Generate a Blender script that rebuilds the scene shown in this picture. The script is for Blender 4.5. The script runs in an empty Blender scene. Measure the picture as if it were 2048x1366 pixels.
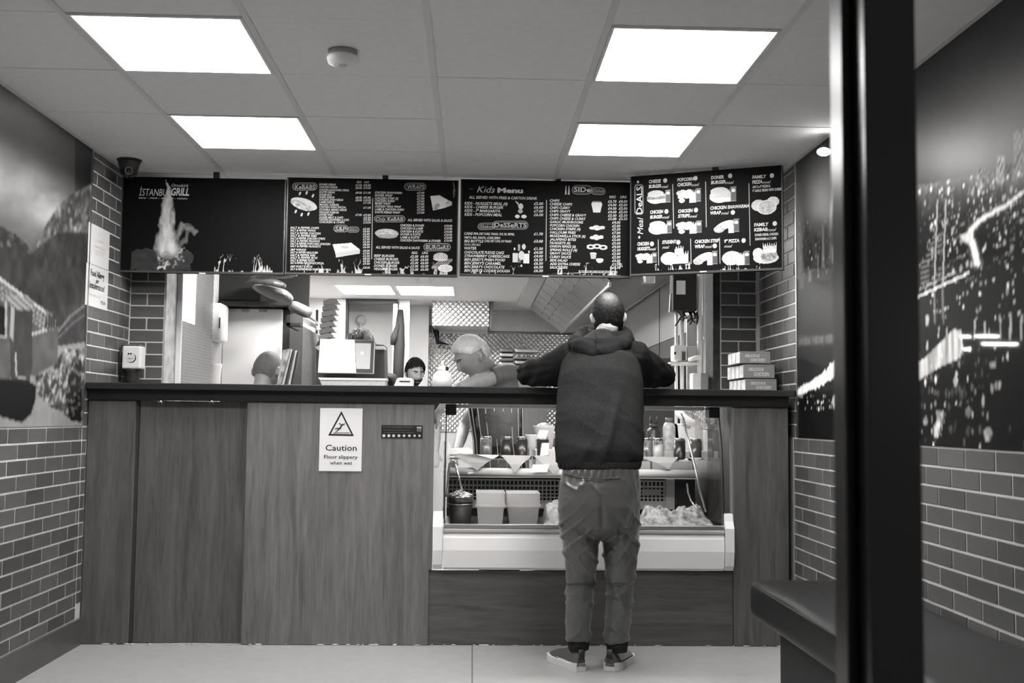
import bpy, bmesh, math, random
import numpy as np
from mathutils import Vector, Matrix, Quaternion
random.seed(7); RNG = np.random.default_rng(7)
scene = bpy.context.scene
COL = scene.collection

# ------------------------------------------------------------------ camera, world, exposure
FPX, YAW, PITCH, ROLL, CAMZ = 2187.21, .0356, .07, .0107, 1.1229
_cy, _sy, _cp, _sp, _cr, _sr = math.cos(YAW), math.sin(YAW), math.cos(PITCH), math.sin(PITCH), math.cos(ROLL), math.sin(ROLL)
FW = Vector((_sy*_cp, _cy*_cp, _sp)); _r0 = Vector((_cy, -_sy, 0)); _u0 = _r0.cross(FW)
RT = _r0*_cr + _u0*_sr; UP = -_r0*_sr + _u0*_cr
cam_data = bpy.data.cameras.new('camera'); cam = bpy.data.objects.new('camera', cam_data); COL.objects.link(cam)
cam.matrix_world = Matrix(((RT.x, UP.x, -FW.x, 0), (RT.y, UP.y, -FW.y, 0), (RT.z, UP.z, -FW.z, CAMZ), (0, 0, 0, 1)))
cam_data.sensor_width = 36.0; cam_data.lens = FPX*36/2048; cam_data.clip_start = .05
cam_data.dof.use_dof = True; cam_data.dof.focus_distance = 5.6; cam_data.dof.aperture_fstop = 8.0
scene.camera = cam
scene.view_settings.view_transform = 'Standard'; scene.view_settings.look = 'None'
scene.view_settings.gamma = 1.0; scene.view_settings.use_curve_mapping = False
scene.view_settings.exposure = 0.42
world = bpy.data.worlds.new('night'); scene.world = world; world.use_nodes = True
world.node_tree.nodes['Background'].inputs[0].default_value = (.50, .49, .485, 1)
world.node_tree.nodes['Background'].inputs[1].default_value = .3      # street side at night
PANEL_STRENGTH = 23.0

# ------------------------------------------------------------------ pixel -> real point on a real plane
def ray(px, py): return RT*((px-1024)/FPX) - UP*((py-683)/FPX) + FW
def P(px, py, y): v = ray(px, py); v = v*(y/v.y); return Vector((v.x, v.y, v.z+CAMZ))
def PX(px, py, x): v = ray(px, py); v = v*(x/v.x); return Vector((v.x, v.y, v.z+CAMZ))
def PZ(px, py, z): v = ray(px, py); v = v*((z-CAMZ)/v.z); return Vector((v.x, v.y, v.z+CAMZ))
def PP(px, py, o, n): v = ray(px, py); c = Vector((0, 0, CAMZ)); return c + v*((o-c).dot(n)/v.dot(n))
def project(X, Y, Z):
    Z = Z-CAMZ
    w = X*FW.x+Y*FW.y+Z*FW.z
    return 1024+FPX*(X*RT.x+Y*RT.y+Z*RT.z)/w, 683-FPX*(X*UP.x+Y*UP.y+Z*UP.z)/w

# ------------------------------------------------------------------ materials
def grey(v): return (v*1.012, v, v*.992, 1)
MATS = {}
def mat(name, v=.5, rough=.5, metal=0., spec=.5, emit=None, noise=0., nscale=8., bump=0., bscale=60., stretch=None, trans=0., alpha=1., ior=1.45, coat=0., sheen=0.):
    if name in MATS: return MATS[name]
    m = bpy.data.materials.new(name); m.use_nodes = True; nt = m.node_tree; b = nt.nodes['Principled BSDF']
    b.inputs['Base Color'].default_value = grey(v); b.inputs['Roughness'].default_value = rough
    b.inputs['Metallic'].default_value = metal; b.inputs['Specular IOR Level'].default_value = spec
    b.inputs['Transmission Weight'].default_value = trans; b.inputs['Alpha'].default_value = alpha
    b.inputs['IOR'].default_value = ior; b.inputs['Coat Weight'].default_value = coat; b.inputs['Sheen Weight'].default_value = sheen
    if emit:
        b.inputs['Emission Color'].default_value = (1, .985, .975, 1); b.inputs['Emission Strength'].default_value = emit
    if noise or bump:
        tc = nt.nodes.new('ShaderNodeTexCoord'); mp = nt.nodes.new('ShaderNodeMapping')
        nt.links.new(tc.outputs['Object'], mp.inputs['Vector'])
        if stretch: mp.inputs['Scale'].default_value = stretch
    if noise:
        n = nt.nodes.new('ShaderNodeTexNoise'); n.inputs['Scale'].default_value = nscale; n.inputs['Detail'].default_value = 6
        nt.links.new(mp.outputs['Vector'], n.inputs['Vector'])
        r = nt.nodes.new('ShaderNodeMapRange'); r.inputs['From Min'].default_value = .3; r.inputs['From Max'].default_value = .7
        r.inputs['To Min'].default_value = v*(1-noise); r.inputs['To Max'].default_value = v*(1+noise)
        nt.links.new(n.outputs['Fac'], r.inputs['Value']); c = nt.nodes.new('ShaderNodeCombineColor')
        for i, k in enumerate((1.012, 1, .992)):
            q = nt.nodes.new('ShaderNodeMath'); q.operation = 'MULTIPLY'; q.inputs[1].default_value = k
            nt.links.new(r.outputs[0], q.inputs[0]); nt.links.new(q.outputs[0], c.inputs[i])
        nt.links.new(c.outputs[0], b.inputs['Base Color'])
    if bump:
        n = nt.nodes.new('ShaderNodeTexNoise'); n.inputs['Scale'].default_value = bscale; n.inputs['Detail'].default_value = 4
        nt.links.new(mp.outputs['Vector'], n.inputs['Vector'])
        bp = nt.nodes.new('ShaderNodeBump'); bp.inputs['Strength'].default_value = bump; bp.inputs['Distance'].default_value = .004
        nt.links.new(n.outputs['Fac'], bp.inputs['Height']); nt.links.new(bp.outputs[0], b.inputs['Normal'])
    MATS[name] = m; return m

def mat_print(name='flat_print', rough=.45, spec=.4):
    if name in MATS: return MATS[name]
    m = bpy.data.materials.new(name); m.use_nodes = True; nt = m.node_tree; b = nt.nodes['Principled BSDF']
    a = nt.nodes.new('ShaderNodeAttribute'); a.attribute_name = 'ink'
    nt.links.new(a.outputs['Color'], b.inputs['Base Color']); b.inputs['Roughness'].default_value = rough
    b.inputs['Specular IOR Level'].default_value = spec
    MATS[name] = m; return m

def mat_wood(name, v, vertical=True, contrast=.35):
    if name in MATS: return MATS[name]
    m = bpy.data.materials.new(name); m.use_nodes = True; nt = m.node_tree; b = nt.nodes['Principled BSDF']
    L = nt.links.new; N = nt.nodes.new
    tc = N('ShaderNodeTexCoord'); mp = N('ShaderNodeMapping'); L(tc.outputs['Object'], mp.inputs['Vector'])
    mp.inputs['Scale'].default_value = (9, 9, .7) if vertical else (.7, 9, 9)
    n1 = N('ShaderNodeTexNoise'); n1.inputs['Scale'].default_value = 2.2; n1.inputs['Detail'].default_value = 8; n1.inputs['Distortion'].default_value = 1.2
    n2 = N('ShaderNodeTexNoise'); n2.inputs['Scale'].default_value = 14; n2.inputs['Detail'].default_value = 5
    L(mp.outputs[0], n1.inputs['Vector']); L(mp.outputs[0], n2.inputs['Vector'])
    ad = N('ShaderNodeMath'); ad.operation = 'MULTIPLY_ADD'; ad.inputs[1].default_value = .5; L(n2.outputs['Fac'], ad.inputs[0]); L(n1.outputs['Fac'], ad.inputs[2])
    r = N('ShaderNodeMapRange'); r.inputs['From Min'].default_value = .5; r.inputs['From Max'].default_value = 1.0
    r.inputs['To Min'].default_value = v*(1-contrast); r.inputs['To Max'].default_value = v*(1+contrast); L(ad.outputs[0], r.inputs['Value'])
    c = N('ShaderNodeCombineColor')
    for i, k in enumerate((1.03, 1, .98)):
        q = N('ShaderNodeMath'); q.operation = 'MULTIPLY'; q.inputs[1].default_value = k; L(r.outputs[0], q.inputs[0]); L(q.outputs[0], c.inputs[i])
    L(c.outputs[0], b.inputs['Base Color'])
    bp = N('ShaderNodeBump'); bp.inputs['Strength'].default_value = .25; bp.inputs['Distance'].default_value = .002
    L(n2.outputs['Fac'], bp.inputs['Height']); L(bp.outputs[0], b.inputs['Normal'])
    b.inputs['Roughness'].default_value = .42
    MATS[name] = m; return m

def mat_brushed(name, v=.6, rough=.32, stretch=(40, 40, 1)):
    return mat(name, v, rough, metal=1., noise=.12, nscale=3, bump=.08, bscale=6, stretch=stretch)

# ------------------------------------------------------------------ mesh building
class MB:
    def __init__(s): s.bm = bmesh.new()
    def add(s, verts, faces, smooth=False):
        vs = [s.bm.verts.new(v) for v in verts]
        for f in faces:
            try:
                q = s.bm.faces.new([vs[i] for i in f]); q.smooth = smooth
            except ValueError: pass
        return vs
    def box(s, x0, x1, y0, y1, z0, z1, bev=0.):
        if x1 < x0: x0, x1 = x1, x0
        if y1 < y0: y0, y1 = y1, y0
        if z1 < z0: z0, z1 = z1, z0
        v = [(x, y, z) for x in (x0, x1) for y in (y0, y1) for z in (z0, z1)]
        f = [(0, 1, 3, 2), (4, 6, 7, 5), (0, 4, 5, 1), (2, 3, 7, 6), (0, 2, 6, 4), (1, 5, 7, 3)]
        vs = s.add(v, f)
        if bev:
            es = list({e for q in vs for e in q.link_edges})
            bmesh.ops.bevel(s.bm, geom=es, offset=bev, segments=2 if bev > .006 else 1, affect='EDGES', profile=.5)
        return s
    def obox(s, c, ax, ay, az, bev=0.):
        """oriented box: centre c and three half-axis vectors"""
        c, ax, ay, az = map(Vector, (c, ax, ay, az))
        v = [c+ax*i+ay*j+az*k for i in (-1, 1) for j in (-1, 1) for k in (-1, 1)]
        f = [(0, 1, 3, 2), (4, 6, 7, 5), (0, 4, 5, 1), (2, 3, 7, 6), (0, 2, 6, 4), (1, 5, 7, 3)]
        vs = s.add(v, f)
        if bev:
            es = list({e for q in vs for e in q.link_edges})
            bmesh.ops.bevel(s.bm, geom=es, offset=bev, segments=2 if bev > .006 else 1, affect='EDGES', profile=.5)
        return s
    def tube(s, pts, r, seg=10, cap=True, up=None, smooth=True):
        """swept rings; r: number, or a list of numbers / (ra, rb) pairs"""
        pts = [Vector(p) for p in pts]; n = len(pts)
        if not isinstance(r, (list, tuple)): r = [r]*n
        rings = []; prev = Vector(up) if up else None
        for i, p in enumerate(pts):
            t = (pts[min(i+1, n-1)]-pts[max(i-1, 0)]).normalized()
            if prev is None: prev = Vector((0, 0, 1)) if abs(t.z) < .9 else Vector((0, 1, 0))
            a = (prev - t*prev.dot(t))
            if a.length < 1e-6: a = t.orthogonal()
            a.normalize(); b = t.cross(a); prev = a
            ra, rb = r[i] if isinstance(r[i], (list, tuple)) else (r[i], r[i])
            rings.append([s.bm.verts.new(p + a*(ra*math.cos(2*math.pi*k/seg)) + b*(rb*math.sin(2*math.pi*k/seg))) for k in range(seg)])
        for i in range(n-1):
            for k in range(seg):
                q = s.bm.faces.new((rings[i][k], rings[i][(k+1) % seg], rings[i+1][(k+1) % seg], rings[i+1][k])); q.smooth = smooth
        if cap:
            s.bm.faces.new(rings[0][::-1]); s.bm.faces.new(rings[-1])
        return s
    def lathe(s, prof, c=(0, 0, 0), seg=20, axis=(0, 0, 1), smooth=True, sx=1., sy=1.):
        """profile [(r, h)] round an axis through c"""
        c = Vector(c); ax = Vector(axis).normalized(); q = Vector((0, 0, 1)).rotation_difference(ax)
        rings = []
        for r, h in prof:
            if r <= 1e-6: rings.append([s.bm.verts.new(c + q @ Vector((0, 0, h)))])
            else: rings.append([s.bm.verts.new(c + q @ Vector((sx*r*math.cos(2*math.pi*k/seg), sy*r*math.sin(2*math.pi*k/seg), h))) for k in range(seg)])
        for A, B in zip(rings, rings[1:]):
            for k in range(seg):
                a, b, c2, d = A[k % len(A)], A[(k+1) % len(A)], B[(k+1) % len(B)], B[k % len(B)]
                vs = []
                for v in (a, b, c2, d):
                    if v not in vs: vs.append(v)
                if len(vs) >= 3:
                    try:
                        f = s.bm.faces.new(vs); f.smooth = smooth
                    except ValueError: pass
        if len(rings[0]) > 1: s.bm.faces.new(rings[0][::-1])
        if len(rings[-1]) > 1: s.bm.faces.new(rings[-1])
        return s
    def ball(s, c, rx, ry=None, rz=None, seg=16, rings=10):
        ry = ry or rx; rz = rz or rx
        pr = [(math.sin(math.pi*i/rings), -math.cos(math.pi*i/rings)*rz) for i in range(rings+1)]
        pr[0] = (0, -rz); pr[-1] = (0, rz)
        return s.lathe([(a, h) for a, h in pr], c, seg, sx=rx, sy=ry)
    def prism(s, poly, d):
        """poly: 3-D points in a plane; d: extrusion vector"""
        d = Vector(d); n = len(poly); A = [Vector(p) for p in poly]; B = [p+d for p in A]
        s.add(A+B, [tuple(range(n))[::-1], tuple(range(n, 2*n))] + [(i, (i+1) % n, n+(i+1) % n, n+i) for i in range(n)])
        return s
    def mesh(s, name):
        bmesh.ops.recalc_face_normals(s.bm, faces=s.bm.faces)
        me = bpy.data.meshes.new(name); s.bm.to_mesh(me); s.bm.free(); return me

ORG = {}
def link(name, me, m=None, parent=None):
    o = bpy.data.objects.new(name, me); COL.objects.link(o)
    if m is not None and me is not None and not me.materials: me.materials.append(m)
    if parent is not None:
        o.parent = parent; o.location = -ORG[parent.name]; ORG[o.name] = Vector((0, 0, 0))
    else: ORG[o.name] = Vector((0, 0, 0))
    return o
def obj(name, mb, m=None, parent=None):
    return link(name, mb.mesh(name) if isinstance(mb, MB) else mb, m, parent)
def tag(o, label=None, cat=None, group=None, kind=None):
    if label: o['label'] = label
    if cat: o['category'] = cat
    if group: o['group'] = group
    if kind: o['kind'] = kind
    return o
def thing(name, label, cat, base, group=None):
    o = bpy.data.objects.new(name, None); COL.objects.link(o); o.empty_display_size = .05
    o.location = base; ORG[o.name] = Vector(base)
    return tag(o, label, cat, group)
def solo(name, mb, m, label, cat, group=None):
    """a thing that is one mesh, its origin at its base"""
    me = mb.mesh(name) if isinstance(mb, MB) else mb
    co = np.empty(len(me.vertices)*3); me.vertices.foreach_get('co', co); co = co.reshape(-1, 3)
    b = Vector(((co[:, 0].min()+co[:, 0].max())/2, (co[:, 1].min()+co[:, 1].max())/2, co[:, 2].min()))
    me.transform(Matrix.Translation(-b)); o = link(name, me, m); o.location = b; ORG[o.name] = b
    return tag(o, label, cat, group)
def copy_thing(root, loc, label=None, rotz=None):
    r = root.copy(); COL.objects.link(r); r.location = loc
    if rotz is not None: r.rotation_euler = (0, 0, rotz)
    if label: r['label'] = label
    def rec(a, b):
        for ch in a.children:
            c = ch.copy(); COL.objects.link(c); c.parent = b; rec(ch, c)
    rec(root, r); return r

def smooth_angle(me, ang=.6):
    me.polygons.foreach_set('use_smooth', [True]*len(me.polygons))
    try: me.set_sharp_from_angle(angle=ang)
    except Exception: pass
    return me

# ------------------------------------------------------------------ flat prints
def print_grid(name, arr, origin, du, dv, parent, m=None, mask=None):
    """a printed picture: a flat grid of coloured cells. arr[row][col] ink reflectance 0..1 from the top row down"""
    h, w = arr.shape
    if mask is None: mask = np.ones((h, w), bool)
    ii, jj = np.nonzero(mask)
    idx = -np.ones((h+1, w+1), int)
    used = np.zeros((h+1, w+1), bool)
    for a in (0, 1):
        for b in (0, 1): used[ii+a, jj+b] = True
    r, c = np.nonzero(used); idx[r, c] = np.arange(len(r))
    o, du, dv = np.array(origin), np.array(du), np.array(dv)
    V = o + np.outer(c/w, du) + np.outer(r/h, dv)
    F = np.stack([idx[ii, jj], idx[ii+1, jj], idx[ii+1, jj+1], idx[ii, jj+1]], 1)
    me = bpy.data.meshes.new(name); me.from_pydata(V.tolist(), [], F.tolist())
    A = np.pad(arr, 1, mode='edge'); Mk = np.pad(mask, 1).astype(float)
    num = sum((A*Mk)[a:a+h+1, b:b+w+1] for a in (0, 1) for b in (0, 1)); den = sum(Mk[a:a+h+1, b:b+w+1] for a in (0, 1) for b in (0, 1))
    val = np.clip((num/np.maximum(den, 1))[r, c], 0, 1)
    ca = me.color_attributes.new('ink', 'FLOAT_COLOR', 'POINT')
    ca.data.foreach_set('color', np.stack([val*1.012, val, val*.992, np.ones_like(val)], 1).astype(np.float32).ravel())
    return link(name, me, m or mat_print(), parent)

def vnoise(x, y, seed=0, octv=4):
    """value noise on arrays"""
    out = np.zeros_like(x, float); amp = 1.; tot = 0
    for o in range(octv):
        xi = np.floor(x).astype(int); yi = np.floor(y).astype(int); fx = x-xi; fy = y-yi
        fx = fx*fx*(3-2*fx); fy = fy*fy*(3-2*fy)
        def h(a, b):
            n = (a*374761393 + b*668265263 + (seed+o*17)*974634777) & 0x7fffffff
            n = ((n ^ (n >> 13))*1274126177) & 0x7fffffff
            return ((n ^ (n >> 16)) & 0xffff)/65535.
        v = (h(xi, yi)*(1-fx)+h(xi+1, yi)*fx)*(1-fy) + (h(xi, yi+1)*(1-fx)+h(xi+1, yi+1)*fx)*fy
        out += v*amp; tot += amp; amp *= .5; x = x*2; y = y*2
    return out/tot
def inpoly(x, y, poly):
    c = np.zeros(x.shape, bool); n = len(poly)
    for i in range(n):
        x1, y1 = poly[i]; x2, y2 = poly[(i+1) % n]
        if y1 == y2: continue
        k = ((y1 > y) != (y2 > y)) & (x < (x2-x1)*(y-y1)/(y2-y1)+x1)
        c ^= k
    return c
def segdist(x, y, pts):
    d = np.full(x.shape, 1e9)
    for (x1, y1), (x2, y2) in zip(pts, pts[1:]):
        L2 = (x2-x1)**2+(y2-y1)**2+1e-9; t = np.clip(((x-x1)*(x2-x1)+(y-y1)*(y2-y1))/L2, 0, 1)
        d = np.minimum(d, np.hypot(x-x1-t*(x2-x1), y-y1-t*(y2-y1)))
    return d

# ------------------------------------------------------------------ lettering: queued, then turned into flat meshes in one go
TEXTQ = []
def text(key, s, pos, ex, ez, height, width=None, align='L', bold=.012, shear=0.):
    """key: (object name, parent, material); pos: baseline start; ex, ez: unit directions of writing and of letter height"""
    TEXTQ.append((key, s, Vector(pos), Vector(ex), Vector(ez), height, width, align, bold, shear))
def flush_text():
    jobs = []
    for key, s, pos, ex, ez, h, w, al, bold, sh in TEXTQ:
        cu = bpy.data.curves.new('t', 'FONT'); cu.body = s; cu.size = 1; cu.resolution_u = 2; cu.offset = bold; cu.shear = sh
        o = bpy.data.objects.new('t', cu); COL.objects.link(o); jobs.append(o)
    dg = bpy.context.evaluated_depsgraph_get(); dg.update()
    acc = {}
    for o, (key, s, pos, ex, ez, h, w, al, bold, sh) in zip(jobs, TEXTQ):
        me = bpy.data.meshes.new_from_object(o.evaluated_get(dg))
        n = len(me.vertices)
        if n:
            co = np.empty(n*3); me.vertices.foreach_get('co', co); co = co.reshape(-1, 3); co[:, 1] = np.clip(co[:, 1], -.35, 1.15)
            x0, x1 = co[:, 0].min(), co[:, 0].max()
            k = h/.72; kx = (w/(x1-x0)) if w else k
            off = {'L': x0, 'C': (x0+x1)/2, 'R': x1}[al]
            V = np.array(pos) + np.outer((co[:, 0]-off)*kx, np.array(ex)) + np.outer(co[:, 1]*k, np.array(ez))
            a = acc.setdefault((key[0], key[1].name), [key, [], [], 0])
            a[1].append(V); a[2] += [[i+a[3] for i in p.vertices] for p in me.polygons]; a[3] += n
        bpy.data.meshes.remove(me)
    for o in jobs:
        cu = o.data; bpy.data.objects.remove(o); bpy.data.curves.remove(cu)
    for key, Vs, F, n in acc.values():
        me = bpy.data.meshes.new(key[0]); me.from_pydata(np.concatenate(Vs).tolist(), [], F)
        link(key[0], me, key[2], key[1])['kind'] = 'stuff'      # letters too small to pick apart
    TEXTQ.clear()

# ------------------------------------------------------------------ solid bodies grown from overlapping sweeps
def remeshed(mb, name, voxel=.012, smooth_it=6, deform=None, subsurf=0):
    me = mb.mesh(name); o = bpy.data.objects.new('tmp', me); COL.objects.link(o)
    r = o.modifiers.new('r', 'REMESH'); r.mode = 'VOXEL'; r.voxel_size = voxel; r.use_smooth_shade = True
    s = o.modifiers.new('s', 'SMOOTH'); s.factor = .5; s.iterations = smooth_it
    dg = bpy.context.evaluated_depsgraph_get(); dg.update()
    out = bpy.data.meshes.new_from_object(o.evaluated_get(dg)); out.name = name
    bpy.data.objects.remove(o); bpy.data.meshes.remove(me)
    if deform:
        n = len(out.vertices); co = np.empty(n*3); no = np.empty(n*3)
        out.vertices.foreach_get('co', co); out.vertices.foreach_get('normal', no)
        co = co.reshape(-1, 3); no = no.reshape(-1, 3)
        co = co + no*deform(co, no)[:, None]
        out.vertices.foreach_set('co', co.ravel()); out.update()
    out.polygons.foreach_set('use_smooth', [True]*len(out.polygons))
    out.materials.clear()
    return out
# ================================================================== THE ROOM
XL, XR, ZC = -1.902, 1.628, 2.4343
YM = 5.43            # where the murals stop and the full-height tiling begins
YP = 6.10            # front face of the two tiled piers
YB = 13.3            # back of the kitchen
YF = 1.35            # shop front
GX, GY = -1.364, 3.557   # ceiling grid

M_tile = mat('grey_glazed_tile', .092, .32, spec=.5, noise=.16, nscale=9, bump=.05, bscale=22)
nt = M_tile.node_tree                                       # every tile a slightly different firing
oi = nt.nodes.new('ShaderNodeObjectInfo'); mr = nt.nodes.new('ShaderNodeMapRange')
mr.inputs['To Min'].default_value = .72; mr.inputs['To Max'].default_value = 1.2
nt.links.new(oi.outputs['Random'], mr.inputs['Value'])
b_ = nt.nodes['Principled BSDF']; src = b_.inputs['Base Color'].links[0].from_socket
vm = nt.nodes.new('ShaderNodeVectorMath'); vm.operation = 'SCALE'
nt.links.new(src, vm.inputs[0]); nt.links.new(mr.outputs[0], vm.inputs['Scale']); nt.links.new(vm.outputs[0], b_.inputs['Base Color'])
M_grout = mat('pale_grout', .50, .8)
M_ceil = mat('mineral_ceiling_tile', .84, .85, noise=.03, nscale=30, bump=.12, bscale=90)
M_bar = mat('ceiling_bar_paint', .72, .5)
M_floor = mat('pale_vinyl_floor', .345, .38, noise=.05, nscale=14, bump=.04, bscale=120)
M_wallk = mat('kitchen_wall_white', .72, .4)
M_dark = mat('dark_void', .02, .8)
M_black = mat('black_plastic', .018, .35)
M_blackm = mat('black_matt', .014, .6)
M_white = mat('white_plastic', .8, .35)
M_paper = mat('white_paper', .82, .7)

def slab(name, x0, x1, y0, y1, z0, z1, m, parent=None, bev=0):
    o = obj(name, MB().box(x0, x1, y0, y1, z0, z1, bev), m, parent)
    if parent is None: tag(o, kind='structure')
    return o

floor = slab('floor', XL-.2, XR+.2, YF-1.6, YB+.2, -.1, 0, M_floor)
seam = obj('floor_seam', MB().box(.012, .018, YF, 5.5, -.001, .0012), mat('seam_dark', .12, .6), floor)
wall_left = slab('wall_left', XL-.15, XL-.0025, YF, YB, 0, ZC+.1, M_grout)
wall_right = slab('wall_right', XR+.0025, XR+.15, YF, YB, 0, ZC+.1, M_grout)
wall_back = slab('wall_back', XL-.15, XR+.15, YB, YB+.15, 0, ZC+.1, M_wallk)
pier_l = slab('wall_pier_left', XL-.005, -1.712, YP+.0025, YP+.22, 0, ZC+.05, M_grout)
pier_r = slab('wall_pier_right', 1.372, XR+.005, YP+.0525, YP+.25, 0, ZC+.05, M_grout)

# ---- tiles, one object each, meshes shared between tiles of one size
TILE = {}
def tile_mesh(w, h):
    k = (round(w, 3), round(h, 3))
    if k not in TILE:
        TILE[k] = MB().box(-w/2, w/2, 0, .012, -h/2, h/2, .0022).mesh('tile')
        TILE[k].materials.append(M_tile)
    return TILE[k]
def lay_tiles(parent, axis, fixed, side, a0, a1, z0, z1, ztop, ph, pw, off, g=.0075):
    """axis 'Y': a wall of constant X (faces +X if side>0); axis 'X': a wall of constant Y facing the room"""
    k0 = int(math.floor((ztop-z1)/ph+1e-6)); k = k0
    while ztop-ph*k > z0+.012:
        zt, zb = min(ztop-ph*k, z1), max(ztop-ph*(k+1), z0)
        o_ = off + (pw/2 if k % 2 else 0)
        n0 = math.floor((a0-o_)/pw)
        n = n0
        while o_+pw*n < a1-.012:
            l, r = max(o_+pw*n, a0), min(o_+pw*(n+1), a1); n += 1
            if r-l < .018 or zt-zb < .018: continue
            me = tile_mesh(r-l-g, zt-zb-g)
            o = bpy.data.objects.new('tile', me); COL.objects.link(o); o.parent = parent
            c = (l+r)/2; zc = (zt+zb)/2; jit = RNG.uniform(-.0006, .0006)
            if axis == 'Y':
                o.location = (fixed+jit, c, zc); o.rotation_euler = (0, 0, math.pi/2 if side > 0 else -math.pi/2)
            else: o.location = (c, fixed+jit, zc)
            ORG[o.name] = Vector((0, 0, 0))
        k += 1
# tile body runs from its face (local y=0) back into the grout bed
lay_tiles(wall_left, 'Y', XL, 1, 3.7, YM, .13, 1.06, 1.06, .0669, .2035, 5.393)
lay_tiles(wall_left, 'Y', XL, 1, YM+.004, YP, 1.06, ZC, 1.06+.067*25, .067, .2035, 5.51)
lay_tiles(wall_left, 'Y', XL, 1, YM+.004, 5.5, .2, 1.06, 1.06, .0669, .2035, 5.393)
lay_tiles(wall_right, 'Y', XR, -1, 2.7, YM+.07, .13, 1.038, 1.038, .0683, .2105, 5.47)
lay_tiles(wall_right, 'Y', XR, -1, YM+.004, YP+.05, 1.038, ZC, 1.038+.0684*25, .0684, .212, 5.475)
lay_tiles(pier_l, 'X', YP, 0, XL, -1.712, 1.15, ZC, 1.858+.0674*10, .0674, .196, XL-.004)
lay_tiles(pier_r, 'X', YP+.05, 0, 1.405, 1.612, 1.15, ZC, 1.916+.0686*10, .0686, .205, 1.405)
# returns of the left pier into the kitchen
pr = obj('pier_return_board', MB().box(-1.712, -1.704, YP, YP+.24, 1.1, ZC, .001), mat('unpainted_cement_board', .35, .8, noise=.3, nscale=14), pier_l)
pr = obj('pier_edge', MB().box(1.362, 1.404, YP+.052, YP+.25, 1.1, ZC, .002), mat('dark_adhesive_edge', .035, .8, noise=.5, nscale=18), pier_r)
tag(slab('baseboard_left', XL-.005, XL+.012, YF, 5.5, 0, .128, mat('dark_skirting_tile', .075, .35, noise=.15, nscale=6)), kind='structure')
tag(slab('baseboard_right', XR-.012, XR+.005, YF, 5.5, 0, .128, MATS['dark_skirting_tile']), kind='structure')
M_alu = mat('satin_aluminium', .62, .3, metal=1)
tag(slab('trim_1', XL-.004, XL+.006, YM-.012, YM+.002, 1.062, ZC, M_alu), kind='structure')
tag(slab('trim_2', XR-.006, XR+.004, YM-.012, YM+.002, 1.04, ZC, M_alu), kind='structure')

# ---- suspended ceiling
ceiling = slab('ceiling', XL-.15, XR+.15, YF-.1, YB+.1, ZC+.035, ZC+.1, M_dark)
CT = {}
for j in range(-3, 6):
    for i in range(-1, 5):
        if i in (0, 3) and j in (0, 2): continue                    # light panels sit in these cells
        x0, x1 = max(GX+.6*i, XL), min(GX+.6*(i+1), XR); y0, y1 = GY+.6*j, GY+.6*(j+1)
        k = (round(x1-x0, 3), round(y1-y0, 3))
        if k not in CT:
            CT[k] = MB().box(-k[0]/2+.002, k[0]/2-.002, -k[1]/2+.0025, k[1]/2-.0025, 0, .015, .0015).mesh('ceiling_tile'); CT[k].materials.append(M_ceil)
        o = bpy.data.objects.new('ceiling_tile', CT[k]); COL.objects.link(o); o.parent = ceiling
        o.location = ((x0+x1)/2, (y0+y1)/2, ZC+RNG.uniform(0, .0025)); o.rotation_euler = (RNG.uniform(-.0025, .0025), 0, 0)
        ORG[o.name] = Vector((0, 0, 0))
for i in range(0, 5):
    x = GX+.6*i
    obj('ceiling_bar', MB().box(x-.012, x+.012, GY-1.8, GY+3.6, ZC-.004, ZC+.02, .001), M_bar, ceiling)
for x, s in ((XL, 1), (XR, -1)):
    obj('wall_angle', MB().box(x, x+s*.022, GY-1.8, GY+3.6, ZC-.003, ZC+.001), M_bar, ceiling)
obj('kitchen_ceiling_board', MB().box(XL, XR, GY+3.6, YB, ZC, ZC+.02), mat('kitchen_ceiling_paint', .7, .6), ceiling)

M_diff = mat('lit_diffuser', .9, .5, emit=PANEL_STRENGTH)
M_kdiff = mat('lit_kitchen_diffuser', .9, .5, emit=PANEL_STRENGTH*1.5)
M_kadded = mat('lit_kitchen_diffuser_near', .9, .5, emit=PANEL_STRENGTH*2.3)
def ceiling_light(x0, x1, y0, y1, label, m, group):
    t = thing('ceiling_light', label, 'light', ((x0+x1)/2, (y0+y1)/2, ZC), group)
    f = MB(); w = .012
    f.box(x0, x1, y0, y0+w, ZC-.004, ZC+.02).box(x0, x1, y1-w, y1, ZC-.004, ZC+.02).box(x0, x0+w, y0+w, y1-w, ZC-.004, ZC+.02).box(x1-w, x1, y0+w, y1-w, ZC-.004, ZC+.02)
    obj('frame', f, mat('panel_frame_white', .8, .4), t)
    obj('diffuser', MB().box(x0+w, x1-w, y0+w, y1-w, ZC-.001, ZC+.004), m, t)
g_ = 'square light panels in the suspended ceiling'
for i, nm in ((0, 'left of the smoke detector'), (3, 'right of the smoke detector')):
    for j, nr in ((0, 'larger square LED ceiling panel nearest the door'), (2, 'square LED ceiling panel just before the menu boards')):
        ceiling_light(GX+.6*i+.013, GX+.6*(i+1)-.013, GY+.6*j+.004, GY+.6*(j+1)-.004, '%s, %s' % (nr, nm), M_diff, g_)
gk = 'light panels in the kitchen ceiling'
ceiling_light(-1.40, -.83, 10.93, 11.72, 'white kitchen ceiling panel over the till and doorway', M_kdiff, gk)
ceiling_light(-.79, -.20, 10.93, 11.72, 'white kitchen ceiling panel beside the steel duct box', M_kdiff, gk)
ceiling_light(-1.2, -.6, 7.3, 7.9, 'square kitchen ceiling panel above the till, behind the menu boards', M_kadded, gk)  # this panel and the next are unseen, put in to brighten the kitchen
ceiling_light(.0, .6, 7.3, 7.9, 'square kitchen ceiling panel above the grey haired cook, behind the boards', M_kadded, gk)
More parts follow.
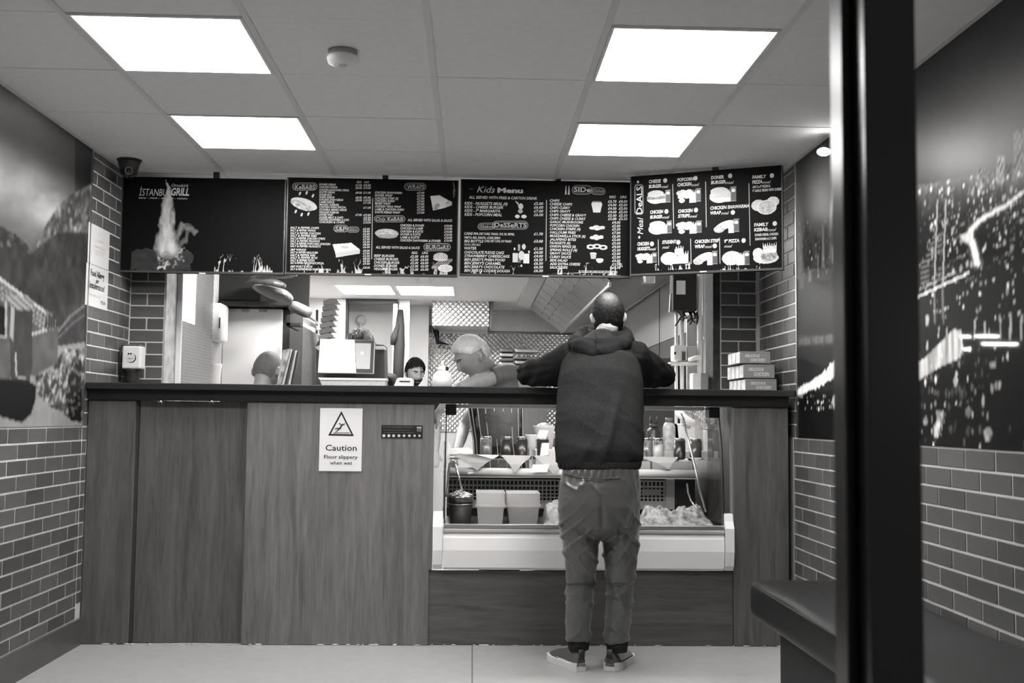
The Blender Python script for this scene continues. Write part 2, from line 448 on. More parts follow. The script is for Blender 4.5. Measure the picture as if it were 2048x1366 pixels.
# ================================================================== PRINTED WALL MURALS
def lin(v): v = np.clip(v, 0, 255)/255.; return np.where(v < .04, v/12.92, ((v+.055)/1.055)**2.4)
def wall_print(name, X, y0, y1, z0, z1, cell, paint, label, parent_cat, gain, m):
    nu, nv = int((y1-y0)/cell), int((z1-z0)/cell)
    u, v = canvas_(nu, nv); Yw, Zw = y0+u*(y1-y0), z1-v*(z1-z0)
    px, py = project(np.full_like(Yw, X), Yw, Zw)
    A = np.clip(lin(paint(px, py, Yw, Zw))/gain, .004, .85)
    t = thing(name, label, 'mural', (X, (y0+y1)/2, z0))
    o = print_grid('print', A, Vector((X, y0, z1)), Vector((0, y1-y0, 0)), Vector((0, 0, z0-z1)), t, m)
    return t
def canvas_(w, h):
    y, x = np.mgrid[0:h, 0:w]; return (x+.5)/w, (y+.5)/h
def lights(px, py, Yw, Zw, n, region, size, seed, vmin=120, vmax=255, smear=1.):
    """small city lights: bright points on a jittered wall lattice"""
    out = np.zeros_like(px); cy = np.floor(Yw/n).astype(int); cz = np.floor(Zw/(n*smear)).astype(int)
    def h(a, b, k):
        q = (a*374761393 + b*668265263 + (seed+k)*974634777) & 0x7fffffff; q = ((q ^ (q >> 13))*1274126177) & 0x7fffffff
        return ((q ^ (q >> 16)) & 0xffff)/65535.
    ox, oz = (cy+.25+.5*h(cy, cz, 1))*n, (cz+.25+.5*h(cy, cz, 2))*n*smear
    r = n*(.16+.3*h(cy, cz, 3))*size
    on = h(cy, cz, 4) < region
    d = np.hypot(Yw-ox, (Zw-oz)/smear)
    return np.where(on & (d < r), vmin+(vmax-vmin)*h(cy, cz, 5)**2, 0)
def G(px, py, cx, cy, rx, ry): return np.exp(-(((px-cx)/rx)**2+((py-cy)/ry)**2))

def paint_city(px, py, Yw, Zw):
    A = lambda x, y: (1560+x/2.732, y/2.732)          # noqa - survey coordinates
    B = lambda x, y: (1560+x/2.732, 440+y/2.732)
    n1 = vnoise(Yw*6, Zw*6, 3, 4); n2 = vnoise(Yw*26, Zw*26, 8, 3); n3 = vnoise(Yw*60, Zw*14, 12, 3)
    hz = 372 - (px-1835)*.17                            # skyline of the far bank, rises towards the door
    v = 30 + 10*n1 + 72*G(px, py, 1925, 322, 115, 70) + 40*G(px, py, 2040, 215, 130, 80)  # skyline glow painted in, makes up for the weakened panel reflection
    city = py > hz + 8*(n2-.5)
    depth = np.clip((py-hz)/170., 0, 1.4)
    blocks = (vnoise(np.floor(Yw*34)*.9, np.floor(Zw*40)*.9, 21, 1))
    c = (95*np.exp(-depth*3.2)+14) * (.55+.8*blocks*n2)
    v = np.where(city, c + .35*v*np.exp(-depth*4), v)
    dens = np.clip(.78-.40*depth, .12, .78)*np.where(vnoise(Yw*9, Zw*12, 30, 2) > .42, 1, .3)
    L = np.where(city, np.maximum(lights(px, py, Yw, Zw, .0185, dens, .8, 41, 80, 235), lights(px, py, Yw, Zw, .045, dens*.6, .62, 77, 120, 255)), 0)
    river = py > 575 - (px-1850)*.13
    L = np.where(river, 0, L)
    v = np.where(river, 9+6*n1, v)
    # towers on the far bank
    for x0, x1, y0, y1, val in ((2028, 2044, 262, 345, 120), (2046, 2066, 255, 340, 120), (1994, 2008, 312, 368, 150), (1955, 1968, 338, 385, 120), (1974, 1990, 342, 380, 105), (2010, 2024, 328, 362, 80), (2076, 2100, 230, 330, 110)):
        mk = (px > x0) & (px < x1) & (py > y0) & (py < y1); win = (np.mod((px-x0), 4) < 1.6) | (np.mod(py, 5) < 1.6)
        v = np.where(mk, np.where(win, val, val*.45), v)
    # motorway of light
    road = [A(1420, 985), A(1333, 1045), A(1250, 1112), A(1150, 1168), A(1085, 1208), A(1040, 1262), A(1038, 1320), B(1050, 120), B(1078, 235)]
    d = segdist(px, py, road); wr = 2.6+4.2*np.clip((py-385)/150., 0, 1)
    v = np.where(d < wr*1.9, np.maximum(v, 70*n2+40), v); L = np.where(d < wr*(.8+.5*n2), 190+60*n2, L)
    L = np.where(inpoly(px, py, [A(985, 1290), A(1040, 1265), A(1050, 1340), A(1000, 1320)]), 150+140*(n2-.2), L)
    # suspension bridge
    deck = [B(560, 520), B(770, 412), B(1030, 290)]
    d = segdist(px, py, deck); L = np.where(d < 2.1, 225, L)
    d2 = segdist(px, py, [B(770, 375), B(960, 285)]); L = np.where(d2 < 1.6, 150+80*(n3-.3), L)
    for x in (840, 886):
        d = segdist(px, py, [B(x+20, -110), B(x+3, 365)]); L = np.where(d < 1.5, 150, L)
    span = inpoly(px, py, [B(770, 230), B(850, 60), B(885, 60), B(885, 345), B(770, 395)])
    L = np.where(span & (np.mod(py+(px-1840)*.35, 5.2) < 1.2), 110, L)
    for x in (846, 893):
        d = segdist(px, py, [B(x-4, 380), B(x, 560)]); v = np.where(d < 2.2, 95, v)
    # dark headland with clusters of lamps, lamps on the water
    head = river & (py < 640)
    L = np.where(head, np.maximum(L, lights(px, py, Yw, Zw, .03, np.where(vnoise(Yw*7, Zw*10, 55, 2) > .58, .5, .05), .7, 91, 120, 255)), L)
    for x, y0, y1, w in ((1065, 545, 650, 1.6), (1120, 560, 640, 1.6), (1142, 600, 640, 1.2), (1205, 545, 650, 1.4), (1260, 540, 650, 2.4), (1320, 525, 650, 2.0), (868, 590, 640, 1.5), (912, 590, 630, 1.2), (806, 665, 735, 2.2), (805, 530, 570, 3.5)):
        a, b = B(x, y0), B(x-2, y1); d = segdist(px, py, [a, b]); L = np.where(d < w*(.6+.8*n2), np.maximum(L, 190-60*n2), L)
    L = np.where(inpoly(px, py, [B(560, 870), B(785, 760), B(945, 600), B(990, 600), B(1000, 690), B(985, 755), B(880, 800), B(800, 850), B(620, 960)]), 120+150*vnoise(Yw*45, Zw*5, 66, 2)-30*(vnoise(Yw*50, Zw*20, 67, 2)), L)
    # the near bank, mirrored in the black water
    low = py > 700 - (px-1850)*.05
    near = (px > 1760)
    L = np.where(low & near, np.maximum(L*.0 + np.where(inpoly(px, py, [B(560, 870), B(785, 760), B(945, 600), B(1000, 690), B(985, 755), B(880, 800), B(800, 850), B(620, 960)]), L, 0), lights(px, py, Yw, Zw, .028, np.where(vnoise(Yw*6, Zw*7, 71, 2) > .54, .5, .06), .75, 93, 60, 235, 1.6)), L)
    for cx, cy, rx, ry, val in ((860, 1115, 40, 75, 190), (1135, 1175, 28, 40, 150), (1030, 1050, 18, 28, 120), (795, 1100, 14, 18, 150), (1165, 790, 26, 18, 150), (1140, 860, 6, 22, 200), (1110, 985, 6, 35, 180), (960, 880, 12, 32, 190), (1105, 805, 6, 14, 220), (850, 940, 22, 10, 120), (1030, 1150, 14, 30, 70), (940, 1120, 22, 50, 60), (990, 950, 30, 28, 70)):
        x, y = B(cx, cy); mk = ((px-x)*2.732/rx)**2+((py-y)*2.732/ry)**2 < 1
        L = np.where(mk & (n3 > .42), val*(.35+1.0*n2), L)
    # stretch of the print beyond the door post, next to the menu boards
    far = px < 1760
    v2 = 40 + 62*G(px, py, 1642, 395, 36, 80) + 10*n1  # glow under the wall spotlight is painted into the print
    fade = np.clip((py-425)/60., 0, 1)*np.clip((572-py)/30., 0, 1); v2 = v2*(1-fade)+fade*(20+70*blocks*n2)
    v2 = np.where((py > 560) & (py < 670), 20+8*n1, v2); v2 = np.where(py > 690, 16+6*n1, v2)
    v2 = np.where(inpoly(px, py, [B(60, 655), B(330, 620), B(340, 660), B(60, 690)]) & (np.mod(px, 27) > 4), 62+25*n3, v2)
    L2 = np.where((py > 440) & (py < 560), lights(px, py, Yw, Zw, .03, .3, .6, 101, 70, 150), 0)
    for x, y0, y1, w, val in ((235, 30, 250, 6, 75), (208, 190, 290, 4, 70), (118, 240, 370, 12, 52), (163, 280, 330, 8, 80), (290, 150, 230, 6, 95)):
        d = segdist(px, py, [B(x, y0), B(x, y1)]); v2 = np.where(d < w/2.7, val, v2)
    quay = [B(40, 990), B(90, 945), B(200, 890), B(270, 840), B(330, 775), B(400, 690)]
    d = segdist(px, py, quay); L2 = np.where(d < 6+9*n3-4*(1-np.clip((px-1590)/60., 0, 1)), 170+90*n2, L2)
    water = inpoly(px, py, [B(30, 985), B(330, 800), B(380, 900), B(380, 1300), B(30, 1300)])
    v2 = np.where(water & (d > 8), 8+5*n1, v2)
    L2 = np.where(water & (d > 8) & (py > 790) & (py < 825), lights(px, py, Yw, Zw, .03, .5, .7, 111, 120, 255), L2)
    L2 = np.where(((px-B(310, 985)[0])/9)**2+((py-B(310, 985)[1])/12)**2 < .7+n2, 150+90*n2, L2)
    return np.maximum(np.where(far, v2, v), np.where(far, L2, L))

def paint_harbour(px, py, Yw, Zw):
    A = lambda x, y: (x/1.846, 140+y/1.846)
    n1 = vnoise(Yw*3+Zw*1.2, Zw*9-Yw*2, 5, 4); n2 = vnoise(Yw*18, Zw*18, 6, 4); n3 = vnoise(Yw*22+Zw*12, Zw*30-Yw*22, 9, 4); n4 = vnoise(Yw*30, Zw*60, 14, 3)
    # sky: dark at the top, long bright cloud streaks running down to the right
    s = (py-150-px*.55)
    v = 84 - 26*np.clip((px-60)/120., 0, 1) + 34*(n1-.5) + 34*np.exp(-((s-20)/55.)**2)
    v = v + 62*np.exp(-((s-205)/52.)**2)*(.35+1.1*n1) - 30*np.exp(-((s-110)/40.)**2)*n1*1.4
    v = np.where(px > 150, v-18, v)
    # crag
    crag = inpoly(px, py, [A(100, 690), A(135, 640), A(170, 572), A(212, 505), A(258, 462), A(325, 428), A(345, 420), A(345, 610), A(210, 605), A(150, 640)])
    v = np.where(crag, 52+150*np.clip(n3-.32, 0, 1)*(.6+.8*n4), v)
    shore = inpoly(px, py, [A(-600, 560), A(0, 575), A(60, 610), A(115, 660), A(90, 690), A(-600, 690)])
    v = np.where(shore, 40+130*np.clip(n4-.35, 0, 1), v)
    hill = inpoly(px, py, [A(-600, 690), A(0, 655), A(55, 648), A(110, 682), A(165, 635), A(215, 600), A(345, 600), A(345, 1010), A(200, 1030), A(-600, 1180)])
    v = np.where(hill, 30+34*n2+14*(n3-.5), v)
    v = np.where(segdist(px, py, [A(215, 965), A(260, 910), A(310, 870)]) < 1.6, 105, v); v = np.where(segdist(px, py, [A(218, 985), A(270, 935), A(310, 905)]) < 1.2, 90, v)
    # quayside and rocks
    quay = inpoly(px, py, [A(-600, 1170), A(130, 1120), A(215, 1020), A(345, 1000), A(345, 1400), A(-600, 1400)])
    v = np.where(quay, 112+22*n2, v)
    rock = inpoly(px, py, [A(130, 1130), A(190, 1110), A(215, 1060), A(240, 1030), A(345, 1030), A(345, 1300), A(270, 1300), A(225, 1260), A(175, 1240), A(135, 1190)])
    v = np.where(rock, np.where(n3 > .5, 175*n4+35, 20+70*n4), v)
    v = np.where(inpoly(px, py, [A(255, 1120), A(300, 1060), A(300, 1300), A(262, 1296), A(240, 1200)]), 22+60*(n4 > .62), v)
    # long vaulted building and its tower
    wall = inpoly(px, py, [A(-600, 760), A(0, 800), A(215, 960), A(212, 1080), A(130, 1130), A(-600, 1200)])
    v = np.where(wall, 62+26*n2, v)
    roof = inpoly(px, py, [A(-600, 560), A(0, 768), A(200, 905), A(215, 955), A(160, 965), A(0, 845), A(-600, 700)])
    g = (np.mod(px*.8+py*.9, 9) < 1.2) | (np.mod(py-px*.72, 11) < 1.4)
    v = np.where(roof, np.where(g, 150, 78), v)
    v = np.where(segdist(px, py, [A(-600, 560), A(0, 770), A(165, 892)]) < 2.2, 165, v)
    v = np.where(inpoly(px, py, [A(165, 930), A(180, 905), A(205, 905), A(212, 930), A(212, 955), A(165, 955)]) & (np.mod(px, 5) > 1.2), 34, v)
    v = np.where(segdist(px, py, [A(120, 975), A(170, 960)]) < 2.2, 160, v)
    v = np.where(inpoly(px, py, [A(-80, 850), A(22, 870), A(22, 980), A(-80, 985)]), 22, v)
    v = np.where(segdist(px, py, [A(22, 860), A(22, 985), A(-60, 985)]) < 2, 150, v)
    tower = inpoly(px, py, [A(32, 870), A(120, 882), A(118, 1110), A(105, 1165), A(40, 1150)])
    v = np.where(tower, 42+22*n2, v); v = np.where(inpoly(px, py, [A(40, 870), A(55, 880), A(48, 1000), A(36, 985)]), 140, v)
    v = np.where(inpoly(px, py, [A(22, 833), A(100, 833), A(125, 858), A(122, 885), A(62, 885), A(28, 858)]), np.where(np.mod(py, 5) < 1.5, 60, 135), v)
    v = np.where(segdist(px, py, [A(58, 1045), A(60, 1130), A(95, 1140)]) < 1.6, 150, v)
    # moored hull in shadow
    hull = inpoly(px, py, [A(-300, 1120), A(40, 1140), A(100, 1145), A(132, 1165), A(132, 1215), A(115, 1270), A(80, 1303), A(20, 1285), A(-300, 1200)])
    v = np.where(hull, 8, v)
    return v
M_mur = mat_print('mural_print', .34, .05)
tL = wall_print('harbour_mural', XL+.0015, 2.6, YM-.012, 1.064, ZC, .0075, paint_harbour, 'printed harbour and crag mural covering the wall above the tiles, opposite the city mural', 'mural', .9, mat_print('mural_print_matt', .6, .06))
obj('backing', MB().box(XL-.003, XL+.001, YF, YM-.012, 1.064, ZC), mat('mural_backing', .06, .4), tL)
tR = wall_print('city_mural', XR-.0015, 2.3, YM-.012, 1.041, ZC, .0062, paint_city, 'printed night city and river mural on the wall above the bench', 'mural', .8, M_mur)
obj('backing', MB().box(XR-.001, XR+.003, YF, YM-.012, 1.041, ZC), MATS['mural_backing'], tR)
# small wall lamp that throws a cone down the city mural
p = PX(1648, 302, XR-.045)
t = thing('wall_spotlight', 'small lit spotlight high on the city mural beside the door post', 'lamp', p)
obj('bracket', MB().box(XR-.012, XR-.002, p.y-.02, p.y+.02, p.z-.02, p.z+.03, .002).tube([Vector((XR-.01, p.y, p.z+.01)), p+Vector((0, 0, .012))], .006, 8), M_black, t)
obj('head', MB().lathe([(.0, .024), (.02, .022), (.024, 0), (.024, -.012), (.021, -.013)], p, 16), M_black, t)
obj('lens', MB().ball(p+Vector((-.006, -.016, -.008)), .032, .022, .019, 14, 8), mat('lit_spot_lens', .9, .5, emit=22), t)
ld = bpy.data.lights.new('spot_beam', 'SPOT'); ld.energy = 50; ld.spot_size = .8; ld.spot_blend = .8; ld.shadow_soft_size = .02
lo = bpy.data.objects.new('spot_beam', ld); COL.objects.link(lo); lo.location = (XR-.075, p.y-.03, p.z-.03); lo.rotation_euler = (0, math.radians(-13), 0)
lo.parent = t; lo.location = Vector((XR-.075, p.y-.03, p.z-.03))-p; lo['kind'] = 'helper'
# ================================================================== COUNTER
YC = 5.495           # counter front
M_wood = mat_wood('dark_oak_laminate', .098)
M_woodh = mat_wood('dark_oak_laminate_across', .085, vertical=False)
M_top = mat('charcoal_worktop', .02, .35, noise=.2, nscale=60)
def px2(a, b, y=YC): A, B = P(*a, y), P(*b, y); return A, B

ctr = thing('service_counter', 'wood-grain laminate counter front spanning the shop from tiled wall to tiled wall', 'counter', (-.15, YC, 0))
xs = [XL+.004, -1.667, -1.118, -.205, 1.318, 1.598]
for a, b, yo, lab in ((0, 1, 0, None), (2, 3, 0, None), (4, 5, 0, None)):
    obj('front_panel', MB().box(xs[a], xs[b], YC+yo, YC+.02, 0.002, 1.19, .0015), mat_wood('lighter_oak_laminate', .15) if a == 2 else M_wood, ctr)
g = obj('flap_door', MB().box(xs[1]+.012, xs[2]-.002, YC+.035, YC+.055, .004, 1.19, .0015), M_wood, ctr)
for q in ((xs[1], .01), (xs[2], .018)): obj('door_reveal', MB().box(q[0], q[0]+q[1], YC+.021, YC+.11, .004, 1.19), mat('reveal_dark_wood', .04, .5), ctr)
obj('lower_panel', MB().box(xs[3]-.012, xs[4]-.002, YC+.008, YC+.028, .002, .365, .0015), M_woodh, ctr)
obj('edge_strip', MB().box(xs[3]-.005, xs[3]+.014, YC-.001, YC+.06, .37, 1.19, .001), mat('light_edge_strip', .16, .4), ctr)
obj('edge_strip', MB().box(xs[4]-.006, xs[4]+.003, YC-.001, YC+.06, .37, 1.19, .001), MATS['light_edge_strip'], ctr)
obj('side_panel', MB().box(xs[3]-.03, xs[3]-.006, YC+.061, YC+.62, .004, 1.19), M_wood, ctr)
obj('side_panel', MB().box(xs[4]+.004, xs[4]+.03, YC+.061, YC+.62, .004, 1.19), M_wood, ctr)
obj('fascia', MB().box(XL+.004, xs[5], YC-.012, YC+.02, 1.192, 1.2448, .001), mat('black_fascia', .012, .4), ctr)
for q in ((XL+.01, -1.68, YC+.12), (-1.09, xs[3]-.031, YC+.05), (xs[4]+.031, xs[5]-.01, YC+.05)): obj('carcass', MB().box(q[0], q[1], q[2], YC+.6, .02, 1.2), MATS['reveal_dark_wood'], ctr)
# crumbled sealant along the floor joint
s = MB()
for i in range(70):
    x = RNG.uniform(XL+.02, 1.58)
    s.ball((x, YC-.004, .003), RNG.uniform(.004, .02), .005, RNG.uniform(.002, .006), 6, 4)
obj('floor_sealant', s, mat('pale_sealant', .5, .7), ctr)['kind'] = 'stuff'
solo('worktop', MB().box(XL+.003, XR-.004, YC-.045, 6.08, 1.245, 1.277, .003), M_top, 'long charcoal worktop lying on the wood-grain counter', 'worktop')

# ---- notices on the counter front
def board_text(t, name, m, s, px, py, h_px, plane, w_px=None, align='L', bold=.012, shear=0., lift=.0015):
    """lettering standing at a pixel of the photograph on a real plane (origin, normal, writing direction, letter direction)"""
    o, n, ex, ez = plane
    p = PP(px, py, o, n); d = abs((p-Vector((0, 0, CAMZ))).dot(FW)); k = d/FPX
    c = abs(ex.dot(RT))
    text((name, t, m), s, p+n*lift, ex, ez, h_px*k, w_px*k/c if w_px else None, align, bold, shear)
CP = (Vector((0, YC-.004, 0)), Vector((0, -1, 0)), Vector((1, 0, 0)), Vector((0, 0, 1)))
M_ink = mat('black_ink', .012, .5); M_inkg = mat('grey_ink', .06, .5); M_wink = mat('white_ink', .62, .5); M_gink = mat('mid_grey_ink', .3, .5)
a, b = P(640.5, 816, YC), P(723, 943, YC)
t = thing('caution_sign', 'white caution sign about a slippery floor fixed to the counter front', 'sign', (a.x/2+b.x/2, YC, b.z))
obj('plate', MB().box(a.x, b.x, YC-.004, YC-.0003, b.z, a.z, .001), mat('sign_white', .78, .45), t)
tri = [P(683, 822, YC), P(708, 872, YC), P(656.5, 871, YC)]
c = sum(tri, Vector())/3
m_ = MB(); 
for i in range(3):
    A, B = tri[i], tri[(i+1) % 3]; Ai, Bi = c+(A-c)*.80, c+(B-c)*.80
    m_.prism([Vector((q.x, YC-.0042, q.z)) for q in (A, B, Bi, Ai)], (0, -.0006, 0))
obj('warning_triangle', m_, M_ink, t)
m_ = MB()
def fig(pts, w):
    pts = [P(620+x/7.877, 790+y/7.877, YC-.0045) for x, y in pts]
    m_.tube(pts, [q*.0029 for q in w], 6)
fig([(400, 585), (450, 545), (480, 520), (495, 470), (515, 460)], [.5, .9, 1.3, 1.3, .9])
fig([(390, 540), (420, 525), (475, 525)], [.5, .9, .9]); fig([(495, 470), (535, 470), (550, 440)], [.8, .7, .5]); fig([(500, 480), (520, 450)], [.8, .5])
m_.ball(P(620+470/7.877, 790+455/7.877, YC-.0045), .004, .0015, .004, 8, 6)
fig([(370, 597), (620, 597)], [.5, .5])
obj('falling_figure', m_, M_ink, t)
for s_, x, y, h, w, m_ in (('Caution', 651, 901, 12, 62, M_ink), ('Floor slippery', 648, 917, 7.5, 67, M_inkg), ('when wet', 660, 929, 7.2, 44, M_inkg)):
    board_text(t, 'lettering', m_, s_, x, y, h, CP, w, bold=.008)
a, b = P(763, 850, YC), P(845, 877, YC)
t = thing('rating_sticker', 'small black sticker with a row of white dots on the counter front', 'sticker', (a.x/2+b.x/2, YC, b.z))
obj('plate', MB().box(a.x, b.x, YC-.003, YC-.0003, b.z, a.z, .0008), mat('sticker_black', .015, .4), t)
m_ = MB()
for k, x in enumerate((1165, 1243, 1318, 1402, 1482, 1566, 1648, 1725)):
    p = P(620+x/7.877, 790+(642)/7.877, YC); m_.lathe([(.0078-.0003*k, 0), (.0078-.0003*k, .0006)], (p.x, YC-.003, p.z), 12, (0, -1, 0), False)
for x in (1695, 1720, 1745):
    p = P(620+x/7.877, 790+512/7.877, YC); m_.lathe([(.0038, 0), (.0038, .0006)], (p.x, YC-.003, p.z), 8, (0, -1, 0), False)
    m_.box(p.x-.001, p.x+.001, YC-.0036, YC-.003, p.z-.02, p.z-.004)
obj('dots', m_, mat('sticker_dots', .6, .5), t)
board_text(t, 'lettering', mat('faint_ink', .12, .5), 'FOOD HYGIENE RATING', 767, 855.5, 3, CP, 58); board_text(t, 'lettering', M_gink, 'The standards found here were', 767, 861, 2.6, CP, 52); board_text(t, 'lettering', MATS['faint_ink'], 'very good good improvement', 767, 865.5, 2.4, CP, 62)
# shiny cabin hooks on the underside of the ledge
for x in (321, 423):
    p = P(x, 803, YC-.014)
    solo('cabin_hook', MB().tube([p+Vector((-.012, .0, -.01)), p+Vector((-.006, -.012, 0)), p+Vector((.006, -.012, .002)), p+Vector((.012, 0, -.012))], .004, 8), mat('chrome', .8, .08, metal=1),
         'small chrome hook under the worktop ledge, %s end of the flap door' % ('hinge' if x < 400 else 'opening'), 'hook', 'chrome hooks under the worktop ledge')

# ================================================================== REFRIGERATED DISPLAY
X0, X1 = -.186, 1.312
M_fr = mat('display_white_enamel', .86, .3); M_fr2 = mat('display_grey_rail', .42, .3)
d = thing('display_fridge', 'white refrigerated display with sloping glass front built into the counter', 'fridge', (.56, 5.85, .3))
pf = [(YC-.006, .372), (YC-.022, .385), (YC-.034, .47), (YC-.030, .53), (YC-.018, .556)]
m_ = MB(); m_.prism([Vector((X0+.052, y, z)) for y, z in pf]+[Vector((X0+.052, YC+.04, .556)), Vector((X0+.052, YC+.04, .372))], (X1-X0-.1, 0, 0))
obj('lower_front', m_, M_fr, d)
for x, w in ((X0, .047), (X1-.044, .044)):
    m_ = MB(); m_.prism([Vector((x, y, z)) for y, z in [(YC-.01, .374), (YC-.03, .40), (YC-.044, .47), (YC-.044, .585), (YC-.02, .62), (YC-.008, .655), (YC+.03, .655), (YC+.03, .374)]], (w, 0, 0))
    obj('end_cap', m_, M_fr, d)
obj('lower_rail', MB().box(X0+.05, X1-.046, YC-.032, YC+.03, .557, .574, .003), M_fr2, d)
obj('glass_rail', MB().box(X0+.05, X1-.046, YC-.026, YC+.02, .576, .596, .003), M_alu, d)
obj('rail_gasket', MB().box(X0+.05, X1-.046, YC-.012, YC+.02, .573, .578), M_black, d)
gl = mat('clear_glass', .95, .02, spec=.5, trans=1., ior=1.45)
# thin clear pane: mostly see-through with a real surface reflection
g_ = bpy.data.materials.new('pane_glass'); g_.use_nodes = True; nt = g_.node_tree; nt.nodes.clear()
o_ = nt.nodes.new('ShaderNodeOutputMaterial'); mx = nt.nodes.new('ShaderNodeMixShader'); tr = nt.nodes.new('ShaderNodeBsdfTransparent'); gs = nt.nodes.new('ShaderNodeBsdfGlossy'); fr = nt.nodes.new('ShaderNodeFresnel')
tr.inputs[0].default_value = (.96, .96, .955, 1); gs.inputs['Roughness'].default_value = .02; fr.inputs[0].default_value = 1.35
nt.links.new(fr.outputs[0], mx.inputs[0]); nt.links.new(tr.outputs[0], mx.inputs[1]); nt.links.new(gs.outputs[0], mx.inputs[2]); nt.links.new(mx.outputs[0], o_.inputs[0])
M_pane = g_
prof = [(YC+.004, .596), (YC-.004, .70), (YC+.006, .85), (YC+.035, 1.0), (YC+.085, 1.12), (YC+.125, 1.185)]
m_ = MB(); n = len(prof)
m_.add([(x, y, z) for x in (X0+.055, X1-.05) for y, z in prof], [(i, i+1, n+i+1, n+i) for i in range(n-1)], True)
obj('front_glass', m_, M_pane, d)
for x in (X0+.052, X1-.048):
    m_ = MB()
    for (ya, za), (yb, zb) in zip(prof, prof[1:]):
        m_.prism([(x, ya-.004, za), (x, yb-.004, zb), (x, yb+.010, zb), (x, ya+.010, za)], (.006, 0, 0))
    obj('glass_gasket', m_, M_black, d)
for x in (X0+.05, X1-.1): obj('glass_clamp', MB().box(x, x+.055, YC+.07, YC+.17, 1.135, 1.19, .004), M_black, d)
for x in (X0+.045, X1-.044):
    m_ = MB(); m_.add([(x, YC+.03, .6), (x, 6.2, .6), (x, 6.2, 1.17), (x, YC+.13, 1.17)], [(0, 1, 2, 3)])
    obj('side_glass', m_, M_pane, d)
obj('top_light_bar', MB().box(X0+.06, X1-.11, YC+.13, YC+.20, 1.172, 1.192, .004), mat('display_light_bar', .72, .35), d)
obj('light_tube', MB().tube([(X0+.09, 5.712, 1.186), (X1-.14, 5.712, 1.186)], .007, 10), mat('lit_display_tube', .9, .5, emit=95), d)
# deck, back, shelf
obj('deck', MB().box(X0+.05, X1-.05, YC+.03, 6.22, .53, .575), mat('deck_steel_dark', .12, .4, metal=.6), d)
obj('back_panel', MB().box(X0+.05, X1-.05, 6.17, 6.2, .575, .82), mat('vent_back_dark', .03, .5), d)
# white slotted air grille in front of the dark back
m_ = MB(); x0g, x1g = X0+.06, 1.09; zb, zt = .652, .782
nx = int((x1g-x0g)/.0228)
rows = [(.652, .667), (.681, .687), (.700, .706), (.721, .727), (.742, .752), (.775, .782)]
for z0_, z1_ in rows: m_.box(x0g, x1g, 6.145, 6.155, z0_, z1_)
for i in range(nx+1):
    x = x0g+i*.0228
    m_.box(x-.0035, x+.0035, 6.1462, 6.1538, zb+.002, zt-.002)
obj('air_grille', m_, mat('grille_white', .55, .4), d)
obj('grille_trim', MB().box(X0+.055, x1g, 6.13, 6.16, .622, .652, .003).box(x1g, x1g+.05, 6.135, 6.16, .622, .79, .002), MATS['grille_white'], d)
obj('thermometer_tag', MB().box(.955, 1.055, 6.125, 6.135, .70, .735, .002), mat('tag_grey', .4, .4), d)
obj('inner_rail', MB().tube([(X0+.06, 5.985, .83), (X1-.07, 5.985, .83)], [(.022, .014)]*2, 12).box(X0+.06, X1-.07, 5.985, 6.16, .80, .815), mat('rail_white', .7, .25), d)
obj('glass_shelf', MB().box(X0+.06, X1-.08, 5.97, 6.2, .896, .905, .001), mat('shelf_board_white', .75, .35), d)
for x in (X0+.075, .25, .62, .98, X1-.1): obj('shelf_post', MB().box(x, x+.012, 6.0, 6.012, .83, .896), M_alu, d)
obj('rear_ledge', MB().box(X0+.05, X1-.05, 6.16, 6.24, .80, .83), M_fr2, d)
# scalloped paper hanging over the shelf edge: one triangle per sheet
Ys = 5.962
tips = [((900, 908), (954, 941), (1000, 910)), ((1001, 910), (1030, 946), (1064, 911)), ((1065, 911), (1107, 948), (1150, 911)), ((1276, 913), (1338, 938), (1358, 914)), ((1376, 915), (1394, 930), (1406, 915)), ((1160, 911), (1195, 945), (1235, 911))]
grp = 'paper points over the shelf edge'
labs = ['hanging paper triangle under the standing cans, left end of the shelf', 'hanging paper triangle below the two adjoining black cans', 'hanging paper triangle beside the customer, white card behind it', 'hanging paper triangle under the pale lettered can', 'small hanging paper triangle under the plain dark can', 'hanging paper triangle hidden behind the customer']
for tr3, lab in zip(tips, labs):
    q = [P(x, y, Ys) for x, y in tr3]; mid = [q[0]+(q[1]-q[0])*.55+Vector((.004, -.004, .004)), q[2]+(q[1]-q[2])*.55+Vector((-.004, -.004, .004))]
    up_ = [Vector((q[0].x, Ys, .9055)), Vector((q[2].x, Ys, .9055))]; bk = [Vector((q[0].x, 6.1, .9062)), Vector((q[2].x, 6.1, .9062))]
    m_ = MB(); m_.add([q[0], mid[0], q[1], mid[1], q[2], up_[0], up_[1], bk[0], bk[1]], [(0, 1, 3, 4), (1, 2, 3), (5, 0, 4, 6), (7, 5, 6, 8)])
    bmesh.ops.solidify(m_.bm, geom=list(m_.bm.faces), thickness=.0008)
    solo('paper_doily', m_, M_paper, lab, 'paper', grp)
# ================================================================== MENU BOARDS
YBD = 5.9
M_board = mat('menu_board_black', .005, .5, spec=.07)
M_boardtrim = mat('board_dark_trim', .045, .35)
EX, EZ = Vector((1, 0, 0)), Vector((0, 0, 1))
FLAT = (Vector((0, YBD, 0)), Vector((0, -1, 0)), EX, EZ)
ink_w, ink_g, ink_d = .60, .34, .16
M_tw = mat('menu_ink_white', .55, .5); M_tg = mat('menu_ink_grey', .36, .5); M_td = mat('menu_ink_dim', .13, .5)

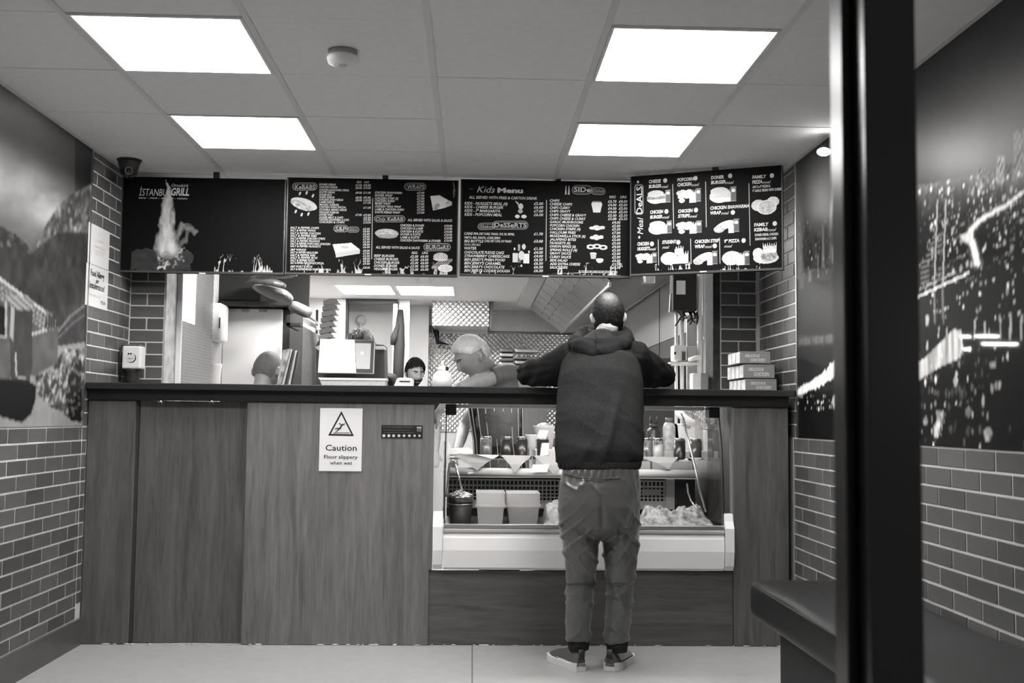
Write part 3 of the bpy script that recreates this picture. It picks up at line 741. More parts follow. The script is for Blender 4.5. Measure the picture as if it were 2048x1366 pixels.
def menu_board(px0, px1, label, plane, y0, y1, name='menu_board'):
    """px0/px1: left and right pixel columns; y0/y1: (top, bottom) at left and right"""
    o, n, ex, ez = plane
    q = [PP(px0, y0[0], o, n), PP(px1, y1[0], o, n), PP(px1, y1[1], o, n), PP(px0, y0[1], o, n)]
    zt = min(.5*(q[0].z+q[1].z), ZC-.012); zb = .5*(q[2].z+q[3].z)
    A, B = q[0].copy(), q[1].copy(); A.z = B.z = zt
    t = thing(name, label, 'menu board', ((A.x+B.x)/2, (A.y+B.y)/2, zb), 'menu boards hanging over the counter')
    bk = -n*.028
    C_ = [Vector((p.x, p.y, z)) for p, z in ((A, zt), (B, zt), (B, zb), (A, zb))]
    obj('panel', MB().prism(C_, bk), M_board, t)
    m_ = MB(); h = ez*.011
    m_.prism([C_[3]+n*.004, C_[2]+n*.004, C_[2]+n*.004+h, C_[3]+n*.004+h], -n*.034)
    obj('bottom_trim', m_, M_boardtrim, t)
    m_ = MB(); m_.prism([C_[0]+n*.002, C_[0]+n*.002+ex*.006, C_[3]+n*.002+ex*.006, C_[3]+n*.002], -n*.03); obj('side_trim', m_, M_boardtrim, t)
    m_ = MB(); m_.prism([C_[1]+n*.002, C_[1]+n*.002-ex*.006, C_[2]+n*.002-ex*.006, C_[2]+n*.002], -n*.03); obj('side_trim', m_, M_boardtrim, t)
    for f in (.57,):
        p = C_[0]+(C_[1]-C_[0])*f - n*.012
        obj('ceiling_bracket', MB().obox(p+EZ*.008, ex*.016, n*.010, EZ*((ZC-zt)/2+.012), .002), M_black, t)
    return t, plane

# ---- pictures printed on the boards
def canvas(w, h):
    y, x = np.mgrid[0:h, 0:w]; return (x+.5)/w, (y+.5)/h
def ell(u, v, cx, cy, rx, ry, a=0.):
    c, s = math.cos(a), math.sin(a); x, y = u-cx, v-cy
    return ((x*c+y*s)/rx)**2+((-x*s+y*c)/ry)**2 < 1
def food(kind, seed=0, n=44):
    w, h = (n, n); u, v = canvas(w, h); A = np.zeros((h, w)); K = np.zeros((h, w), bool)
    nz = vnoise(u*14+seed*3, v*14, seed+3, 3)
    def put(mk, val, tex=.0): 
        A[mk] = (val + (nz-.5)*tex)[mk]; K[mk] = True
    def can(x0, y0, x1, y1):
        put((u > x0) & (u < x1) & (v > y0) & (v < y1), .05); put((u > x0) & (u < x1) & (v > y0) & (v < y0+.05), .22); put((u > x0) & (u < x1) & (v > y1-.04) & (v < y1), .2)
        put((np.abs(u-x0) < .018) & (v > y0) & (v < y1), .2); put(ell(u, v, (x0+x1)/2-.01, y0+.2, .075, .1), .6)
    def fries(x0, y0, x1, y1):
        top = y0+.18*(np.abs(np.sin(u*38+seed)))
        put((u > x0) & (u < x1) & (v > top) & (v < y0+.4), .5, .35); put((u > x0+.02) & (u < x1-.01) & (v > y0+.3) & (v < y1), .6, .08)
    if kind in ('burger', 'burger2'):
        fries(.5, .25, .82, .95); put(ell(u, v, .38, .62, .38, .36), .5, .1); put((v > .52) & (v < .72) & ell(u, v, .38, .62, .39, .36), .18 if kind == 'burger' else .45, .3)
        put((v > .72) & ell(u, v, .38, .66, .38, .3), .55, .1); put(ell(u, v, .36, .35, .33, .22), .46, .08); can(.78, .15, .99, .95)
    elif kind == 'popcorn':
        fries(.5, .2, .8, .95)
        for k in range(9): put(ell(u, v, .12+.13*(k % 4)+.05*(k//4), .35+.22*(k//4)-.05*(k % 2), .12, .13), .42+.04*(k % 4), .25)
        can(.78, .15, .99, .9)
    elif kind == 'wrapmeal':
        fries(.55, .3, .8, .95); put(ell(u, v, .42, .5, .42, .2, -.6), .58, .1); put(ell(u, v, .22, .7, .2, .2), .36, .5); can(.78, .15, .99, .9)
    elif kind == 'pizzameal':
        put(ell(u, v, .35, .5, .35, .42), .5, .7); fries(.5, .15, .8, .95); can(.8, .12, .99, .95)
    elif kind == 'pizzas':
        put(ell(u, v, .25, .45, .25, .3), .5, .15); put(ell(u, v, .78, .3, .22, .27), .55, .15); put(ell(u, v, .55, .58, .36, .38), .6, .1); put(ell(u, v, .55, .58, .31, .33), .42, .5)
    elif kind == 'platter':
        put(ell(u, v, .5, .72, .48, .26), .52, .2); put(ell(u, v, .2, .5, .2, .25), .5, .4); put(ell(u, v, .62, .62, .32, .25, -.4), .3, .7); fries(.38, .02, .9, .5)
    elif kind == 'student':
        fries(.5, .02, .8, .5); put(ell(u, v, .3, .65, .3, .32), .42, .4); fries(.62, .3, .99, .9); put((u > .25) & (u < .95) & (v > .55) & (v < .92), .5, .25)
    elif kind == 'kebab':
        put(ell(u, v, .5, .5, .52, .26, .45), .58, .1); put(ell(u, v, .42, .58, .46, .19, .5), .42, .7)
    elif kind == 'wrap':
        put(inpoly(u, v, [(.02, .08), (.42, .02), (.98, .45), (.95, .62), (.6, .8), (.15, .95)]), .58, .1); put(ell(u, v, .3, .72, .13, .2, .3), .3, .6); put(ell(u, v, .82, .52, .14, .18, .3), .4, .5)
    elif kind == 'pie':
        put(ell(u, v, .5, .5, .5, .42, .1), .36, .3); put(ell(u, v, .5, .42, .4, .28, .1), .45, .7); put(ell(u, v, .52, .75, .42, .2), .3, .3)
    elif kind == 'box':
        put(inpoly(u, v, [(0, .12), (.68, 0), (1, .45), (.1, .68)]), .6, .04); put(inpoly(u, v, [(.1, .68), (1, .45), (1, .7), (.14, 1)]), .48, .04); put(ell(u, v, .45, .3, .16, .08, .2), .42, .2)
    elif kind == 'bun':
        put(ell(u, v, .4, .2, .36, .2), .4, .3); put((v > .3) & ell(u, v, .4, .3, .38, .13), .5, .2)
        for k in range(7):
            put((np.abs(v-.75+(u-.3)*.9+.09*k-.25) < .016) & (v > .3) & (v < .85), .5)
        put(ell(u, v, .65, .8, .38, .2), .56, .25)
    elif kind == 'chips':
        put((v > .1+.14*np.abs(np.sin(u*22))) & (v < .4) & (u > .05) & (u < .95), .56, .2); put(inpoly(u, v, [(0, .3), (1, .3), (.82, 1), (.18, 1)]), .6, .06)
    elif kind == 'nuggets':
        for x, y in ((.2, .6), (.45, .4), (.7, .55), (.5, .7), (.85, .5)): put(ell(u, v, x, y, .2, .22), .5, .3)
    elif kind == 'rings':
        for x, y in ((.2, .5), (.5, .4), (.8, .55)): put(ell(u, v, x, y, .22, .38) & ~ell(u, v, x, y, .1, .16), .5, .25)
    elif kind == 'dips':
        put(inpoly(u, v, [(.05, .08), (.5, .08), (.44, .6), (.12, .6)]), .38, .15); put(ell(u, v, .27, .1, .23, .08), .5, .1); put(ell(u, v, .72, .65, .26, .1), .58, .05); put((v > .65) & ell(u, v, .72, .65, .26, .32), .55, .1)
    elif kind == 'bottles':
        put((u > .02) & (u < .3) & (v > .4) & (v < .8), .5, .1); put((u > .32) & (u < .48) & (v > .42) & (v < .82), .1, .2); put((u > .6) & (u < .92) & (v > .42) & (v < .84), .62, .1); put(ell(u, v, .5, .5, .16, .2), .52, .3)
        put((u > .3) & (u < .42) & (v > .02) & (v < .3), .25, .3); put(ell(u, v, .62, .12, .1, .12), .5, .2); put(ell(u, v, .12, .22, .05, .06), .6); put(ell(u, v, .9, .34, .05, .06), .6); put(ell(u, v, .5, .95, .05, .05), .6)
    elif kind == 'sundae':
        put(inpoly(u, v, [(0, .0), (.3, .12), (.28, .3)]), .5, .1); put(ell(u, v, .48, .33, .2, .17), .55, .3); put(ell(u, v, .45, .6, .2, .12), .35, .4); put(ell(u, v, .2, .9, .2, .1), .6); put(ell(u, v, .75, .9, .22, .1), .58)
    elif kind == 'seeds':
        pass
    return np.clip(A, .02, .7), K
def pic(B, kind, cx, cy, w, h, seed=0, n=44, lift=.0012):
    t, (o, nn, ex, ez) = B
    a = PP(cx-w/2, cy, o, nn); b = PP(cx+w/2, cy, o, nn); W = (b-a).dot(ex); c = (a+b)/2
    H = (PP(cx, cy-h/2, o, nn)-PP(cx, cy+h/2, o, nn)).dot(ez)
    A, K = food(kind, seed, n)
    return print_grid('food_picture', A, c+nn*lift-ex*(W/2)+ez*(H/2), ex*W, -ez*H, t, None, K)
def flames(B, x0, x1, ytop, ybot, seed, dens=.5, n=(150, 40)):
    t, (o, nn, ex, ez) = B
    a, b = PP(x0, ybot, o, nn), PP(x1, ybot, o, nn); W = (b-a).dot(ex); H = (PP(x0, ytop, o, nn)-a).dot(ez)
    u, v = canvas(*n); k = n[0]/n[1]
    warp = (vnoise(u*9+seed, v*2.2+seed, seed, 3)-.5)*.16*(1-v)
    ridge = 1-np.abs(2*vnoise((u+warp)*22+seed*7, v*1.3+3, seed+5, 2)-1)
    env = np.clip(vnoise(u*7+seed*1.7, u*0+2, seed+11, 2)*2.0-.55, 0, 1)
    f = ridge**5*1.2 - (1-v)/np.maximum(env, .02)*.9
    K = f > .12
    o_ = print_grid('flame_print', np.clip(.12+f*.7, .03, .55), a+nn*.0008+ez*H, ex*W, -ez*H, t, None, K); o_['kind'] = 'stuff'; return o_
def outline_pill(B, x0, y0, x1, y1, wave=0, ink=None, tilt=0.):
    """the double outline drawn round a heading"""
    t, (o, nn, ex, ez) = B
    m_ = MB()
    for g, w in ((0, .9), (-2.6, .5)):
        pts = []; r = (y1-y0)/2+g
        cx0, cx1, cy = x0+r-g, x1-r+g, (y0+y1)/2
        for k in range(9): a = math.pi/2+math.pi*k/8; pts.append((cx0+r*math.cos(a), cy-r*math.sin(a)))
        for k in range(9): a = -math.pi/2+math.pi*k/8; pts.append((cx1+r*math.cos(a), cy-r*math.sin(a)))
        pts.append(pts[0]); W = [PP(px, py-(px-x0)*tilt, o, nn)+nn*.001 for px, py in pts]
        for A, Bq in zip(W, W[1:]):
            d_ = (Bq-A); 
            if d_.length < 1e-6: continue
            pr = d_.cross(nn).normalized()*(w*.0014)
            m_.add([A+pr, Bq+pr, Bq-pr, A-pr], [(0, 1, 2, 3)])
    return obj('heading_outline', m_, ink or M_tg, t)
def rule(B, x, y0, x2, y1, w=.0022, m=None):
    t, (o, nn, ex, ez) = B
    A, C_ = PP(x, y0, o, nn)+nn*.001, PP(x2, y1, o, nn)+nn*.001
    q = MB(); q.add([A-ex*w, A+ex*w, C_+ex*w, C_-ex*w], [(0, 1, 2, 3)])
    return obj('rule_line', q, m or M_tg, t)
def dots(B, pts, r, m=None, name='ornament', sx=.6, rot=0.):
    t, (o, nn, ex, ez) = B
    for k, (x, y) in enumerate(pts):
        m_ = MB(); c = PP(x, y, o, nn)+nn*.001; a0 = rot
        m_.add([c+(ex*(math.cos(2*math.pi*i/10)*r*sx*math.cos(a0)+math.sin(2*math.pi*i/10)*r*math.sin(a0)) + ez*(-math.cos(2*math.pi*i/10)*r*sx*math.sin(a0)+math.sin(2*math.pi*i/10)*r*math.cos(a0))) for i in range(10)], [tuple(range(10))])
        obj(name, m_, m or M_tw, t)
def T(B, s, x, y, h, w=None, m=None, al='L', bold=.02, sh=.22, name='lettering'):
    board_text(B[0], name + ('' if (m or M_tw) is M_tw else '_grey' if m is M_tg else '_dim'), m or M_tw, s, x, y, h, B[1], w, al, bold, sh, .0012)
def lst(B, cx, cy, sc, x, rows, h, m=None, sh=.22, bold=.022):
    """rows: (text, crop y, crop x of its end)"""
    for s, y, xe in rows: T(B, s, cx+x/sc, cy+y/sc+h/2, h, (xe-x)/sc, m, bold=bold, sh=sh)

# board 1: flame and shop name
B1 = menu_board(245, 572.5, 'dark menu board with a tall flame and the shop name, at the tiled wall end', FLAT, (355, 545.5), (357, 548.5))
u, v = canvas(120, 200)
pyx = 268+u*150; pyy = 358+v*186
wx = (vnoise(pyx/9., pyy/17., 4, 3)-.5)*14*np.clip((pyy-370)/60., .15, 1); wy = (vnoise(pyx/8.+30, pyy/12., 6, 3)-.5)*12
qx, qy = pyx+wx, pyy+wy
mid = np.interp(qy, [358, 375, 395, 430, 470, 500, 520], [331, 338, 337, 336, 338, 341, 342]); wid = np.interp(qy, [358, 370, 385, 396, 420, 450, 480, 498, 510, 520], [.6, 2.2, 5, 11, 13.5, 15, 22, 28, 24, 10])
core = np.clip(1-np.abs(qx-mid)/wid, 0, 1)
tx = vnoise(pyx/4.+wx*.3, pyy/14., 14, 4)
body = np.clip(core*1.7, 0, 1)**.8*(.30+.34*tx)*np.clip((524-qy)/26., 0, 1)
wisp = np.clip(1-segdist(qx, qy, [(352, 508), (358, 470), (368, 448), (382, 455), (394, 461)])/7.5, 0, 1); body = np.maximum(body, wisp*.22*(.3+1.2*tx))
wisp = np.clip(1-segdist(qx, qy, [(362, 490), (376, 478), (378, 462)])/5., 0, 1); body = np.maximum(body, wisp*.14*(.3+tx))
ember = inpoly(qx, qy, [(318, 498), (372, 494), (376, 520), (358, 534), (326, 530)])*np.clip((vnoise(pyx/4., pyy/4., 9, 3)-.48)*3, 0, 1); body = np.maximum(body, ember*.42)
body = np.maximum(body, .5*(segdist(qx, qy, [(322, 537), (334, 534), (342, 526)]) < 2.0))
rockm = inpoly(qx, qy, [(268, 505), (290, 496), (330, 498), (385, 500), (392, 520), (386, 540), (268, 542)]); body = np.maximum(body, rockm*(.012+.035*vnoise(pyx/14., pyy/10., 21, 3)**2))
t_, (o_, n_, ex_, ez_) = B1
a, b, c = PP(268, 358, o_, n_), PP(418, 358, o_, n_), PP(268, 544, o_, n_)
print_grid('flame_picture', body, a+n_*.0008, EX*(b.x-a.x), EZ*(c.z-a.z), t_, None, body > .013)
T(B1, 'İSTANBUL', 278, 391, 14.5, 62, sh=.2, bold=.0); T(B1, 'GRILL', 342, 390.5, 15, 36, sh=.2, bold=.03); T(B1, 'Ormskirk', 343, 374, 7, 34, sh=.3, bold=0)
T(B1, 'BBQ - PIDE - WRAPS - PIZZA', 277, 397, 2.4, 97, sh=.2)
flames(B1, 428, 545, 507, 544, 3)
# board 2: kebabs, wraps, burgers
B2 = menu_board(575, 917.5, 'menu board with kebabs, wraps and burgers price lists and food pictures', FLAT, (357, 549), (358.5, 553.5))
cx, cy, sc = 570, 340, 5.689
outline_pill(B2, 585, 366, 634, 380.5); T(B2, 'KeBABS', 590, 378.3, 9.2, 40, M_tg, sh=.05)
lst(B2, cx, cy, sc, 390, [('DONER KEBAB', 163, 575), ('CHICKEN KEBAB', 193, 595), ('CHICKEN SHAWARMA KEBAB', 225, 725), ('KOFTE KEBAB', 252, 565), ('DONER BOX', 281, 535), ('SHISH KEBAB', 308, 560), ('CHICKEN SHISH KEBAB', 336, 660), ('LAMB KEBAB', 363, 560), ('MIXED KEBAB', 392, 610), ('CHICKEN SHISH SPECIAL', 420, 695), ('ISTANBUL MIXED KEBAB', 450, 700), ('VEGGIE KEBAB', 480, 610), ('DONER WRAP', 508, 548), ('DONER MEAT & CHIPS', 537, 662), ('CHICKEN SHAWARMA & CHIPS', 563, 728), ('CHICKEN & CHIPS', 591, 678)], 4.1)
for y, p in ((173, '£7.00'), (203, '£8.00'), (258, '£8.00'), (313, '£8.00'), (343, '£8.00'), (510, '£7.00')): T(B2, p, cx+800/sc, cy+y/sc+2, 4.2, 13)
for y, p in ((173, '£9.00'), (203, '£10.00'), (258, '£11.00'), (313, '£9.00'), (343, '£10.00'), (372, '£11.00'), (428, '£11.00'), (512, '£9.00'), (542, '£9.00'), (568, '£9.00'), (597, '£10.00')): T(B2, p, cx+890/sc, cy+y/sc+2, 4.2, 15)
T(B2, 'REG', cx+815/sc, cy+148/sc, 4, 10); T(B2, 'LRG', cx+900/sc, cy+148/sc, 4, 10)
outline_pill(B2, 667.5, 450.5, 696, 464); outline_pill(B2, 694, 454, 718, 464.5); T(B2, 'S&P', 670.5, 462, 9, 22, M_tg, sh=.1); T(B2, 'dishes', 698, 461.5, 5, 16, M_tg, sh=.35, bold=0)
sp = 'SALT & PEPPER '
lst(B2, cx, cy, sc, 60, [(sp+'CHIPS', 655, 385), (sp+'WINGS', 685, 348), (sp+'CHICKEN', 717, 405), (sp+'RIBS', 746, 360), (sp+'CHICKEN STRIPS', 776, 455), (sp+'PRAWNS', 806, 395), (sp+'POPCORN CHICKEN', 836, 515), (sp+'NUGGETS', 865, 405), ('S&P WINGS', 905, 240), (sp+'HALLOUMI', 936, 372), (sp+'RIBS', 967, 345), (sp+'BOX', 996, 373), (sp+'PIZZA', 1026, 335), (sp+'CHICKEN BOX SPECIAL', 1056, 440), ('S&P PARTY BOX', 1096, 315), (sp+'MIXED FAMILY BOX MEAL', 1127, 520)], 4.2)
for k, y in enumerate((670, 698, 727, 757, 787, 817, 847, 877, 918, 948, 978, 1008, 1036, 1066, 1110)): T(B2, '£%d.00' % (5+(k*3) % 5) if k < 14 else '£20.00', cx+885/sc, cy+y/sc+2, 4.2, 14)
dots(B2, [(cx+x/sc, cy+y/sc) for x, y in ((170, 268), (247, 260), (318, 293), (123, 472), (190, 508), (267, 500))], .011, rot=.35, sx=.5)
pic(B2, 'kebab', 608, 408, 54, 40, 1, 60); pic(B2, 'box', 692.5, 500.5, 55, 30, 1, 40)
rule(B2, cx+998/sc, cy+320/sc, cx+986/sc, cy+1015/sc)
outline_pill(B2, 809, 366.5, 852, 380.5); T(B2, 'WRAPS', 814.5, 377.5, 8.5, 34, M_tg, sh=.1)
lst(B2, cx, cy, sc, 1022, [('CHICKEN SHAWARMA', 255, 1332), ('DONER WRAP', 287, 1222), ('CHICKEN STRIP (3)', 320, 1288), ('CHICKEN SHISH', 350, 1248), ('MIXED WRAP', 380, 1202), ('CHICKEN TIKKA WRAP', 413, 1320), ('LAMB & CHICKEN SHISH', 446, 1355), ('KOFTE KEBAB WRAP', 479, 1310)], 4.4)
for y in (260, 293, 325, 357, 388, 420, 452, 485): T(B2, '£7.00', cx+1500/sc, cy+y/sc+2, 4.4, 15)
pic(B2, 'wrap', 882.5, 406.5, 46, 33, 2, 50)
t_ = B2; 
for k, ch in enumerate('ISTANBUL'): T(B2, ch, 906.5, 368+k*3.8, 4.2, None, M_tg, sh=0, bold=0)
outline_pill(B2, 749, 431.5, 810, 444); T(B2, 'Only', 752, 441, 7, 20, M_tg, sh=.35, bold=0); T(B2, 'KeBAB', 775, 441.5, 7.5, 31, M_tg, sh=.05)
T(B2, 'ALL SERVED WITH SALAD & SAUCE', cx+1395/sc, cy+582/sc, 5, 89)
lst(B2, cx, cy, sc, 1312, [('CHICKEN & DONER', 628, 1582), ('CHICKEN & LAMB', 662, 1568), ('CHICKEN & KOFTE', 697, 1573), ('DONER & KOFTE', 730, 1545), ('LAMB & KOFTE', 765, 1530), ('CHICKEN SHAWARMA & DONER', 799, 1770)], 4.6)
for y in (636, 669, 703, 737, 770, 803): T(B2, '£10.00', cx+1810/sc, cy+y/sc+2, 4.6, 16)
pic(B2, 'pie', 773.5, 467, 47, 22, 3, 50)
T(B2, 'ALL SERVED WITH SALAD & SAUCE', cx+1032/sc, cy+892/sc, 5, 88)
outline_pill(B2, 847.5, 487, 901, 501.5); T(B2, 'BURGeRS', 852, 498, 8.2, 45, M_tg, sh=.05)
lst(B2, cx, cy, sc, 1012, [('BEEF BURGER', 974, 1243), ('CHEESE BURGER', 1012, 1287), ('CHICKEN BURGER', 1050, 1300), ('DONER BURGER', 1087, 1275), ('VEGGIE BURGER', 1124, 1280)], 5)
T(B2, 'REG', cx+1440/sc, cy+955/sc, 5, 12); T(B2, 'LRG', cx+1560/sc, cy+955/sc, 5, 12)
for y in (983, 1020, 1057, 1094, 1131): T(B2, '£5.00', cx+1425/sc, cy+y/sc+2.4, 5, 16); T(B2, '£6.00', cx+1540/sc, cy+y/sc+2.4, 5, 16)
pic(B2, 'bun', 885, 525, 40, 39, 4, 60)
flames(B2, 600, 725, 517, 547, 5); flames(B2, 765, 895, 522, 550, 8)
# board 3: kids menu, desserts, side dishes
B3 = menu_board(921.5, 1262.5, 'menu board with kids menu, desserts and side dishes, above the display', FLAT, (360, 555), (363, 552))
cx, cy, sc = 910, 340, 5.689
T(B3, 'Kids', 954, 385, 13.5, 36, sh=.3, bold=-.004); T(B3, 'Menu', 995, 385, 9.5, 51, sh=0, bold=.05)
T(B3, '~', 938, 380, 6, 9, M_td)
T(B3, 'ALL SERVED WITH FRIES & CARTON DRINK', cx+158/sc, cy+325/sc, 5.6, 137)
lst(B3, cx, cy, sc, 107, [('KIDS - NUGGETS MEAL (4)', 377, 597), ('KIDS - CHEESE BURGER', 418, 547), ('KIDS - 7" MARGARITA', 461, 513), ('KIDS - POPCORN MEAL', 504, 535)], 5.6)
for y, p in ((382, '£5.00'), (424, '£6.00'), (467, '£7.00'), (509, '£6.00')): T(B3, p, cx+895/sc, cy+y/sc+2.6, 5.4, 19)
pic(B3, 'sundae', 1042, 419, 24, 35, 5, 40)
outline_pill(B3, 956, 447, 990, 459.5, tilt=.03); outline_pill(B3, 985, 442.5, 1056, 458.5); T(B3, 'Shakes', 959, 456, 7, 27, M_tg, sh=.35, bold=0); T(B3, 'DeSSeRTS', 989, 454, 9, 64, M_tg, sh=.02)
lst(B3, cx, cy, sc, 105, [('BIG BOTTLE', 807, 325), ('WATER', 888, 243), ('CHOCOLATE FUDGE CAKE', 934, 560), ('STRAWBERRY CHEESECAKE', 975, 622), ("BEN JERRY'S PHISH FOOD", 1017, 570), ("BEN JERRY'S CARAMEL", 1058, 525), ("BEN JERRY'S CHOCOLATE", 1099, 565), ("BEN JERRY'S COOKIE DOUGH", 1142, 625)], 5.4)
T(B3, 'CANS', cx+105/sc, cy+737/sc, 5.4, 17); T(B3, 'PEPSI, DIET COKE, TANGO, 7UP, DR. PEPPER,', cx+210/sc, cy+737/sc, 4.6, 82); T(B3, 'VIMTO, RIO, FANTA, COKE ZERO', cx+105/sc, cy+780/sc, 4.6, 72)
T(B3, 'COKE, DIET COKE, 7UP TANGO', cx+335/sc, cy+820/sc, 4.6, 54); T(B3, 'FANTA, PEPSI MAX', cx+105/sc, cy+861/sc, 4.6, 33, M_tg)
for y, p in ((727, '£1.70'), (810, '£3.00'), (895, '£1.50'), (937, '£4.00'), (979, '£4.00'), (1020, '£6.50'), (1062, '£6.50'), (1104, '£6.50'), (1146, '£6.50')): T(B3, p, cx+895/sc, cy+y/sc+2.6, 5.4, 18.5)
pic(B3, 'bottles', 1043, 511, 37, 46, 6, 50)
rule(B3, cx+1041/sc, cy+342/sc, cx+1034/sc, cy+1035/sc)
m_ = MB(); t_, (o_, n_, ex_, ez_) = B3
for x in (1262, 1297):
    a = PP(cx+x/sc, cy+180/sc, o_, n_); b = PP(cx+(x-2)/sc, cy+280/sc, o_, n_)
    m_.add([q+n_*.001 for q in (a-EX*.0015, a+EX*.0015, b+EX*.005, b-EX*.005)], [(0, 1, 2, 3)])
obj('cutlery_print', m_, M_tw, t_)
outline_pill(B3, 1144, 371, 1184, 388.5); outline_pill(B3, 1182, 375, 1210, 388.5, tilt=-.04); T(B3, 'SIDe', 1148, 383.5, 9.5, 33, M_tw, sh=.02); T(B3, 'Dishes', 1185, 384.5, 6.5, 22, M_tg, sh=.35, bold=0)
T(B3, 'REG', cx+1755/sc, cy+320/sc, 5, 13); T(B3, 'LRG', cx+1880/sc, cy+320/sc, 5, 13)
side_rows = [('CHIPS', 347, 1190), ('CHEESE CHIPS', 386, 1335), ('CHIPS CURRY', 427, 1312), ('CHIPS GRAVY', 467, 1318), ('CHIPS CHEESE & GRAVY', 509, 1497), ('CHIPS CHEESE & CURRY', 549, 1490), ('GARLIC MUSHROOMS', 589, 1460), ('POPCORN CHICKEN', 629, 1418), ('CHICKEN STRIPS (4)', 668, 1428), ('HALLOUMI FRIES', 708, 1375), ('MOZZARELLA STICK (6)', 748, 1485), ('JALAPENO BITES', 788, 1380), ('NUGGETS (6)', 828, 1312), ('ONION RINGS (6)', 867, 1375), ('SPRING ROLLS (4)', 907, 1390), ('GRAVY SAUCE', 946, 1325), ('CURRY SAUCE', 987, 1322), ('SIDE SALAD', 1026, 1280), ('ADD EXTRA CHEESE', 1067, 1427), ('SAUCE DIPS', 1107, 1282), ('BBQ, CHILLI, GARLIC MAYO, BURGER SAUCE, MINT, KETCHUP, SWEET CHILLI', 1150, 1850)]
lst(B3, cx, cy, sc, 1078, side_rows, 5.1)
for k, y in enumerate((357, 397, 437, 477, 517, 555)): T(B3, ('£2.70', '£4.00', '£4.00', '£4.00', '£5.00', '£5.00')[k], cx+1738/sc, cy+y/sc+2.5, 5.2, 17.5); T(B3, ('£4.00', '£5.00', '£5.00', '£5.00', '£5.50', '£5.50')[k], cx+1862/sc, cy+y/sc+2.5, 5.2, 17.5)
for k, y in enumerate((596, 636, 673, 714, 754, 793, 833, 872, 912, 951, 991, 1031, 1071, 1111)): T(B3, ('£4.00', '£5.00', '£5.50', '£7.00', '£6.00', '£5.00', '£5.00', '£4.00', '£5.50', '£2.00', '£2.00', '£4.00', '£1.50', '£0.70')[k], cx+1785/sc, cy+y/sc+2.5, 5.2, 17)
pic(B3, 'chips', 1193.5, 412, 22, 26, 7, 36); pic(B3, 'nuggets', 1194, 455, 31, 14, 8, 36); pic(B3, 'nuggets', 1193, 474, 27, 15, 9, 36); pic(B3, 'rings', 1194, 494, 41, 13, 10, 44); pic(B3, 'dips', 1193, 515.5, 29, 22, 11, 36)
flames(B3, 930, 1070, 520, 551, 12); flames(B3, 1115, 1245, 520, 549, 14)
# board 4: meal deals, swung round towards the door
pa, pb = P(1260, 450, 5.75), P(1565, 450, 5.42)
ex4 = Vector((pb.x-pa.x, pb.y-pa.y, 0)).normalized(); n4 = Vector((ex4.y, -ex4.x, 0))
B4 = menu_board(1260.5, 1565, 'angled menu board of meal deals with twelve meal pictures, nearest the city mural', (pa, n4, ex4, EZ), (352, 549), (331.5, 543))
cx, cy, sc = 1250, 320, 5.691
def M4(name, pos): return (cx+pos[0]/sc, cy+pos[1]/sc)
def deal(lines, x, y, k=1.): 
    for s, dx, dy, w, h, it in lines: T(B4, s, cx+(x+dx)/sc, cy+(y+dy)/sc, h, w/sc, sh=.3 if it else .12, bold=-.002 if it else .03)
for a_, b_, x, y, wa, wb, mw in (('CHEESE', 'BURGER', 272, 265, 130, 135, 75), ('POPCORN', 'CHICKEN', 597, 245, 172, 150, 85), ('DONER', 'BURGER', 980, 220, 135, 155, 90), ('FAMILY', 'PIZZA', 1450, 215, 145, 105, 90), ('CHICKEN', 'BURGER', 287, 613, 140, 132, 75), ('CHICKEN', 'STRIPS', 605, 602, 155, 125, 80), ('CHICKEN SHAWARMA', 'WRAP', 970, 567, 410, 115, 85), ('FAMILY', 'KEBAB', 1470, 757, 150, 140, 95), ('CHICKEN', 'NUGGETS', 142, 975, 125, 135, 65), ('STUDENT', '', 425, 955, 150, 0, 75), ('CHICKEN STRIP', 'WRAP', 795, 948, 258, 105, 80), ('9" PIZZA', '', 1130, 943, 160, 0, 85)):
    T(B4, a_, cx+x/sc, cy+y/sc, 6.6, wa/sc, sh=.1, bold=.035)
    if b_: T(B4, b_, cx+x/sc, cy+(y+56)/sc, 6.6, wb/sc, sh=.1, bold=.035)
    T(B4, 'meal', cx+(x+(wb+8 if b_ else 0))/sc, cy+(y+56)/sc, 6.2, mw/sc, sh=.4, bold=-.004)
for s, x, y, w in (('ANY 2 x 9" PIZZAS &', 1452, 322, 185), ('9" GARLIC BREAD WITH CHEESE', 1452, 366, 298), ('DONER KEBAB, CHICKEN', 1480, 868, 240), ('SHAWARMA & 2 CHIPS', 1482, 915, 220)): T(B4, s, cx+x/sc, cy+y/sc, 5, w/sc, sh=0)
dots(B4, [M4(0, p) for p in ((458, 233), (803, 208), (1197, 180), (1672, 178), (472, 586), (808, 570), (1228, 597), (1705, 723), (307, 955), (607, 937), (1022, 978), (1350, 917))], .0125, sx=.9, name='price_disc', m=mat('price_disc_ink', .5, .5))
dots(B4, [M4(0, (148, 250)), M4(0, (163, 880))], .007, sx=.8)
for x, y0, y1, dx in ((543, 275, 780, 12), (918, 245, 765, 8), (1410, 265, 975, 14), (378, 905, 1200, 6), (747, 895, 1185, 6), (1076, 885, 1180, 6)): rule(B4, cx+x/sc, cy+y0/sc, cx+(x+dx)/sc, cy+y1/sc, .0018)
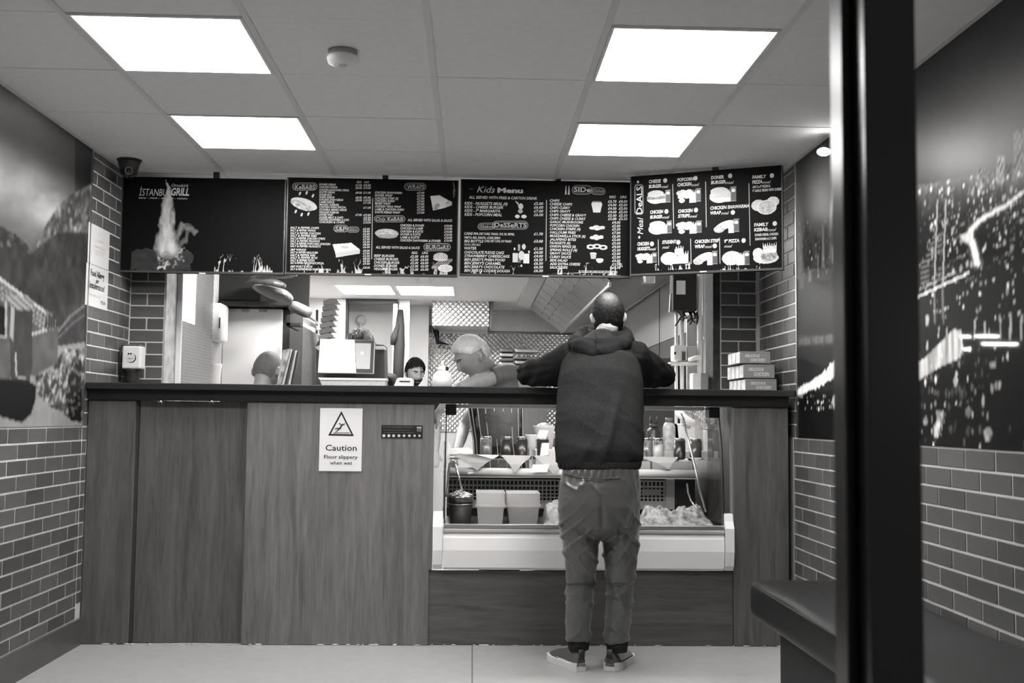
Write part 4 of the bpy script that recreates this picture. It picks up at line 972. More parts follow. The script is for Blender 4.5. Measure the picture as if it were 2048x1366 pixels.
for k, x, y, w, h, s in (('burger', 387, 410, 275, 180, 21), ('popcorn', 728, 400, 285, 200, 22), ('burger2', 1118, 385, 310, 210, 23), ('burger2', 405, 760, 270, 180, 24), ('popcorn', 730, 760, 300, 180, 25), ('wrapmeal', 1155, 745, 300, 200, 26), ('pizzas', 1597, 522, 315, 215, 27), ('nuggets', 200, 1105, 150, 140, 28), ('popcorn', 243, 1110, 250, 150, 35), ('student', 567, 1085, 320, 230, 29), ('wrapmeal', 915, 1110, 290, 200, 30), ('pizzameal', 1265, 1115, 320, 190, 31), ('platter', 1605, 1060, 300, 250, 32)):
    if k == 'nuggets': continue
    pic(B4, k, cx+x/sc, cy+y/sc, w/sc, h/sc, s, 52)
flames(B4, 1310, 1390, 521, 541, 33); flames(B4, 1432, 1520, 519, 541, 34)
# the heading that runs up the left edge
t4 = B4[0]; o4 = B4[1][0]
def vtext(s, x, y0, y1, w, m, bold, sh):
    a = PP(cx+x/sc, cy+y0/sc, o4, n4); b = PP(cx+x/sc, cy+y1/sc, o4, n4)
    k = (a.z-b.z)
    text(('lettering', t4, m), s, b+n4*.0012, EZ, -ex4, w/sc*a.y/FPX, k, 'L', bold, sh)
vtext('DeALS', 196, 300, 612, 72, M_tg, .01, 0.); vtext('Meal', 205, 650, 845, 70, M_tg, 0., .3)
m_ = MB()
for g in (0, .005):
    q = [PP(cx+x/sc, cy+y/sc, o4, n4)+n4*.001 for x, y in ((125, 280), (190, 280), (208, 300), (208, 600), (190, 620), (130, 620), (112, 600), (112, 300), (125, 280))]
    cc = sum(q[:-1], Vector())/8; q = [p+(cc-p).normalized()*g for p in q]
    for A, Bq in zip(q, q[1:]):
        pr = (Bq-A).cross(n4).normalized()*.0009; m_.add([A+pr, Bq+pr, Bq-pr, A-pr], [(0, 1, 2, 3)])
obj('heading_outline', m_, M_tg, t4)
# small bright clips on the lower trims
for B, x, y in ((B1, 405, 547), (B2, 736, 549.5), (B3, 1091, 553), (B4, 1407, 543.5)):
    o, n, ex, ez = B[1]; p = PP(x, y, o, n)
    obj('trim_clip', MB().obox(p+n*.006, ex*.017, n*.003, ez*.003), mat('clip_bright', .75, .3), B[0])
# ================================================================== KITCHEN
def quilt(name, o, du, dv, parent, m, pitch=.046, amp=.008):
    """embossed sheet: a real grid pressed into rows of lozenges. o: corner; du, dv: edge vectors; raised along du x dv"""
    o, du, dv = map(np.array, (o, du, dv)); lu, lv = np.linalg.norm(du), np.linalg.norm(dv)
    nu, nv = int(lu/pitch*9), int(lv/pitch*9); v, u = np.mgrid[0:nv+1, 0:nu+1]; a = u/nu*lu; b = v/nv*lv; w = math.pi/pitch
    h = np.abs(np.sin((a+b)*w)*np.sin((a-b)*w))**.7*amp
    n = np.cross(du/lu, dv/lv); V = o + (a/lu)[..., None]*du + (b/lv)[..., None]*dv + h[..., None]*n
    i = (v*(nu+1)+u)[:-1, :-1].ravel(); F = np.stack([i, i+1, i+nu+2, i+nu+1], 1)
    me = bpy.data.meshes.new(name); me.from_pydata(V.reshape(-1, 3).tolist(), [], F.tolist()); me.polygons.foreach_set('use_smooth', [True]*len(me.polygons))
    return link(name, me, m, parent)
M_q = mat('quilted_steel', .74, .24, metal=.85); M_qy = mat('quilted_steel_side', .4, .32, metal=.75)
M_st = mat('brushed_steel', .66, .36, metal=.7, noise=.1, nscale=3, bump=.08, bscale=6, stretch=(40, 40, 1)); M_sth = mat('brushed_steel_across', .6, .34, metal=.7, noise=.1, nscale=3, stretch=(1, 40, 40)); M_std = mat_brushed('dark_steel', .24, .3)
def PB(x0, y0, x1, y1, Y, dy=.05, bev=.0):
    """box whose front face fills a pixel rectangle at depth Y"""
    a, b = P(x0, y0, Y), P(x1, y1, Y); return MB().box(a.x, b.x, Y, Y+dy, b.z, a.z, bev)
# left side wall cladding
t = thing('steel_wall_panel', 'quilted steel panel covering the left kitchen wall behind the tiled pier', 'panel', (XL+.01, 7.15, 1.0))
obj('sheet', MB().box(XL, XL+.006, 6.33, 8.0, .9, ZC), M_alu, t)
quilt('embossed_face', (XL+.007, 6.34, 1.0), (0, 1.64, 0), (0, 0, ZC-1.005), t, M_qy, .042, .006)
obj('corner_trim', MB().box(-1.722, -1.676, YP+.225, YP+.245, 1.0, ZC, .002), M_white, t)
a = PX(368, 543, XL+.015); b = PX(390, 650, XL+.015)
solo('hanging_paper', MB().box(XL+.0125, XL+.0145, a.y, b.y, b.z, 2.14), M_paper, 'long strip of white paper hanging on the quilted steel panel', 'paper')
a = P(419, 606, 8.05); b = P(444, 682, 8.05)
t = thing('towel_dispenser', 'white wall dispenser between the quilted steel panel and the white fridge', 'dispenser', ((a.x+b.x)/2, 8.1, b.z))
obj('body', MB().box(a.x-.02, b.x, 8.02, 8.25, b.z, a.z, .02), M_white, t); obj('key_slot', MB().box(b.x-.018, b.x-.01, 8.016, 8.022, b.z+.09, b.z+.17), M_black, t)
a = P(412, 734, 8.05); b = P(432, 790, 8.05)
solo('white_tub', MB().lathe([(.05, 0), (.062, .2), (.066, .21), (.066, .23), (.0, .23)], ((a.x+b.x)/2, 8.1, b.z), 20), M_white, 'white plastic tub at the foot of the white fridge, under the dispenser', 'tub')
a = P(446, 616, 8.35); b = P(562, 768, 8.35)
t = thing('white_fridge', 'tall white fridge standing against the left kitchen wall', 'fridge', ((a.x+b.x)/2, 8.7, 0))
obj('body', MB().box(a.x, b.x, 8.35, 9.0, .05, a.z, .01), mat('fridge_white', .62, .4), t)
c = P(580, 620, 8.35)
obj('door_edge', MB().box(b.x+.002, c.x, 8.36, 9.0, .05, a.z, .004), M_blackm, t)
for x in (491, 526):
    q = P(x, 619, 8.34); obj('hinge_cover', MB().box(q.x-.03, q.x+.03, 8.335, 8.352, q.z-.02, q.z+.008, .006), mat('hinge_grey', .28, .5), t)
obj('plinth', MB().box(a.x+.02, b.x-.02, 8.4, 8.95, 0, .05), M_black, t)
# dark shelf loaded with sacks over the fridge
a = P(418, 560, 8.2); b = P(590, 612, 8.2)
t = thing('overhead_shelf', 'dark shelf unit above the white fridge', 'shelf', ((a.x+b.x)/2, 8.5, b.z))
obj('back', MB().box(a.x, b.x+.04, 8.62, 8.66, b.z, 2.40), M_blackm, t); obj('board', MB().box(a.x, b.x, 8.18, 8.66, b.z, b.z+.03, .003), M_blackm, t)
obj('end_panel', MB().box(a.x, a.x+.02, 8.18, 8.66, b.z+.03, 2.40), M_blackm, t)
q = P(603, 648, 7.9); obj('side_bracket', MB().box(P(575, 629, 7.9).x, q.x, 7.85, 7.95, q.z-.02, q.z+.005, .002).box(P(575, 629, 7.9).x, P(575, 629, 7.9).x+.03, 7.85, 8.3, q.z-.02, q.z+.06), M_blackm, t)
obj('crate', MB().box(a.x+.03, P(520, 560, 8.2).x, 8.2, 8.6, b.z+.031, 2.36, .01), mat('black_crate', .012, .7), t)
M_sack = mat('grey_sack', .11, .5, bump=.4, bscale=14); M_sackd = mat('dark_sack', .05, .45, bump=.4, bscale=14)
def sack(pts, Y, m, lab, flat=.16):
    mb = MB(); mb.tube([P(x, y, Y) for x, y, r in pts], [(r*Y/FPX, flat*min(1, r/9)) for x, y, r in pts], 20, True, (0, 0, 1))
    me = remeshed(mb, 'food_sack', .012, 3, lambda co, no: (vnoise(co[:, 0]*9+40, co[:, 2]*14+co[:, 1]*9+40, 5, 3)-.5)*.03); return solo('food_sack', me, m, lab, 'sack', 'sacks on the overhead shelf')
sack([(488, 566, 3), (500, 565, 8), (525, 567, 11), (552, 570, 10), (572, 572, 5)], 8.06, M_sackd, 'dark sack between the two pale sacks on the shelf edge', .10)
sack([(506, 574, 3), (518, 577, 8), (540, 583, 12), (565, 591, 13), (577, 595, 9), (584, 598, 4)], 7.8, M_sack, 'pale grey sack bulging over the shelf edge above the fridge')
sack([(500, 555, 2), (515, 554, 5), (550, 551, 6), (580, 550, 6), (595, 551, 2)], 7.62, M_sack, 'flat pale sack just below the menu board trim', .12)
q = P(601, 619, 7.9)
solo('rolling_pin', MB().lathe([(0, -.085), (.034, -.08), (.042, -.05), (.042, .05), (.034, .08), (0, .085)], q, 18, (1, -.3, -.45)), mat('worn_wood', .12, .4), 'dark rolled bundle sticking out of the overhead shelf', 'roll')
# stainless prep station receding along the left
t = thing('prep_station', 'stainless prep station with overshelf beside the white fridge', 'worktable', (-1.2, 9.4, 0))
def q3(px, py, Y): return P(px, py, Y)
x_ = P(586, 640, 8.6).x
m_ = MB()
obj('overshelf', MB().prism([q3(581, 622, 9.05), q3(638, 657, 10.8), q3(638, 664, 10.8), q3(581, 634, 9.05)], (.03, 0, 0)), M_sth, t)
obj('shelf_lip', MB().prism([q3(581, 610, 9.05), q3(638, 648, 10.8), q3(638, 652, 10.8), q3(581, 616, 9.05)], (.02, 0, 0)), M_alu, t)
obj('front_screen', MB().prism([q3(580, 640, 9.06), q3(640, 672, 10.8), q3(640, 790, 10.8), q3(580, 800, 9.06)], (.015, 0, 0)), mat_brushed('smeared_steel', .38, .34, (3, 3, 20)), t)
for px, Y in ((582, 9.1), (608, 9.9), (634, 10.7)):
    a = P(px, 640, Y); obj('upright', MB().box(a.x-.012, a.x+.012, Y-.012, Y+.012, .05, a.z+.1, .002), M_std, t)
for px, py, Y in ((590, 640, 9.3), (596, 646, 9.5), (609, 650, 9.9), (626, 661, 10.5)):
    a = P(px, py, Y-.1); obj('spot_bulb', MB().ball(a, .013, .013, .013, 10, 6), mat('lit_bulb', .9, .4, emit=8), t)
obj('legs_base', MB().box(P(586, 800, 9.2).x-.3, P(586, 800, 9.2).x-.03, 9.2, 10.7, .0, .85, .004), M_std, t)
# stack of serrated trays
base = P(655, 690, 10.3); M_tr = mat('paper_tray', .42, .55); M_trd = mat('tray_ribs', .2, .6, noise=.5, nscale=60)
for k in range(8):
    y0 = 597+k*11.6; a = P(672-k*1.6, y0+2, 10.3); w = .12
    mb = MB(); mb.prism([a+Vector((-.03, 0, .012)), a+Vector((.012, 0, -.0)), a+Vector((.028, 0, -.026)), a+Vector((-.02, 0, -.03)), a+Vector((-.05, 0, -.045)), a+Vector((-w, 0, -.052)), a+Vector((-w, 0, -.012)), a+Vector((-.06, 0, .004))], (0, .2, 0))
    t = solo('serving_tray', mb, M_tr if k % 2 == 0 else mat('paper_tray_b', .34, .55), 'ribbed paper tray, number %s down in the stack left of the kitchen doorway' % ('one two three four five six seven eight'.split()[k]), 'tray', 'stacked ribbed trays')
solo('tray_rack', MB().box(base.x-.10, base.x+.06, 10.3, 10.52, 0, P(660, 693, 10.3).z, .004), M_std, 'dark steel stand under the stacked ribbed trays', 'stand')
# doorway at the back with a lit passage behind
Yd = 12.2
def PD(x, y): return P(x, y, Yd)
dw = obj('wall_partition', MB().box(XL, PD(680, 700).x, Yd, Yd+.1, 0, ZC).box(PD(797, 700).x, PD(818, 700).x, Yd, Yd+.1, 0, ZC).box(PD(680, 700).x, PD(797, 700).x, Yd, Yd+.1, PD(740, 602).z, ZC), M_wallk); tag(dw, kind='structure')
df = obj('door_1', MB().box(PD(679, 600).x, PD(692, 600).x, Yd-.03, Yd+.12, 0, PD(740, 600).z), M_white); tag(df, kind='structure')
obj('door_head', MB().box(PD(692, 600).x, PD(795, 600).x, Yd-.02, Yd+.12, PD(740, 607).z, PD(740, 599).z), M_black, df)
obj('door_jamb', MB().box(PD(692, 600).x, PD(696.5, 600).x, Yd-.01, Yd+.12, 0, PD(740, 607).z), M_black, df)
obj('door_jamb', MB().box(PD(787, 600).x, PD(796, 600).x, Yd-.03, Yd+.12, 0, PD(740, 607).z, .003), M_white, df)
obj('passage_wall', MB().box(PD(690, 600).x-.2, PD(800, 600).x+.3, Yd+.6, Yd+.65, 0, ZC), mat('passage_grey', .5, .6), dw)
a = P(722, 645, Yd+.55)
solo('wall_fan', MB().lathe([(.0, 0), (.055, .0), (.06, .015), (.04, .03), (0, .035)], a+Vector((0, 0, .03)), 20, (0, -1, 0)).tube([a+Vector((0, -.03, 0)), a+Vector((-.005, -.02, -.12))], .016, 8), mat('fan_grey', .36, .5), 'small round wall fan seen through the kitchen doorway', 'fan')
j = MB(); j.tube([P(801, 620, Yd-.08), P(800, 650, Yd-.1), P(799, 690, Yd-.1), P(797, 730, Yd-.1), P(796, 800, Yd-.1)], [(.03, .03), (.045, .05), (.07, .06), (.06, .06), (.06, .06)], 12)
j.tube([P(796, 648, Yd-.14), P(788, 675, Yd-.16), P(784, 690, Yd-.16)], [.02, .04, .02], 10)
solo('hanging_jacket', j, mat('black_cloth', .012, .8), 'black jacket hanging on the right jamb of the kitchen doorway', 'jacket')
# tiled end of the back wall, conduit, switches
t = thing('conduit', 'pale vertical cable conduit on the kitchen back wall', 'conduit', P(827, 780, YB-.02))
a, b = P(828, 622, YB-.06), P(824, 800, YB-.06)
obj('pipe', MB().tube([a, b], .016, 10), mat('conduit_grey', .5, .4), t); c = P(826, 671, YB-.06); obj('clip', MB().obox(c, (.028, 0, 0), (0, .018, 0), (0, 0, .012)), M_alu, t)
t = thing('switch_bank', 'dark double switch box on the kitchen back wall beside the conduit', 'switch', P(849, 663, YB-.05))
for x0, x1 in ((833, 846), (853, 864)): obj('switch', PB(x0, 650, x1, 664, YB-.06, .05, .004), mat('switch_dark', .08, .4), t)
obj('middle_plate', PB(846.5, 650, 852.5, 664, YB-.055, .05, .003), M_alu, t)
t = thing('strip_heater', 'white strip unit under the quilted duct box on the back wall', 'heater', P(925, 668, YB-.15))
obj('body', PB(873, 653, 976, 667, YB-.15, .12, .01), M_white, t)
j = MB(); j.tube([P(868, 653, YB-.2), P(873, 665, YB-.2), P(876, 685, YB-.2), P(898, 689, YB-.2)], [.02, .035, .025, .006], 8)
obj('cable', j, M_blackm, t)
# cladding, duct, hood
t = thing('splashback', 'quilted steel splashback along the kitchen back wall', 'splashback', (.3, YB-.01, .9))
a = P(812, 664, YB-.01)
quilt('embossed_face', (P(812, 664, YB-.012).x, YB-.012, .95), (XR-.03-P(812, 664, YB-.012).x, 0, 0), (0, 0, a.z-.96), t, M_q, .058, .012); obj('top_trim', MB().box(P(960, 664, YB).x, XR-.02, YB-.02, YB-.013, a.z-.01, a.z+.012), M_std, t)
t = thing('duct_box', 'quilted steel duct box high on the kitchen back wall', 'duct', P(925, 652, 12.4))
obj('casing', PB(865, 598, 977, 652, 12.3, .6, .004), M_alu, t)
a, b = P(865, 598, 12.298), P(977, 652, 12.298); quilt('embossed_face', (a.x, 12.298, b.z), (b.x-a.x, 0, 0), (0, 0, a.z-b.z), t, M_q, .062, .012)
t = thing('extractor_hood', 'large stainless extractor hood with sloping baffle filters on the kitchen right', 'hood', (1.0, 11, 2.0))
obj('side_sheet', MB().prism([P(992, 553, 12.25), P(983, 653, 12.25), P(979, 653, 12.25), P(982, 553, 12.25)], (0, .5, 0)), M_std, t)
obj('back_sheet', MB().box(.20, 1.6, YB-.06, YB-.02, P(1050, 663, YB-.06).z, ZC), M_st, t)
xl, zl, xr_, zr, yn, yf = .64, 2.375, 1.0, 2.115, 8.0, 12.45
dv = Vector((xr_-xl, 0, zr-zl)); nrm = Vector((dv.z, 0, -dv.x)).normalized()
obj('left_frame', MB().prism([Vector((xl-.14, yf, zl+.02)), Vector((xl, yf, zl)), Vector((xl, yn, zl)), Vector((xl-.14, yn, zl+.02))], (0, 0, .03)), M_st, t)
fs = 9
for k in range(fs):
    y0 = yn+(yf-yn)*k/fs+.008; y1 = yn+(yf-yn)*(k+1)/fs-.008
    A = Vector((xl, y0, zl))+dv*.02; m_ = MB(); m_.prism([A, A+dv*.96, A+dv*.96+Vector((0, y1-y0, 0)), A+Vector((0, y1-y0, 0))], -nrm*.03)
    f = obj('baffle_filter', m_, mat_brushed('filter_steel', .34, .38, (6, 40, 6)), t)
    for fr in (.33, .55):
        A2 = Vector((xl, y0+.02, zl))+dv*fr + nrm*.002
        obj('filter_handle', MB().tube([A2, A2+nrm*.012+Vector((0, .05, 0)), A2+Vector((0, y1-y0-.04, 0))], .004, 6), M_std, f)
obj('gutter', MB().box(xr_-.008, xr_+.014, yn, yf, zr-.02, zr+.02, .003), M_alu, t)
obj('dark_baffle', MB().prism([Vector((xr_+.015, yn, zr+.02)), Vector((1.56, yn, 2.26)), Vector((1.56, yf, 2.26)), Vector((xr_+.015, yf, zr+.02))], (0, 0, .03)), M_std, t)
obj('second_lip', MB().box(1.55, 1.565, yn, yf, 2.235, 2.262), M_alu, t)
a = P(1297, 560, 8.0)
t = thing('hood_lamp', 'small silver box lamp beneath the menu boards near the hood', 'lamp', a)
obj('casing', MB().box(a.x-.045, a.x+.045, 7.96, 8.08, a.z-.03, a.z+.035, .008), M_alu, t); obj('lens', MB().box(a.x-.034, a.x+.034, 7.955, 7.962, a.z-.022, a.z+.024, .004), mat('lamp_glass', .25, .1), t)
t = thing('steel_side_wall', 'reflective stainless sheet on the right kitchen wall under the hood', 'panel', (1.6, 10, .9))
obj('upper_sheet', MB().box(XR-.03, XR-.012, 7.0, YB-.05, 1.78, 2.3), M_st, t); obj('lower_sheet', MB().box(XR-.03, XR-.010, 7.0, YB-.05, .85, 1.775), M_std, t)
obj('seam', MB().box(XR-.034, XR-.03, 9.3, 9.31, .85, 2.3), M_blackm, t)
# grill and fryer line under the hood (hidden mostly by the customer)
t = thing('grill_range', 'dark kebab grill and fryer range under the extractor hood, behind the customer', 'cooker', (1.15, 10, 0))
obj('cabinet', MB().box(.82, 1.58, 8.2, 11.6, .06, .92, .01), M_std, t); obj('grill_back', MB().box(1.25, 1.57, 8.4, 11.6, .92, 1.6, .01), mat('sooty_steel', .07, .4, metal=.6), t)
for y in (8.7, 9.4):
    obj('spit_rod', MB().tube([(1.1, y, .92), (1.1, y, 1.6)], .012, 8), M_alu, t); obj('doner_meat', MB().lathe([(0, 0), (.06, .0), (.10, .25), (.13, .5), (.11, .58), (0, .6)], (1.1, y, 1.02), 18), mat('doner_meat', .09, .5, noise=.4, nscale=30), t)
obj('grill_knob', MB().lathe([(.02, 0), (.02, .03), (0, .03)], (1.24, 8.42, 1.45), 12, (-1, 0, 0)), M_alu, t)
# pan stacks by the splashback
k = 0
for (x0, x1, ys, lab) in ((1000, 1028, (697, 706, 715, 724, 733), 'left pile of oven pans by the splashback'), (1030, 1079, (698, 712, 721, 730, 739, 748), 'right pile of oven pans by the splashback')):
    for i, y in enumerate(ys):
        a, b = P(x0, y, 11.8), P(x1, y+7.5, 11.8); n = ('topmost', 'second', 'third', 'fourth', 'fifth', 'sixth')[i]
        solo('oven_pan', MB().box(a.x, b.x, 11.8, 12.2, b.z, a.z, .012), mat('pan_steel' if (i+k) % 2 else 'pan_dark', .5 if (i+k) % 2 else .2, .35, metal=1), '%s pan from the top in the %s' % (n, lab), 'pan', 'piled oven pans')
    k += 1
solo('pan_table', MB().box(P(985, 760, 11.8).x, P(1095, 760, 11.8).x, 11.75, 12.3, 0, P(1000, 757, 11.8).z, .005), M_std, 'steel table under the two piles of oven pans', 'table')
# ceiling-mounted sensor in the kitchen
a = P(848, 557, 9.6)
t = thing('ceiling_sensor', 'small white sensor with two arms under the menu boards, by the kitchen panels', 'sensor', (a.x, 9.6, a.z))
obj('body', MB().box(a.x-.05, a.x+.05, 9.55, 9.65, a.z-.015, ZC, .006), M_white, t)
for s in (-1, 1): obj('arm', MB().tube([(a.x+s*.04, 9.58, a.z), (a.x+s*.06, 9.56, a.z-.05)], .008, 8), M_white, t)

# ---- services column beside the right pier
t = thing('fuse_cabinet', 'black electrical cabinet with a white notice, under the angled menu board', 'cabinet', P(1370, 622, 6.9))
obj('case', PB(1346, 546, 1394, 622, 6.9, .12, .004), M_blackm, t); obj('notice', PB(1353, 561, 1371, 589, 6.893, .004), M_paper, t)
obj('lid_flap', MB().prism([P(1341, 588, 6.95), P(1346, 585, 6.95), P(1356, 622, 6.95), P(1339, 624, 6.95)], (0, .03, 0)), mat('flap_grey', .4, .5), t)
j = MB()
for i in range(9):
    x = 1368+RNG.uniform(-12, 26); y = 624; j.tube([P(x, y, 6.93), P(x+RNG.uniform(-8, 8), y+RNG.uniform(8, 16), 6.9), P(x+RNG.uniform(-8, 8), y+RNG.uniform(14, 34), 6.95)], .006, 6)
obj('loose_cables', j, M_blackm, t)
M_pipe = mat('white_pipe', .78, .35)
for i, (x, y0, y1, r, lab) in enumerate(((1352.5, 626, 785, .011, 'thin white pipe running down from the left of the black cabinet'), (1364, 622, 785, .013, 'thin white pipe running down from the middle of the black cabinet'), (1399, 545, 785, .0165, 'thick white pipe just right of the black cabinet'), (1409.5, 546, 785, .015, 'thick white pipe, second to the right of the black cabinet'))):
    m_ = MB().tube([P(x, y0, 7.0-.05*(i > 1)), P(x, y1, 7.0-.05*(i > 1))+Vector((0, 0, -.2))], r, 12)
    t = solo('service_pipe', m_, M_pipe, lab, 'pipe', 'white service pipes by the right pier')
t = thing('backing_board', 'stained pale backing board behind the service pipes', 'board', P(1419, 780, 7.05))
obj('board', PB(1374, 630, 1427, 790, 7.08, .02), mat('stained_board', .38, .7, noise=.5, nscale=8, stretch=(3, 1, .6)), t); obj('upper_strip', PB(1412, 546, 1427, 640, 7.05, .02), mat('streaky_board', .35, .6, noise=.7, nscale=12), t)
for x, y in ((1400, 684), (1411, 676)): obj('pipe_clip', PB(x-4, y-3, x+5, y+3, 6.9, .03, .002), M_pipe, t)
t = thing('socket_box', 'white double socket box on a little ledge between the pipes', 'socket', P(1365, 725, 6.85))
obj('box', PB(1348, 690, 1374, 722, 6.85, .12, .006), M_white, t); obj('box_side', PB(1374.5, 692, 1392, 722, 6.88, .1, .004), mat('box_grey', .5, .5), t); obj('ledge', PB(1340, 724, 1396, 729, 6.8, .2, .003), M_white, t)
obj('sticker', PB(1364, 703, 1371, 721, 6.846, .004), mat('sticker_grey', .1, .5), t); obj('switch_hole', PB(1348.5, 704, 1352, 709, 6.846, .004), M_black, t)
obj('grip', MB().tube([P(1378, 720, 6.78), P(1390, 716, 6.75), P(1402, 714, 6.75)], .014, 8), M_white, t)
t = thing('white_carton', 'white and grey carton standing on the counter beside the pipes', 'carton', P(1400, 782, 6.3))
a, b = P(1386, 746, 6.2), P(1416, 782, 6.2); c = P(1402, 746, 6.2)
obj('printed_side', MB().box(a.x, c.x, 6.2, 6.3, b.z, a.z, .002), mat('carton_white', .7, .5, noise=.15, nscale=20), t); obj('plain_side', MB().box(c.x+.0005, b.x, 6.202, 6.3, b.z, a.z, .002), mat('carton_grey', .24, .5), t)
# ================================================================== THINGS IN AND ON THE DISPLAY
ZS = .9065; YCAN = 6.02
M_tin = mat('can_tin', .7, .25, metal=1)
def can(px, Y, m, label, base=None, z=ZS, r=.033, h=.117):
    x = P(px, 890, Y).x; t = thing('drink_can', label, 'can', (x, Y, z), 'drink cans on the display shelf')
    obj('body', MB().lathe([(r*.8, .0), (r*.97, .006), (r, .014), (r, h-.016)], (x, Y, z), 22), m, t)
    obj('lid', MB().lathe([(r, h-.016), (r*.86, h-.003), (r*.86, h), (r*.8, h), (r*.78, h-.004), (0, h-.004)], (x, Y, z), 22), M_tin, t)
    obj('ring_pull', MB().box(x-.009, x+.009, Y-.012, Y+.008, z+h-.003, z+h-.001), M_tin, t); return t, x
cb = mat('can_black', .014, .3); cg = mat('can_mottled', .09, .3, noise=.7, nscale=60); cl = mat('can_light_grey', .30, .3); cd = mat('can_dark_grey', .05, .25)
t, x = can(972, YCAN, cg, 'mottled dark can standing alone, first on the display shelf'); 
t, x1_ = can(1013, YCAN, cb, 'plain black can touching the can with a bottle picture'); 
def canprint(t, x, pts, m, name='printed_picture'):
    m_ = MB()
    def wrap(u, v): a = u/.033; return Vector((x+.0334*math.sin(a), YCAN-.0334*math.cos(a), ZS+v))
    m_.add([wrap(u, v) for u, v in pts], [tuple(range(len(pts)))]); obj(name, m_, m, t)
canprint(t, x1_, [(-.016, .012), (.014, .012), (.014, .018), (-.016, .018)], mat('can_ink', .4, .4))
bot = [(-.006, .012), (.008, .012), (.008, .034), (.003, .042), (.003, .052), (-.001, .052), (-.001, .042), (-.006, .034)]
t, x = can(1043.5, YCAN, cb, 'black can with a small bottle picture, right of the plain black can'); canprint(t, x, bot, mat('can_picture', .12, .4))
t, x = can(1086, YCAN, cb, 'black can with a blank white card leaning on it'); 
can(1128, YCAN, cg, 'mottled can hidden behind the customer'); can(1292, YCAN, cg, 'mottled can half hidden by the customer')
t, x = can(1316, YCAN, cl, 'light grey can with bold slanted lettering')
text(('lettering', t, mat('can_lettering', .03, .4)), 'FANTA', Vector((x-.026, YCAN-.0345, ZS+.076)), Vector((.97, -.0, .2)), Vector((-.1, 0, .99)), .022, .052, bold=.04)
t, x = can(1359, YCAN, cb, 'black can with a small bottle picture, right of the light grey can'); canprint(t, x, bot, MATS['can_picture'])
can(1391, YCAN, cd, 'shiny dark grey can, last on the display shelf')
q = P(1092, 899, YCAN-.05)
solo('price_card', MB().prism([P(1080, 911, YCAN-.04), P(1097, 910, YCAN-.045), P(1098, 886, YCAN-.045), P(1084, 886, YCAN-.04)], (0, .0015, 0)), M_paper, 'blank white card leaning on a black can', 'card')
solo('price_card', MB().prism([P(1060, 945, 5.955), P(1095, 944, 5.955), P(1098, 929, 5.957), P(1066, 929, 5.957)], (0, .0015, 0)), M_paper, 'blank white card lying on the white rail below the shelf', 'card')
solo('price_card', MB().prism([P(936, 948, 5.955), P(946, 946, 5.955), P(946, 944, 5.955), P(936, 945, 5.955)], (0, .003, 0)), M_paper, 'tiny white tag on the white rail above the tongs', 'card')
# white folded cloth at the end of the shelf
m_ = MB(); m_.prism([P(895, 886, 5.96), P(897, 888, 5.96), P(901, 901, 5.96), P(936, 899, 5.96), P(945, 904, 5.96), P(945, 908, 5.96), P(905, 911, 5.96), P(895, 909, 5.96)], (0, .2, 0))
bmesh.ops.translate(m_.bm, verts=m_.bm.verts, vec=(0, 0, .006))
solo('folded_cloth', m_, M_paper, 'white folded cloth at the end of the display shelf', 'cloth')
# sauce bottle, jars, tubs standing further back
def bottle(px, base_py, Y, w, h, label, m, mc, nozzles=1, name='sauce_bottle'):
    c = P(px, base_py, Y); k = Y/FPX; r = w*k/2; H = h*k; c.z = ZL
    t = thing(name, label, 'bottle', c)
    obj('body', MB().lathe([(r*.9, 0), (r, .01), (r, H*.72), (r*.8, H*.84), (r*.55, H*.88)], c, 20), m, t)
    obj('cap', MB().lathe([(r*.62, H*.88), (r*.62, H*1.0), (r*.5, H*1.02), (0, H*1.02)], c, 18), mc, t)
    for i in range(nozzles):
        dx = (i-(nozzles-1)/2)*r*.9; obj('nozzle', MB().lathe([(r*.2, H*1.02), (r*.12, H*1.3), (0, H*1.31)], c+Vector((dx, 0, 0)), 10), mc, t)
    return t
ZL = 0.94; YL = 6.55
solo('back_counter', MB().box(.37, XR-.04, 6.40, 7.05, 0.0, .94, .004), M_st, 'stainless work counter behind the display, topped with sauce bottles and tubs', 'counter')
M_clear = mat('cloudy_plastic', .6, .3)
bottle(1308, 900, YL, 30, 52, 'dark squat sauce bottle with twin nozzles behind the lettered can', mat('dark_sauce', .02, .3), M_black, 2)
bottle(1338, 900, YL, 25, 64, 'pale speckled shaker with a grey lid behind the cans', mat('speckled_plastic', .4, .3, noise=.3, nscale=40), mat('lid_grey', .1, .4), 0, 'shaker')
def tub(px, Y, w, h, label, m, taper=.85, name='food_tub', z=.94, lid=None):
    c = P(px, 880, Y); k = Y/FPX; r = w*k/2; H = h*k; c.z = z; t = thing(name, label, 'tub', c)
    obj('body', MB().lathe([(r*taper, 0), (r, H*.94), (r*1.06, H*.95), (r*1.06, H), (r*.96, H), (r*.8, H*.2), (0, H*.2)], c, 22), m, t)
    if lid: obj('contents', MB().ball(c+Vector((0, 0, H*.85)), r*.85, r*.85, H*.3, 14, 8), lid, t)
    return t
tub(1385, 6.75, 60, 52, 'large white tub behind the lettered and black cans', M_white)
tub(1425, 6.6, 40, 72, 'tall white tub at the steel end of the display', M_white, .95)
tub(1088, 6.7, 42, 45, 'clear bowl piled high behind the can with the white card', M_clear, .8, 'salad_bowl', lid=mat('bowl_food', .35, .5, noise=.6, nscale=30))
tub(1062, 6.62, 22, 28, 'little white pot left of the clear bowl', M_white, .9)
m_ = MB(); c = P(1370, 838, 6.5); m_.lathe([(.0, 0), (.09, .03), (.115, .1), (.11, .1), (.085, .035), (0, .006)], c, 24, (.35, -.55, .6))
solo('white_scoop_bowl', m_, M_white, 'white bowl tipped on its side above the bottles in the display', 'bowl')
